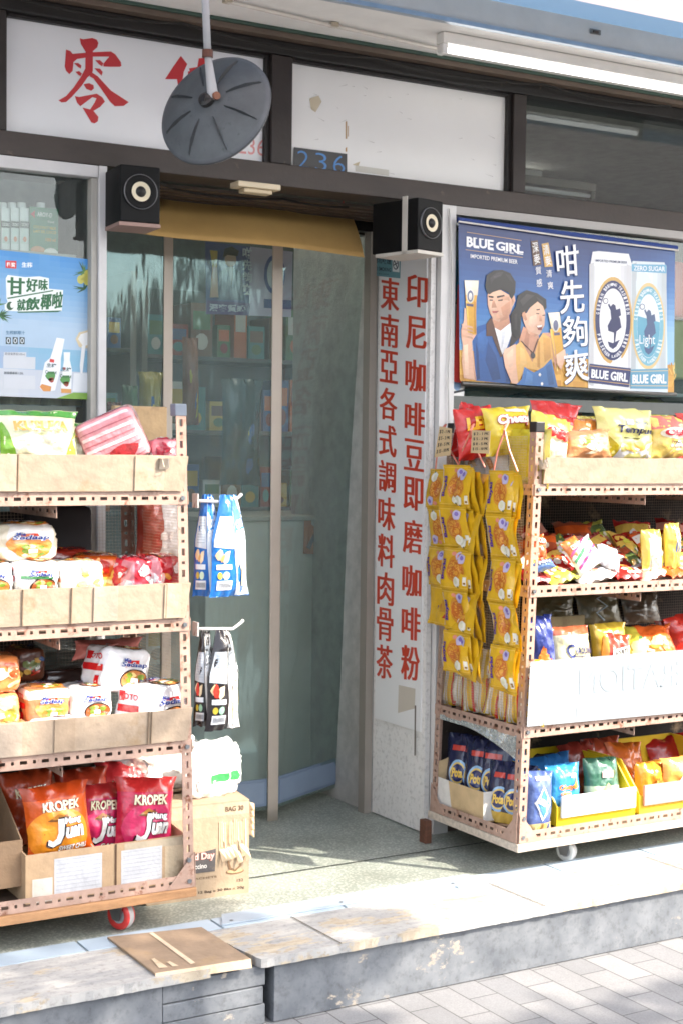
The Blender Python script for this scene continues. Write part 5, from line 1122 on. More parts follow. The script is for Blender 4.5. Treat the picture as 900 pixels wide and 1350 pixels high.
bag((872, 925, 998, 1060), 3.81, .08, 'pale orange bag with white lettering at the right of the red fronted bin', (238, 180, 90), lambda cv: cv.outlined('Nova', -.6, -.3, .8, .25, (250, 250, 246), (226, 150, 60), 3, .05, .1, .2), 191, -.08)
# ------------------------------------------------------------------ near end of the third shelf: striped packets
def a_stripes(cv):
    for k in range(8): cv.poly([(-.98+.25*k, -.98), (-.86+.25*k, -.98), (-.80+.24*k, .15), (-.92+.24*k, .15)], ((206, 50, 44), (246, 240, 230), (240, 190, 40))[k % 3], 1+.1*k)
    cv.rect(-.2, .25, .6, .55, (250, 246, 238), 2); cv.text('Oishi', -.1, .3, .5, .5, (196, 40, 50), 3, .04); cv.text('POTATO', -.1, .0, .5, .15, (120, 90, 60), 3, .02)
for i in range(7):
    l = 'yellow, red and white striped packet standing in the row under the hanging packets'
    make_bag('striped_packet', l, 'snack packet', .17, .21, .05, lambda u, v: (236, 200, 60) if int((u+1)*5) % 2 else (240, 232, 214), a_stripes, 200+i, 'film', 'striped packets behind the wire', (2.90+.01*(i % 2), 4.15-.062*i, .475), (R(-6), R(6*math.sin(i*2)), R(-75)))
# ------------------------------------------------------------------ hanging strips of yellow packets
def a_noodle(cv, flip=False, blank=False):
    for v in (-.95, -.88, .88, .95): cv.rect(-.98, v-.012, .98, v+.012, (206, 160, 40) if abs(v) > .9 else (244, 206, 90), .4)
    cv.rect(-.97, -.8, -.92, .8, (240, 236, 226), .5); cv.rect(.70, -.75, .93, -.35, (238, 232, 214), .6); cv.rect(.74, -.7, .89, -.6, (150, 110, 40), .9)
    f = -1 if flip else 1; T = lambda p: [(f*a, f*b) for a, b in p]
    if blank: cv.rect(.0, -.3, .5, .3, (206, 150, 40), 1); cv.poly(T([(.3, -.6), (.6, -.6), (.5, -.3)]), (190, 50, 40), 2); return
    cv.ell(.06*f, 0, .52, .62, (214, 146, 44), 1, 18); rnd = random.Random(3)
    for k in range(9):
        a = k*.7; r_ = .12+.04*k; x, y = .06*f+.22*math.cos(a), .26*math.sin(a)
        cv.ell(x, y, .24, .20, (196, 106, 40), 1.3+.25*k, 12); cv.ell(x, y, .19, .155, (224, 160, 60), 1.4+.25*k, 12)
    cv.ell(.42*f, .62*f, .26, .24, (196, 186, 214), 5, 12, 0, .3, 1); cv.ell(.46*f, .66*f, .13, .12, (130, 110, 180), 6, 10, 0, .3, 2); cv.ell(.04*f, .74*f, .16, .10, (236, 150, 120), 4, 10)
    cv.ell(.30*f, -.60*f, .26, .24, (240, 236, 222), 5, 12, 0, .25, 3); cv.ell(.24*f, -.56*f, .14, .16, (226, 222, 190), 6, 10); cv.poly(T([(.3, -.84), (.44, -.92), (.38, -.78)]), (70, 100, 60), 6)
    a, b, c, d = (-.82, -.52), (-.82, .46), (-.52, .46), (-.52, -.52)     # reads upward along the left edge
    q = T([a, b, c, d]); cv.quadtext('Boyki', q[0], q[1], q[2], q[3], (90, 50, 140), 4, .05)
def strip(name, label, yc, w, top, ph, n, X, flips=(), drift=0, blanks=(), group=None, art=True, yaw=0):
    """a column of joined packets hanging on the near end of the rack"""
    o = empty(name, (X, yc, top), label, 'packet strip', group, (0, 0, R(-90)+yaw))
    for k in range(n):
        mb = MB(); nu, nv = 8, 8; sd = int(yc*100)+k*7+int(X*1000)
        def P(u, v, l=0, side=1, k=k, sd=sd):
            t = .0075*max(0, 1-abs(u)**3)**.7*max(0, 1-abs(v)**4)**.8*(1+.5*noise.noise((u*2+sd, v*2, k)))
            wv_ = .007*noise.noise((u*1.5, v*1.5+k*2, sd*.3))+.010*math.sin(k*1.9+v*1.5+sd)
            return (w/2*u*(1-.04*max(0, 1-abs(v)**4)+.05*noise.noise((v+k*2, sd, 1)))+drift*(k+.5-v/2)/n+.006*noise.noise((k*1.3+sd*.1, v*.7, 3)), -(t+l)*side+wv_ if side == 1 else t+wv_, -ph*(k+.5)+ph/2*v)
        for side in (1, -1):
            vs = [P(-1+2*i/nu, -1+2*j/nv, 0, side) for j in range(nv+1) for i in range(nu+1)]
            fs = [(j*(nu+1)+i, j*(nu+1)+i+1, (j+1)*(nu+1)+i+1, (j+1)*(nu+1)+i)[::side] for j in range(nv) for i in range(nu)]
            mb.add(vs, fs, lin((226, 178, 34)))
        if art: a_noodle(Canvas(mb, lambda u, v, l: P(u, v, l+.0006), seg=.3, step=.0005), k in flips, k in blanks)
        q = mb.build('packet', 'film', o, smooth=True)
    return o
def cord_pair(p, q1, q2, label):
    mb = MB(); c = lin((226, 140, 120))
    for q in (q1, q2): mb.tube([p, p.lerp(q, .5)+Vector((-.004, .003, 0)), q], .0028, c, 5)
    mb.tube([p+Vector((0, 0, .01)), p+Vector((.02, .012, .022)), p+Vector((-.01, -.012, .0)), p+Vector((.01, .02, -.02))], .004, c, 5)
    mb.build('raffia_cord', 'plastic', label=label, cat='cord')
GRP = 'hanging strips of yellow packets'
LS = 2.792
strip('packet_strip', 'front strip of yellow packets hanging nearest the lettered board', 4.125, .145, 1.290, .131, 4, LS, (0, 1), .02, (3,), GRP)
strip('packet_strip', 'strip of yellow packets hung behind the one nearest the lettered board', 4.085, .145, 1.285, .131, 4, LS+.022, (), .0, (), GRP)
for i in range(5):
    l = ('front strip of yellow packets in the thick middle bundle', 'second strip from the front in the thick middle bundle', 'third strip from the front in the thick middle bundle', 'fourth strip from the front in the thick middle bundle', 'rearmost strip in the thick middle bundle')[i]
    strip('packet_strip', l, 3.995-.020*i, .136, 1.306-.007*i, .136, 5, LS-.03+.013*i, (), .03-.010*i, (), GRP, art=i < 2, yaw=R(-7*i+6))
for i in range(3):
    l = ('front strip of yellow packets hanging nearest the rack post', 'second strip behind the front one nearest the rack post', 'rearmost strip of the bundle nearest the rack post')[i]
    strip('packet_strip', l, 3.748-.014*i, .122, 1.292-.006*i, .137, 5, LS-.03+.014*i, (), .04-.012*i, (), GRP, art=i < 2, yaw=R(-8*i+5))
V = Vector
cord_pair(V((2.80, 4.12, 1.418)), V((2.80, 4.16, 1.29)), V((2.80, 4.01, 1.29)), 'pink raffia cord holding the strips nearest the lettered board')
cord_pair(V((2.795, 3.95, 1.418)), V((2.795, 4.02, 1.30)), V((2.795, 3.87, 1.30)), 'pink raffia cord holding the thick middle bundle of strips')
cord_pair(V((2.79, 3.76, 1.418)), V((2.79, 3.815, 1.29)), V((2.79, 3.69, 1.29)), 'pink raffia cord holding the strips nearest the rack post')
def price(poly, lab, X):
    mb = MB(); cv = Canvas(mb, flat(X=X), step=.0008); cv.poly(poly, (216, 188, 144), 0)
    (x0, y0), (x1, y1), (x2, y2), (x3, y3) = poly; L_ = lambda a, b: tuple((poly[0][i]*(1-a)+poly[1][i]*a)*(1-b)+(poly[3][i]*(1-a)+poly[2][i]*a)*b for i in (0, 1))
    for k, s in enumerate(('$ 2 - 1 PK', '$ 5 - 3 PK', '$ 8 - 5 PK', '$ 15 - 10 PK')):
        b0 = .10+.22*k; cv.quadtext(s, L_(.10, b0), L_(.92, b0-.03), L_(.92, b0+.10), L_(.10, b0+.14), (170, 60, 50) if k == 0 and X > 2.79 else (52, 46, 44), 1, .01)
    mb.build('price_card', 'paper', solid=.0012, label=lab, cat='price card')
price([(579, 562), (595, 565), (593, 600), (572, 603)], 'handwritten tan price card hanging on the left strips', 2.778)
price([(622, 567), (646, 568), (644, 598), (620, 597)], 'handwritten tan price card hanging on the middle strips', 2.770)
# ------------------------------------------------------------------ the beer banner
ban = empty('banner', (3.5, 4.262, 2.15), 'blue beer banner with a man, a woman and two cans hanging above the right rack', 'banner')
YBN = 4.262
def wav(p): return .004*math.sin(p.x*9)*max(0, (2.14-p.z))+.002*noise.noise((p.x*5, p.z*4, 2))
def BP(u, v, l):
    p = at(u, v, Y=YBN); return p+Vector((0, wav(p)-l, 0))
mb = MB(); nx, nz = 36, 26; vs = []; cs = []
TL, TR, BRn, BLn = (603.5, 290), (889, 330), (887, 517.5), (606, 502)
bil = lambda a, b: tuple((TL[i]*(1-a)+TR[i]*a)*(1-b)+(BLn[i]*(1-a)+BRn[i]*a)*b for i in (0, 1))
for j in range(nz+1):
    for i in range(nx+1): vs.append(BP(*bil(i/nx, j/nz), 0))
def skyc(a, b):
    top, mid, low = (18, 44, 104), (44, 104, 172), (150, 192, 226)
    b2 = b+.10*noise.noise((a*3, b*3, 1))-.18*max(0, a-.62)/.38*-1.6
    c = tuple(top[i]+(mid[i]-top[i])*min(1, b2/.5) for i in range(3)) if b2 < .5 else tuple(mid[i]+(low[i]-mid[i])*min(1, (b2-.5)/.4) for i in range(3))
    if b > .80+.05*noise.noise((a*14, 3, 0)):
        k = noise.noise((a*60, b*22, 0)); return (214+30*k, 160+34*k, 70+24*k)
    return c
fs = []
for j in range(nz):
    for i in range(nx): fs.append((j*(nx+1)+i, (j+1)*(nx+1)+i, (j+1)*(nx+1)+i+1, j*(nx+1)+i+1)); cs.append(lin(skyc((i+.5)/nx, (j+.5)/nz)))
mb.add(vs, fs, cs)
cv = Canvas(mb, BP, seg=6, step=.0010); A = crop(600, 290, 5.625); B = crop(690, 290, 4.286)
# wheat
rnd = random.Random(5)
for i in range(46):
    a = rnd.choice([rnd.uniform(.42, .66), rnd.uniform(.94, 1.0), rnd.uniform(0, .05)]); x, y = bil(a, rnd.uniform(.82, .97)); dx = rnd.uniform(-4, 4)
    cv.poly([(x, y), (x+1.3, y), (x+dx+1.0, y-rnd.uniform(6, 13)), (x+dx, y-8)], rnd.choice([(232, 190, 96), (196, 140, 50), (244, 214, 130)]), .8+rnd.random()*.3)
SK, SK2, HR, NV = (226, 180, 152), (200, 146, 118), (28, 24, 26), (34, 44, 96)
def pg(K, p, c, l): cv.poly(K(p), c, l)
# man
cv.seg = 2.6; cv.grad = (.5, .85, .20)
pg(A, [(125,880),(160,790),(225,770),(260,740),(400,700),(450,740),(480,860),(430,960),(400,1215),(150,1192),(140,1040)], (38, 84, 148), 1)
pg(A, [(270,730),(390,690),(402,770),(370,810),(320,840),(280,805)], SK2, 1.4)
pg(A, [(275,792),(330,822),(405,762),(412,850),(380,940),(338,1008),(318,960),(290,870)], (232, 232, 236), 1.8)
pg(A, [(225,770),(262,720),(285,790),(330,960),(346,1008),(330,1020),(268,862),(225,862)], (84, 56, 46), 2.2)
pg(A, [(398,705),(450,740),(476,870),(392,952),(412,840)], (46, 34, 34), 2.2)
pg(A, [(232,555),(250,530),(330,520),(400,560),(432,562),(438,600),(416,648),(402,690),(378,735),(320,757),(280,742),(250,690),(235,630)], SK, 2.6)
pg(A, [(330,650),(400,600),(402,690),(378,735),(320,757),(345,710)], SK2, 2.8)
pg(A, [(214,490),(225,410),(280,375),(340,370),(400,395),(440,460),(436,540),(410,590),(396,570),(388,540),(330,516),(270,536),(246,552),(228,540)], HR, 3.2)
pg(A, [(238,562),(275,566),(275,580),(240,574)], HR, 3.2); pg(A, [(300,566),(355,556),(358,566),(302,580)], HR, 3.2)
pg(A, [(246,590),(272,592),(270,600),(248,600)], (60, 40, 40), 3.3); pg(A, [(308,594),(344,588),(342,600),(310,602)], (60, 40, 40), 3.3)
pg(A, [(268,600),(284,600),(300,650),(262,652),(262,640)], SK2, 3.3); pg(A, [(264,676),(318,674),(300,690),(272,690)], (176, 92, 88), 3.4)
pg(A, [(40,860),(38,820),(60,745),(62,650),(74,660),(80,740),(132,780),(150,850),(120,900),(128,1000),(152,1190),(60,1172),(46,1050),(52,930)], SK, 3)
pg(A, [(62,448),(166,450),(150,600),(148,700),(152,850),(88,850),(80,740),(72,600)], (222, 168, 56), 3.4); pg(A, [(62,448),(166,450),(158,560),(70,556)], (244, 234, 212), 3.8)
cv.ell(*A([(104, 565)])[0], 5, 9.5, (230, 226, 214), 4.1); cv.ell(*A([(104, 565)])[0], 3.9, 7.6, (90, 96, 130), 4.4); cv.ell(*A([(104, 568)])[0], 2.3, 5, (222, 220, 214), 4.7); pg(A, [(74,618),(128,626),(126,644),(76,638)], (90, 84, 110), 4.3)
for k in range(4): pg(A, [(40,770+26*k),(118,790+26*k),(126,806+26*k),(44,788+26*k)], (SK, (214,166,138))[k % 2], 4.6+.1*k)
for p, c, l in (([(252,600),(300,604),(296,660),(262,690),(250,660)], (236, 194, 168), 3.0), ([(330,560),(392,570),(396,600),(340,590)], (214, 164, 136), 3.0), ([(300,700),(360,712),(330,740),(296,738)], (212, 162, 134), 3.05), ([(404,580),(430,570),(432,610),(410,640)], (212, 160, 132), 3.0), ([(410,590),(422,584),(420,614)], (176, 120, 96), 3.1),
        ([(250,430),(300,392),(350,386),(330,420),(280,440),(256,480)], (52, 46, 50), 3.5), ([(360,400),(400,412),(424,470),(396,450)], (48, 42, 46), 3.5), ([(276,420),(340,404),(330,412),(280,432)], (74, 68, 74), 3.6),
        ([(160,850),(220,810),(240,900),(200,1000),(170,960)], (52, 100, 166), 1.3), ([(240,900),(300,1010),(330,1180),(270,1190),(220,1040)], (28, 66, 122), 1.3), ([(350,1020),(400,960),(405,1200),(370,1206)], (30, 68, 126), 1.3), ([(150,900),(170,980),(180,1180),(158,1185)], (26, 60, 112), 1.3),
        ([(60,930),(90,920),(96,1150),(70,1150)], (236, 196, 168), 3.2), ([(120,1000),(140,1180),(150,1188),(126,1060)], (190, 138, 110), 3.2), ([(340,830),(370,820),(350,920),(336,960)], (206, 208, 216), 2.0), ([(70,600),(84,600),(100,840),(90,840)], (240, 196, 90), 3.6), ([(130,600),(146,610),(142,700),(148,840),(136,840)], (190, 130, 36), 3.6)): pg(A, p, c, l)
# woman
pg(A, [(404,700),(440,640),(455,560),(520,520),(600,545),(665,590),(668,650),(640,690),(600,640),(540,650),(510,700),(480,720),(474,850),(440,880),(410,830)], HR, 3.6)
pg(A, [(496,790),(610,860),(612,1000),(560,1062),(480,1000),(462,900)], SK2, 3.4)
pg(A, [(346,1000),(360,960),(440,918),(460,1220),(408,1212),(360,1090)], SK, 3.8)
pg(A, [(440,930),(480,896),(560,1055),(612,880),(640,838),(710,870),(724,1060),(620,1120),(510,1100),(455,1205),(440,1060)], (222, 172, 96), 4.2)
pg(A, [(500,1090),(570,1132),(640,1092),(700,1030),(748,1242),(440,1222),(480,1180)], (60, 106, 162), 4.6); cv.ell(*A([(614, 1148)])[0], 1.6, 2.2, (230, 226, 220), 5); cv.ell(*A([(630, 1216)])[0], 1.6, 2.2, (230, 226, 220), 5)
pg(A, [(484,700),(520,690),(545,650),(600,605),(640,640),(656,690),(650,780),(615,850),(580,872),(530,842),(498,760)], SK, 4.6)
pg(A, [(486,690),(505,680),(522,740),(508,750),(490,725)], SK2, 4.9)
pg(A, [(592,786),(636,778),(630,818),(604,818)], (120, 36, 36), 5); pg(A, [(594,786),(634,779),(630,794),(600,798)], (244, 240, 236), 5.3)
pg(A, [(590,690),(612,694),(610,700),(590,697)], (50, 34, 34), 5); pg(A, [(634,706),(654,702),(654,710),(636,712)], (50, 34, 34), 5); pg(A, [(590,664),(616,660),(616,668),(592,672)], (50, 34, 34), 5)
pg(A, [(474,900),(480,896),(564,985),(600,880),(606,884),(566,996)], (40, 30, 34), 5)
for p, c, l in (([(540,720),(590,700),(600,760),(560,800),(530,780)], (238, 194, 168), 4.9), ([(612,640),(650,690),(646,760),(630,700)], (234, 188, 162), 4.9), ([(540,830),(600,850),(580,870),(545,856)], (206, 152, 124), 4.95), ([(612,710),(626,712),(632,752),(612,752)], (206, 150, 122), 4.95), ([(470,600),(520,550),(580,560),(540,590),(490,640)], (58, 52, 54), 4.0), ([(590,570),(640,600),(650,640),(620,620)], (54, 48, 50), 4.0), ([(430,700),(450,690),(450,820),(430,810)], (50, 44, 46), 4.0),
        ([(520,820),(540,850),(530,960),(500,900)], (180, 126, 100), 3.8), ([(370,1000),(420,950),(420,1080),(390,1100)], (236, 194, 166), 4.0), ([(470,940),(500,960),(520,1060),(470,1100)], (234, 188, 116), 4.4), ([(640,870),(690,880),(700,1020),(650,1060)], (206, 152, 76), 4.4), ([(600,900),(618,900),(616,1100),(596,1090)], (190, 138, 66), 4.4), ([(520,1120),(560,1150),(560,1220),(500,1220)], (78, 124, 178), 4.8), ([(660,1090),(700,1060),(720,1220),(680,1226)], (46, 88, 140), 4.8), ([(690,810),(706,810),(734,1030),(722,1000)], (240, 196, 90), 5.35)): pg(A, p, c, l)
cv.ell(*A([(564, 1006)])[0], 3, 4, (60, 56, 60), 5.2)
pg(A, [(640,838),(712,836),(740,1000),(735,1110),(720,1060),(700,880)], SK2, 4.8)
pg(A, [(678,690),(762,684),(784,900),(798,1032),(744,1044),(722,900)], (222, 168, 56), 5.2); pg(A, [(678,690),(762,684),(776,800),(700,806)], (244, 232, 208), 5.5)
cv.ell(*A([(733, 782)])[0], 4.5, 9, (226, 222, 212), 5.8); cv.ell(*A([(733, 782)])[0], 3.2, 7, (100, 104, 134), 6.1); pg(A, [(718,836),(762,834),(764,854),(722,858)], (96, 90, 116), 6)
pg(A, [(736,1000),(800,956),(808,1010),(772,1112),(740,1070)], SK, 6)
cv.seg = 6; cv.grad = None
# words
cv.poly(A([(82,88),(486,150),(486,154),(82,92)]), (196, 160, 110), 1); cv.poly(A([(74,218),(496,276),(496,280),(74,222)]), (196, 160, 110), 1)
bsh = [(-.014, -.008), (.014, -.008), (-.014, .008), (.014, .008)]
shb = [(d, 0) for d in (-.006, 0, .006)]
cv.quadtext('BLUE', *A([(80,122),(276,150),(276,222),(80,194)]), (240, 240, 244), 2, .03, shb); cv.quadtext('GIRL', *A([(296,158),(496,184),(498,248),(296,224)]), (240, 240, 244), 2, .03, shb)
for (x, y, w) in ((78,122,34),(78,190,30),(132,128,24),(132,198,40),(178,136,26),(226,142,24),(236,146,44),(236,212,44),(356,170,26),(356,232,26),(396,176,36),(396,238,30),(440,236,24),(452,184,24),(452,244,44)): cv.poly(A([(x,y+2),(x+w,y+2+w*.13),(x+w,y+9+w*.13),(x,y+9)]), (240, 240, 244), 2.6)
cv.quadtext('IMPORTED PREMIUM BEER', *A([(108,252),(456,296),(456,328),(108,282)]), (236, 236, 240), 2, .02)
for pts, c, ch in (([(555,158),(605,150),(634,330),(572,342)], (92, 62, 44), '深麥'), ([(634,178),(684,168),(716,345),(656,350)], (214, 172, 96), '清麥')):
    pg(A, pts, c, 2); (a, b, d, e) = pts; m1 = ((a[0]+e[0])/2, (a[1]+e[1])/2); m2 = ((b[0]+d[0])/2, (b[1]+d[1])/2)
    cv.quadtext(ch[0], *A([(a[0]+8,a[1]+10),(b[0]-4,b[1]+12),(m2[0]-8,m2[1]-4),(m1[0]+6,m1[1]-2)]), (240, 238, 236), 3, 0, bsh); cv.quadtext(ch[1], *A([(m1[0]+8,m1[1]+8),(m2[0]-6,m2[1]+6),(d[0]-8,d[1]-14),(e[0]+10,e[1]-10)]), (240, 238, 236), 3, 0, bsh)
for ch, q in (('質', [(588,350),(628,346),(632,402),(592,406)]), ('感', [(594,440),(634,436),(638,494),(598,498)]), ('清', [(666,372),(706,368),(710,424),(670,428)]), ('爽', [(676,460),(716,456),(720,512),(680,516)])): cv.quadtext(ch, *A(q), (236, 236, 240), 2, 0, bsh)
for ch, q in (('咁', [(172,160),(298,138),(308,312),(184,318)]), ('先', [(196,345),(330,338),(334,520),(200,532)]), ('夠', [(212,545),(344,545),(356,712),(214,720)]), ('爽', [(216,745),(352,728),(362,905),(222,930)])):
    q = B(q); cv.quadtext(ch, *[(x+1.0, y+1.2) for x, y in q], (40, 60, 100), 6.2, 0, bsh); cv.quadtext(ch, *q, (244, 246, 250), 6.8, 0, bsh)
# cans
def can(K, out, body, ring, inner, gold, tcol, base, lab, ex, ey, rx, ry, figure, lower=None):
    pg(K, out, body, 2); xs = [p[0] for p in out]; x0, x1 = min(xs), max(xs)
    pg(K, [(x0+8,250),(x0+34,240),(x0+30,940),(x0+4,930)], tuple(int(c*.86) for c in body), 2.3); pg(K, [(x1-34,250),(x1-6,260),(x1-12,940),(x1-40,945)], tuple(int(c*.88) for c in body), 2.3)
    for q, sh_ in ((.30, 1.05), (.42, 1.08), (.55, 1.04)): xx = x0+(x1-x0)*q; pg(K, [(xx-14,256),(xx+10,258),(xx+4,940),(xx-20,938)], tuple(min(255, int(c*sh_)) for c in body), 2.2)
    for q, sh_ in ((.12, .93), (.78, .94), (.86, .90)): xx = x0+(x1-x0)*q; pg(K, [(xx-12,258),(xx+12,260),(xx+6,940),(xx-18,938)], tuple(int(c*sh_) for c in body), 2.25)
    cx, cy = K([(ex, ey)])[0]; s = 1/4.286
    cv.ell(cx, cy, rx*1.10*s, ry*1.09*s, gold, 2.7, 34); cv.ell(cx, cy, rx*s, ry*s, ring, 3, 34); cv.ell(cx, cy, rx*.76*s, ry*.80*s, inner, 3.3, 34)
    if lower: cv.poly([(cx+rx*.75*s*math.cos(t), cy+ry*.79*s*math.sin(t)) for t in [i*math.pi/14-.12 for i in range(17)]], lower, 3.5)
    for st, a0, a1, up_ in (('GERMAN BREWING TRADITION', 188, 352, 1), ('PILSENER LAGER BIER', 160, 20, 0)):
        for i, ch in enumerate(st):
            if ch == ' ': continue
            t = R(a0+(a1-a0)*(i+.5)/len(st)); q = .88; px, py = cx+rx*q*s*math.cos(t), cy+ry*.90*s*math.sin(t)
            tx, ty = -rx*math.sin(t), ry*math.cos(t)
            if not up_: tx, ty = -tx, -ty
            n_ = math.hypot(tx, ty); tx, ty = tx/n_, ty/n_; nx_, ny_ = ty, -tx
            w, h = 1.35, 1.9*(.75+.25*abs(nx_))*1.2
            c4 = [(px-tx*w+nx_*h, py-ty*w+ny_*h), (px+tx*w+nx_*h, py+ty*w+ny_*h), (px+tx*w-nx_*h, py+ty*w-ny_*h), (px-tx*w-nx_*h, py-ty*w-ny_*h)]
            cv.quadtext(ch, *c4, tcol, 3.8, .03)
    f = lambda pts: K([(ex+(x-500)*rx/100, ey+(y-570)*ry/230) for x, y in pts])
    for p in ([(470,480),(478,472),(500,520),(494,530)], [(486,490),(500,474),(514,484),(520,520),(540,560),(548,610),(520,634),(512,700),(506,700),(506,640),(474,630),(470,600),(490,560),(486,520)], [(512,510),(540,500),(546,540),(530,550)], [(470,690),(500,700),(540,680),(520,720),(500,735),(480,720)]): cv.poly(f(p), figure, 4)
    cv.ell(*f([(458, 458)])[0], 15*s, 17*s, figure, 4); cv.ell(*f([(458, 458)])[0], 11*s, 13*s, inner, 4.3)
    pg(K, base, lab, 4.6); (a, b, d, e) = base
    L2 = lambda t, k: (a[0]*(1-t)+b[0]*t)*(1-k)+(e[0]*(1-t)+d[0]*t)*k; L3 = lambda t, k: (a[1]*(1-t)+b[1]*t)*(1-k)+(e[1]*(1-t)+d[1]*t)*k
    qd = lambda t0, t1, k0, k1: K([(L2(t0,k0),L3(t0,k0)),(L2(t1,k0),L3(t1,k0)),(L2(t1,k1),L3(t1,k1)),(L2(t0,k1),L3(t0,k1))])
    cv.poly(qd(0, 1, .10, .13), gold, 5); cv.poly(qd(0, 1, .84, .87), gold, 5)
    cv.quadtext('BLUE', *qd(.05, .47, .28, .74), (244, 244, 246), 5.4, .03, shb); cv.quadtext('GIRL', *qd(.53, .95, .28, .74), (244, 244, 246), 5.4, .03, shb)
can(B, [(606,250),(612,232),(790,240),(800,270),(808,975),(600,965)], (214, 224, 230), (120, 180, 200), (226, 232, 236), (222, 196, 140), (226, 238, 242), [(600,845),(808,838),(806,955),(600,952)], (96, 156, 186), 700, 600, 84, 225, (70, 90, 130), (96, 164, 190))
pg(B, [(606,250),(800,254),(800,302),(606,290)], (110, 172, 204), 3); cv.quadtext('ZERO SUGAR', *B([(616,258),(792,264),(792,292),(616,286)]), (236, 242, 246), 4, .02)
cv.quadtext('Light', *B([(648,650),(735,648),(735,720),(648,716)]), (244, 248, 250), 5, .0)
can(B, [(372,262),(386,180),(420,176),(590,192),(612,262),(602,965),(362,950),(360,900)], (232, 234, 238), NV, (240, 240, 242), (206, 166, 92), (232, 232, 240), [(368,812),(602,838),(592,945),(362,918)], (38, 48, 104), 500, 568, 100, 226, (34, 40, 90))
cv.quadtext('IMPORTED PREMIUM BEER', *B([(402,222),(580,234),(580,248),(402,236)]), (60, 70, 110), 3, .01)
mb.v = [tuple(Vector(v)-ban.location) for v in mb.v]; mb.build('banner_sheet', 'print', ban)
mb = MB(); a, b = at(604, 292, Y=4.25), at(893, 330, Y=4.25); m_ = a.lerp(b, .5)-Vector((0, 0, .004)); mb.tube([a, m_, b], .0035, lin((220, 216, 210)), 6)
mb.tube([at(603, 290, Y=4.258), at(891, 327, Y=4.258)], .010, lin((30, 60, 130)), 8)
mb.v = [tuple(Vector(v)-ban.location) for v in mb.v]; mb.build('hanging_cord', 'plastic', ban)
mb = MB(); mb.tube([at(608, 506, Y=4.27), at(890, 520, Y=4.27)], .008, lin((120, 122, 120)), 8); mb.v = [tuple(Vector(v)-ban.location) for v in mb.v]; mb.build('bottom_rod', 'metal', ban)

# ------------------------------------------------------------------ coconut drink poster behind the left window
YP = 4.3225; PP = flat(YP); mb = MB(); K = crop(0, 325, 5.743)
g = [(0-90, 40-24), (690, 98), (676, 1158), (-90, 1130)]
cells = 26
for j in range(cells):
    for i in range(10):
        f = lambda a, b: K([((g[0][0]*(1-a)+g[1][0]*a)*(1-b)+(g[3][0]*(1-a)+g[2][0]*a)*b, (g[0][1]*(1-a)+g[1][1]*a)*(1-b)+(g[3][1]*(1-a)+g[2][1]*a)*b)])[0]
        a0, a1, b0, b1 = i/10, (i+1)/10, j/cells, (j+1)/cells; t = (b0+b1)/2; n_ = noise.noise((a0*3, t*5, 4))
        if t < .66: k = min(1, t/.5+.25*max(0, n_)); c = (64+110*k, 140+58*k, 206+14*k)
        elif t < .80: c = (146+30*n_, 184, 212)
        else: c = (200+10*n_, 206+8*n_, 216)
        mb.add([PP(*f(a0, b0), 0), PP(*f(a1, b0), 0), PP(*f(a1, b1), 0), PP(*f(a0, b1), 0)], [(0, 3, 2, 1)], lin(c))
cv = Canvas(mb, PP, step=.0004); pk = lambda p, c, l=1: cv.poly(K(p), c, l); q4 = lambda *p: K(list(p))
pk([(44,106),(126,110),(126,168),(44,162)], (214, 52, 50)); cv.quadtext('椰寶', *q4((52,118),(118,122),(118,158),(52,152)), (250, 240, 240), 2, .02); cv.quadtext('生榨', *q4((166,118),(246,120),(246,160),(166,158)), (240, 246, 250), 2, .03)
pk([(46,240),(60,216),(190,232),(300,226),(372,240),(372,320),(480,330),(470,488),(330,500),(40,486),(36,440),(60,420),(50,390)], (236, 242, 240), 1)
GN = (40, 104, 62)
for ch, q in (('甘', ((62,232),(186,244),(184,360),(60,366))), ('好', ((204,240),(286,246),(284,340),(202,342))), ('味', ((298,248),(364,250),(360,328),(294,336))), ('就', ((134,402),(196,398),(192,482),(132,486))), ('飲', ((200,396),(304,380),(296,476),(198,484))), ('椰', ((316,366),(392,356),(384,472),(308,476))), ('啦', ((402,354),(478,342),(468,462),(396,470)))): cv.quadtext(ch, *q4(*q), GN, 2.5, 0, [(a, b) for a in (-.04, -.013, .013, .04) for b in (-.025, .025)])
pk([(56,388),(404,330),(404,338),(60,398)], GN, 3); pk([(130,494),(470,484),(440,496),(140,502)], GN, 3); cv.ell(*K([(78,450)])[0], 4.6, 5.6, (50, 90, 60), 3); cv.ell(*K([(92,445)])[0], 2.4, 3.6, (240, 244, 240), 3.4)
rnd = random.Random(1)
for cx, cy, n_ in ((640, 190, 18), (640, 320, 12), (0, 520, 12), (-10, 440, 6)):
    for i in range(n_):
        a = rnd.uniform(0, 6.28); l = rnd.uniform(50, 110); x, y = cx+math.cos(a)*l, cy+math.sin(a)*l*.8
        if x > 686: continue
        pk([(cx, cy), (cx+math.sin(a)*9, cy-math.cos(a)*9), (x, y), (cx-math.sin(a)*9, cy+math.cos(a)*9)], rnd.choice([(60, 110, 60), (84, 130, 70), (40, 84, 50)]), 1.5+rnd.random())
for x, y in ((612,250),(640,240),(664,210),(660,260)): cv.ell(*K([(x, y)])[0], 4.6, 5.8, (206, 200, 96), 3)
cv.quadtext('生榨鮮椰汁', *q4((46,636),(190,638),(190,668),(46,666)), (90, 130, 160), 1.5, .01)
for x in (46, 98, 150): pk([(x,686),(x+38,688),(x+38,740),(x,738)], (50, 60, 60), 1.5); cv.ell(*K([(x+19, 713)])[0], 2.2, 3.6, (220, 230, 236), 2); cv.ell(*K([(x+19, 713)])[0], 1.2, 2.4, (50, 60, 60), 2.4)
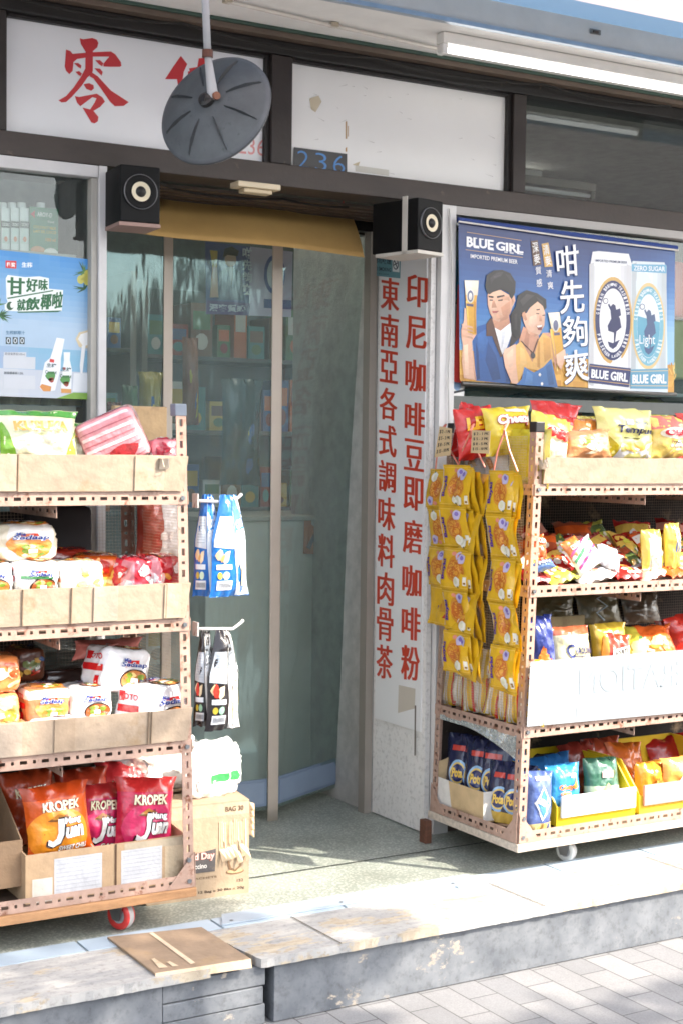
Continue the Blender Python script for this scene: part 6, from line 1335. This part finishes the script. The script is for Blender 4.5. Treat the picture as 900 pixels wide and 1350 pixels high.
for q in ([(30,800),(200,800),(200,836),(30,832)], [(26,832),(270,838),(268,930),(26,920)], [(30,975),(268,978),(268,1080),(26,1072)]): pk(q, (208, 212, 218), 1.6)
cv.quadtext('超值優惠裝500ml', *q4((38,802),(190,806),(190,826),(38,822)), (90, 96, 104), 2, .0); cv.quadtext('超值優惠裝1.25L', *q4((32,946),(180,950),(180,970),(32,966)), (90, 96, 104), 2, .0)
def bottle(pts, K2, sc):
    pk(pts, (236, 238, 242), 2)
pk([(300,1070),(340,880),(384,840),(430,690),(490,700),(462,850),(460,920),(418,1090),(330,1098)], (238, 240, 244), 2); pk([(302,1062),(318,1040),(390,1060),(384,1096),(330,1096)], (222, 150, 80), 2.6)
pk([(460,1096),(478,920),(486,860),(484,800),(532,800),(530,860),(546,930),(540,1110),(470,1108)], (236, 240, 242), 2); pk([(462,1075),(540,1080),(540,1110),(466,1108)], (222, 160, 90), 2.6)
for x, y in ((388,980),(500,1010)):
    cv.ell(*K([(x, y)])[0], 7, 6, (90, 150, 80), 3, 12, 0, .4); cv.ell(*K([(x+4, y+30)])[0], 4, 3, (180, 80, 70), 3, 12, 0, .4); cv.quadtext('Coconut', *q4((x-44,y-45),(x+44,y-40),(x+40,y-12),(x-44,y-18)), (60, 110, 70), 4, .02); cv.quadtext('生榨', *q4((x-30,y-98),(x+40,y-92),(x+36,y-62),(x-36,y-66)), (60, 90, 90), 4, .02)
pk([(400-20,850),(432-20,856),(430-20,880),(396-20,874)], (214, 60, 56), 3); pk([(478,914),(498,916),(496,936),(478,934)], (214, 60, 56), 3)
pk([(574,700),(600,650),(684,628),(684,760),(640,775),(600,760)], (222, 206, 170), 2); pk([(592,700),(612,664),(684,642),(684,740),(630,756)], (240, 240, 238), 2.5); pk([(620,752),(650,740),(640,830),(625,960),(610,960),(606,900)], (240, 242, 242), 3)
pk([(560,960),(676,960),(672,1100),(550,1100)], (226, 230, 234), 2); pk([(430,1150),(560,1105),(676,1110),(676,1158)], (130, 172, 70), 2.2)
mb.build('drink_poster', 'print', solid=.0008, label='blue coconut drink poster with green lettering on the left window', cat='poster')

# ------------------------------------------------------------------ behind the left window
def block(name, label, cat, lo, hi, col, mat='print', group=None, draw=None, bev=.002):
    x0, y0, z0 = lo; x1, y1, z1 = hi; m = Vector(((x0+x1)/2, (y0+y1)/2, z0)); w, d, h = x1-x0, y1-y0, z1-z0
    mb = MB(); mb.box((-w/2, -d/2, 0), (w/2, d/2, h), lin(col))
    if draw: draw(Canvas(mb, lambda u, v, l: (-w/2+u*w, -d/2-.0006-l, v*h), step=.0006))
    return mb.build(name, mat, label=label, cat=cat, group=group, loc=m, bevel=0 if draw else bev)
mb = MB(); mb.box((-.9, 4.36, 1.925), (1.6, 4.62, 1.94), lin((170, 170, 164))); mb.build('shelf_board', 'whitepaint', label='pale shelf board behind the left window carrying the drink cartons', cat='shelf')
mb = MB(); mb.box((-.9, 4.36, 1.46), (1.6, 4.62, 1.475), lin((150, 146, 136))); mb.build('shelf_board', 'whitepaint', label='lower shelf board behind the left window carrying the labelled cans', cat='shelf')
mb = MB(); mb.box((-.9, 4.64, .5), (1.64, 4.67, 2.2), lin((150, 160, 158)));  mb.build('partition', 'rough', label='pale grey partition closing the back of the left window display', cat='partition')
def d_carton(cv):
    cv.rect(0, .0, 1, 1, (38, 120, 84), .5); cv.poly([(.02, .84), (.16, .92), (.16, .76)], (206, 60, 50), 2); cv.text('AROY-D', .24, .80, .78, .90, (244, 244, 240), 2, .03); cv.text('Brand', .62, .68, .84, .73, (244, 244, 240), 2, .01); cv.text('COCONUT MILK', .12, .54, .92, .60, (222, 190, 80), 2, .02); cv.text('LAIT DE COCO', .12, .45, .92, .51, (222, 190, 80), 2, .02); cv.text('1000 ml', .54, .28, .9, .35, (222, 160, 60), 2, .02)
    cv.ell(.28, .06, .26, .10, (200, 140, 96), 2, 16); cv.ell(.74, .02, .26, .12, (236, 234, 226), 2.4, 16)
p0 = at(40, 330, Y=4.40)
z0 = 1.9405
def tetra(px0, px1, Yq, label, front, cap=True):
    a, b = at(px0, 300, Y=Yq), at(px1, 300, Y=Yq); t = at((px0+px1)/2, 274, Y=Yq)
    o = block('drink_carton', label, 'drink carton', (a.x, Yq, z0), (b.x, Yq+.065, t.z), (226, 230, 228) if not front else (40, 122, 86), 'print', None, d_carton if front == 1 else (lambda cv: (cv.rect(.1, .2, .9, .62, (206, 216, 210), 1), cv.ell(.5, .30, .2, .06, (206, 130, 90), 2), cv.rect(.0, .55, 1, .70, (60, 70, 66), 2), cv.text('COCONUT', .1, .59, .9, .66, (236, 236, 230), 3, .02))))
    if cap:
        mb = MB(); mb.lathe([(.0005, .019), (.013, .019), (.014, 0)], (0, 0, 0), (0, 0, 1), lin((236, 238, 236)), 14); mb.build('carton_cap', 'plastic', o, loc=(0, 0, t.z-z0+.0005))
tetra(40, 77, 4.40, 'green coconut milk carton with its printed face to the window', 1)
for i, (a, b) in enumerate(((27, 39), (15, 26), (2, 14))): tetra(a, b, 4.41+.012*i, f'white coconut milk carton {("beside the green one", "in the middle of the white ones", "at the far left behind the window")[i]}', 0)
for i in range(6):
    x = at(12+27*i-27, 540, Y=4.43).x; c = [(190, 170, 130), (196, 178, 140), (200, 186, 150), (196, 190, 160), (190, 176, 140), (186, 170, 130)][i]
    l = ('labelled can cut by the photo edge below the coconut drink poster', 'tan labelled can with a red band below the left of the poster', 'second tan labelled can from the left below the poster', 'cream can with a red mark below the middle of the poster', 'pale cream can below the right of the poster', 'labelled can beside the window post')[i]
    o = empty('food_can', (x, 4.43, 1.4752), l, 'can', 'cans behind the left window')
    mb = MB(); mb.lathe([(.0005, 0), (.036, 0), (.0365, .004), (.0365, .094), (.035, .1), (.0005, .1)], (0, 0, 0), (0, 0, 1), [lin((150, 150, 150)), lin((150, 150, 150)), lin(c), lin((150, 150, 150)), lin((150, 150, 150))], 22); mb.build('can_body', 'print', o, smooth=False)
    mb = MB(); mb.lathe([(.0369, .055), (.0369, .08)], (0, 0, 0), (0, 0, 1), lin((180, 70, 50) if i in (1, 3) else (150, 120, 80)), 22); mb.build('label_band', 'paper', o)
# ------------------------------------------------------------------ behind the right window
rnd = random.Random(12)
mb = MB(); mb.box((2.98, 4.42, 1.02), (6, 4.75, 1.04), lin((150, 160, 160)));  mb.build('shelf_board', 'whitepaint', label='shelf board behind the right window under the pale parcels', cat='shelf')
mb = MB(); mb.box((2.98, 4.42, 1.575), (6, 4.75, 1.59), lin((150, 160, 160)));  mb.build('shelf_board', 'whitepaint', label='upper shelf board behind the right window and the banner', cat='shelf')
for i, (x0, x1, y0, y1, c, l) in enumerate(((584, 606, 515, 560, (206, 204, 178), 'pale crumpled parcel at the left end behind the right window'), (614, 648, 512, 562, (210, 214, 190), 'cream paper parcel behind the right window left of the blue one'), (676, 732, 520, 565, (110, 160, 176), 'pale blue packet behind the right window under the banner'), (734, 772, 530, 565, (110, 60, 50), 'dark red packet behind the right window under the banner'), (776, 816, 526, 566, (120, 140, 140), 'grey packet behind the right window under the banner'), (820, 880, 522, 566, (130, 130, 60), 'olive crinkled packet behind the right window at the right'))):
    pack((x0, x1, y0, y1), 4.50, .12, l, lambda k, u, v, c=c: c, None, 300+i, n=4, name='packet', cat='packet', wob=.12)
for i, (x0, x1, y0, y1, c, l) in enumerate(((886, 915, 345, 418, (190, 40, 40), 'red box seen right of the banner through the window'), (886, 915, 422, 500, (176, 180, 130), 'pale green box below the red one right of the banner'), (588, 604, 340, 395, (60, 140, 170), 'blue packet seen left of the banner through the window'), (590, 606, 400, 450, (190, 200, 196), 'white packet seen left of the banner through the window'), (600, 640, 470, 512, (200, 196, 186), 'white packet behind the lower left corner of the banner'))):
    pack((x0, x1, y0, y1), 4.50, .10, l, lambda k, u, v, c=c: c, None, 320+i, n=10, name='packet', cat='packet', wob=.02, mat='print')
mb = MB(); a = at(601, 420, Y=4.268); vs = [at(x, y, Y=4.29) for x, y in ((603, 375), (609, 378), (607, 505), (597, 503))]; mb.add(vs, [(0, 3, 2, 1)], lin((206, 70, 66))); mb.build('red_strip', 'print', label='narrow red paper strip hanging beside the left edge of the beer banner', cat='paper strip', solid=.001)
mb = MB(); cv = Canvas(mb, flat(4.30), step=.0006); cv.poly([(592, 490), (612, 494), (610, 548), (588, 540)], (232, 230, 226), 0); cv.poly([(590, 498), (597, 498), (594, 540), (589, 540)], (206, 50, 40), 1); cv.ell(602, 508, 5, 7, (150, 180, 214), 1, 14); cv.ell(595, 533, 4, 5, (70, 50, 44), 1, 12); cv.poly([(596, 516), (611, 513), (611, 516), (597, 519)], (40, 40, 50), 1)
mb.build('sticker', 'print', label='white and red sticker on the right window below the banner corner', cat='sticker', solid=.0008)

# ------------------------------------------------------------------ things inside the shop seen through the curtain
mb = MB(); o = empty('counter', (2.80, 5.30, 0), 'pale counter standing just inside the doorway on the right', 'counter'); mb.box((-.40, -.18, 0), (.50, .25, 1.07), lin((236, 230, 218))); mb.build('counter_body', 'paper', o, bevel=.004); mb = MB(); mb.box((-.42, -.20, 1.0702), (.52, .27, 1.09), lin((190, 184, 172))); mb.build('counter_top', 'whitepaint', o, bevel=.004)
mb = MB(); cv = Canvas(mb, flat(5.113), step=.0006); cv.poly([(401, 684), (424, 684), (424, 731), (400, 730)], (214, 120, 56), 0); cv.ell(415, 689, 5, 5, (210, 200, 190), 1, 12); cv.poly([(404, 722), (413, 703), (417, 705), (409, 724)], (60, 60, 70), 1)
mb.build('orange_card', 'print', label='orange card stuck on the front of the pale counter', cat='card', solid=.0008)
# second poster hanging inside, behind the curtain
mb = MB(); cv = Canvas(mb, flat(4.95), seg=30, step=.0006)
q = lambda *p: [(x, y) for x, y in p]
cv.poly(q((271, 318), (386, 332), (384, 418), (272, 414)), (70, 84, 140), 0); cv.poly(q((330, 325), (386, 332), (384, 418), (328, 416)), (206, 190, 214), .6); cv.poly(q((272, 396), (330, 400), (328, 416), (272, 414)), (90, 70, 130), 1)
cv.poly(q((286, 395), (290, 358), (304, 350), (318, 360), (322, 396)), (40, 70, 110), 1.4); cv.poly(q((300, 352), (308, 352), (306, 378)), (226, 226, 226), 1.8); cv.ell(304, 342, 7.5, 10, SK, 2); cv.poly(q((294, 340), (296, 328), (306, 325), (315, 331), (313, 338), (300, 336)), HR, 2.4); cv.poly(q((277, 392), (280, 352), (286, 340), (288, 392)), SK, 1.6); cv.poly(q((277, 330), (287, 331), (286, 352), (280, 352)), (222, 180, 80), 2)
for k, ch in enumerate('咁先夠爽'): cv.quadtext(ch, (320, 326+16*k), (332, 327+16*k), (332, 341+16*k), (320, 340+16*k), (236, 238, 244), 3, .02)
cv.quadtext('深麥質感', (276, 400), (324, 403), (324, 412), (276, 410), (226, 224, 236), 2, .03); cv.ell(362, 362, 14, 26, (60, 80, 150), 2, 24); cv.ell(362, 362, 10, 20, (226, 226, 236), 2.4, 24); cv.poly(q((348, 394), (384, 396), (384, 408), (348, 406)), (50, 70, 140), 2)
mb.build('beer_poster', 'print', label='beer poster with a man raising a glass hanging inside behind the curtain', cat='poster', solid=.001)
# tassel
o = empty('red_tassel', at(450, 490, Y=5.1), 'red knotted tassel ornament hanging inside at the right of the doorway', 'ornament'); mb = MB(); c = lin((196, 50, 44)); mb.tube([(0, 0, .22), (0, 0, .06)], .004, c, 6); mb.lathe([(.0005, .07), (.03, .05), (.035, .0), (.03, -.05), (.0005, -.07)], (0, 0, 0), (0, 0, 1), c, 14); mb.lathe([(.0005, -.09), (.018, -.10), (.018, -.14), (.0005, -.15)], (0, 0, 0), (0, 0, 1), c, 12); mb.lathe([(.012, -.16), (.02, -.30)], (0, 0, 0), (0, 0, 1), c, 12); mb.build('knot', 'paper', o)
mb = MB(); mb.tube([(0, 0, .22), (0, 0, 2.85-o.location.z)], .0015, c, 4); mb.build('string', 'plastic', o)
# shelf units with goods: each unit is a thing, each box or bag on it another
def unit(x0, x1, y, zs, label, seed, rz=0):
    o = empty('shop_shelf', ((x0+x1)/2, y, 0), label, 'shelf unit'); w = x1-x0; c = lin((120, 116, 108)); mb = MB()
    for x in (-w/2, w/2-.03): mb = MB(); mb.box((x, 0, 0), (x+.03, .34, zs[-1]+.35), c); mb.build('upright', 'plastic', o)
    mb = MB(); mb.box((-w/2+.0305, .325, 0), (w/2-.0305, .338, zs[-1]+.35), lin((56, 66, 64))); mb.build('back_panel', 'plastic', o)
    for z in zs: mb = MB(); mb.box((-w/2+.0305, 0, z-.02), (w/2-.0305, .324, z), lin((70, 76, 74))); mb.build('shelf_board', 'plastic', o)
    return o
unit(1.75, 2.6, 6.3, (.3, .68, 1.06, 1.44, 1.8), 'tall goods shelf deep inside the shop behind the curtain', 1)
unit(2.75, 3.9, 6.6, (.3, .68, 1.06, 1.44, 1.8), 'second tall goods shelf deep inside the shop at the right', 2)
rnd = random.Random(21); WORDS = ['green', 'dark red', 'yellow', 'white', 'blue', 'brown', 'orange', 'teal']; CC_ = [(70, 110, 60), (130, 40, 36), (190, 160, 60), (196, 196, 190), (50, 80, 130), (110, 80, 56), (190, 100, 50), (60, 120, 120)]
ROW = ['lowest', 'second', 'third', 'fourth', 'top']
for ux, x0, x1, y in (('first', 1.79, 2.56, 6.32), ('second', 2.79, 3.86, 6.62)):
    for r_, z in enumerate((.3, .68, 1.06, 1.44, 1.8)):
        x = x0; k = 0
        while x < x1-.09 and k < 10:
            w = rnd.uniform(.06, .12); h = rnd.uniform(.12, .27); ci = rnd.randrange(8)
            nth = ['first', 'second', 'third', 'fourth', 'fifth', 'sixth', 'seventh', 'eighth', 'ninth', 'tenth'][k]
            block('goods_box', f'{WORDS[ci]} box, {nth} from the left on the {ROW[r_]} board of the {ux} inside shelf', 'box', (x, y, z+.0005), (x+w, y+.22, z+h), CC_[ci], 'print', 'goods on the inside shelves', (lambda q: lambda cv: (cv.rect(.1, .5, .9, .85, CC_[q], 1), cv.ell(.5, .28, .3, .16, CC_[(q+3) % 8], 1, 10)))(rnd.randrange(8))); x += w+rnd.uniform(.003, .03); k += 1
# hanging bags near the doorway left, green and yellow
for i, (x0, x1, y0, y1, c, l) in enumerate(((160, 182, 508, 585, (60, 100, 60), 'green bag hanging inside left of the first curtain strip'), (182, 214, 490, 585, (170, 150, 60), 'yellow and green bag hanging inside beside the first curtain strip'), (140, 160, 530, 585, (120, 50, 40), 'dark red bag hanging inside at the far left of the doorway'), (290, 345, 500, 640, (40, 70, 70), 'dark teal bag hanging inside between the two curtain strips'), (240, 262, 445, 560, (150, 100, 80), 'brown bag hanging inside right of the first curtain strip'))):
    bag((x0, x1, y0, y1), 5.15+.1*i, .08, l, c, flatart([(60, 100, 150), (200, 180, 80), c], i+50, n=5), 400+i, 0, name='hanging_bag', cat='bag')
for i, (x0, x1, y0, y1, c, l) in enumerate(((395, 425, 560, 640, (150, 40, 30), 'dark red packet hanging inside at the right of the doorway'), (428, 470, 575, 660, (170, 70, 40), 'red gold packet hanging inside near the tassel'), (415, 445, 500, 540, (190, 186, 180), 'white round faced packet hanging inside at the right'))):
    bag((x0, x1, y0, y1), 5.25, .06, l, c, flatart([(214, 160, 60), (200, 60, 50)], i+60, n=5), 410+i, 0, name='hanging_bag', cat='bag')

# ------------------------------------------------------------------ the other side of the street
def house(x0, x1, y, h, col, label, rows, shop_col):
    o = empty('street_building', ((x0+x1)/2, y, -.18), label, 'building'); w = x1-x0
    mb = MB(); mb.box((-w/2, -6, 0), (w/2, 0, h), lin(col)); mb.build('wall', 'rough', o)
    n = int(w/1.7)
    for r_ in range(rows):
        for k in range(n):
            x = -w/2+(k+.5)*w/n; z = 2.98+r_*2.9; mb = MB(); mb.box((x-.5, -.05, z+.1), (x+.5, .02, z+.62), lin((60, 84, 92))); f = mb.build('window', 'plastic', o)
            mb = MB(); mb.box((x-.56, -.02, z+.02), (x+.56, .06, z+.097), lin((200, 200, 196))); mb.build('sill', 'whitepaint', f)
    mb = MB(); mb.box((-w/2+.3, -.05, .05), (w/2-.3, .03, 2.5), lin(shop_col)); mb.build('shop_window', 'plastic', o)
    mb = MB(); mb.add([(-w/2+.2, .031, 2.9), (w/2-.2, .031, 2.9), (w/2-.2, 1.3, 2.45), (-w/2+.2, 1.3, 2.45)], [(0, 1, 2, 3)], lin((196, 220, 214))); mb.build('shop_awning', 'canvas', o, solid=.01)
house(-9, -1.2, -9.5, 4.3, (150, 176, 170), 'pale teal building across the street at the left', 1, (70, 120, 126))
house(-1, 6.5, -9.2, 3.9, (176, 172, 160), 'cream building across the street facing the shop', 1, (60, 104, 120))
house(6.7, 8.5, -9.6, 3.0, (170, 190, 196), 'low blue grey kiosk across the street', 0, (84, 140, 140))
house(10.4, 15, -9.6, 3.5, (140, 166, 176), 'blue grey building across the street', 0, (84, 140, 140))
house(15.2, 24, -9.4, 3.7, (190, 184, 170), 'sand coloured building across the street at the far right', 1, (90, 120, 120))
def far_tree(x, y, h, r_, label, seed):
    o = empty('street_tree', (x, y, -.18), label, 'tree'); rnd = random.Random(seed)
    mb = MB(); mb.tube([(0, 0, 0), (.04, 0, h*.5), (-.05, .05, h*.85)], [.14, .10, .04], lin((100, 88, 74)), 8); mb.build('trunk', 'rough', o)
    mb = MB()
    for k in range(1500):
        d = Vector((rnd.gauss(0, 1), rnd.gauss(0, 1), rnd.gauss(0, .8))); d = d.normalized()*rnd.random()**.4; p = Vector((d.x*r_, d.y*r_, h*.8+d.z*r_*.9))
        if noise.noise(p*1.1+Vector((seed, 0, 0))) > .18: continue
        a = Vector((rnd.gauss(0, 1), rnd.gauss(0, 1), rnd.gauss(0, 1))).normalized(); b = a.orthogonal().normalized(); s = rnd.uniform(.08, .16); g_ = rnd.uniform(.7, 1.2)
        mb.add([p-a*s, p+b*s*.5, p+a*s, p-b*s*.5], [(0, 1, 2, 3)], (.05*g_, .11*g_, .05*g_))
    mb.build('crown', 'leaf', o)
far_tree(9.6, -8.9, 4.2, 1.3, 'leafy tree in the gap between the low buildings across the street', 5)
far_tree(7.0, -8.3, 3.6, .8, 'small tree in front of the low kiosk across the street', 9)
# unseen tree, its crown shaped to shade the left step and lower rack
o = empty('street_tree', (5.4, -2.6, -.18), 'unseen leafy street tree with a crown shaped to shade the step', 'tree')
mb = MB(); mb.tube([(0, 0, 0), (.05, .05, 2.2), (-.1, .2, 4.2), (-.3, .5, 5.6)], [.16, .13, .10, .06], lin((110, 96, 80)), 10)
for k in range(7):
    a = k*.9; mb.tube([(-.05, .15, 3.6+.2*k*.7), (-.05+.9*math.cos(a), .2+.9*math.sin(a), 4.6+.2*k), (-.1+1.7*math.cos(a), .3+1.6*math.sin(a), 5.2+.2*k)], [.06, .04, .015], lin((110, 96, 80)), 6)
mb.build('trunk', 'rough', o)
mb = MB(); rnd = random.Random(8); M = o.location; ld = LD/(-LD.z)
def edge(xp): return 4.33-.10*max(0, xp-.6)-.55*max(0, xp-1.5)**1.25
cnt = 0
while cnt < 10500:
    xp, yp, z = rnd.uniform(-1.4, 3.7), rnd.uniform(.6, 4.4), rnd.uniform(4.2, 6.4)
    lim = edge(xp)-.05+.16*noise.noise((xp*2.2, 3.3, z*.8))
    xl = 1.92 if yp > 3.70 else 2.28 if yp > 3.0 else 3.7
    if yp > lim or xp > xl+.12*noise.noise((yp*2, 1, 7)): continue
    if noise.noise((xp*2.6, yp*2.6, 9)) > .42: continue
    p = Vector((xp, yp, 0))-ld*z; a = Vector((rnd.gauss(0, 1), rnd.gauss(0, 1), rnd.gauss(0, .6))).normalized(); b = a.orthogonal().normalized(); s = rnd.uniform(.05, .09)
    g_ = rnd.uniform(.7, 1.15); c = (.05*g_, .10*g_, .035*g_)
    mb.add([p-a*s-M, p+b*s*.5-M, p+a*s-M, p-b*s*.5-M], [(0, 1, 2, 3)], c); cnt += 1
mb.build('crown', 'leaf', o)
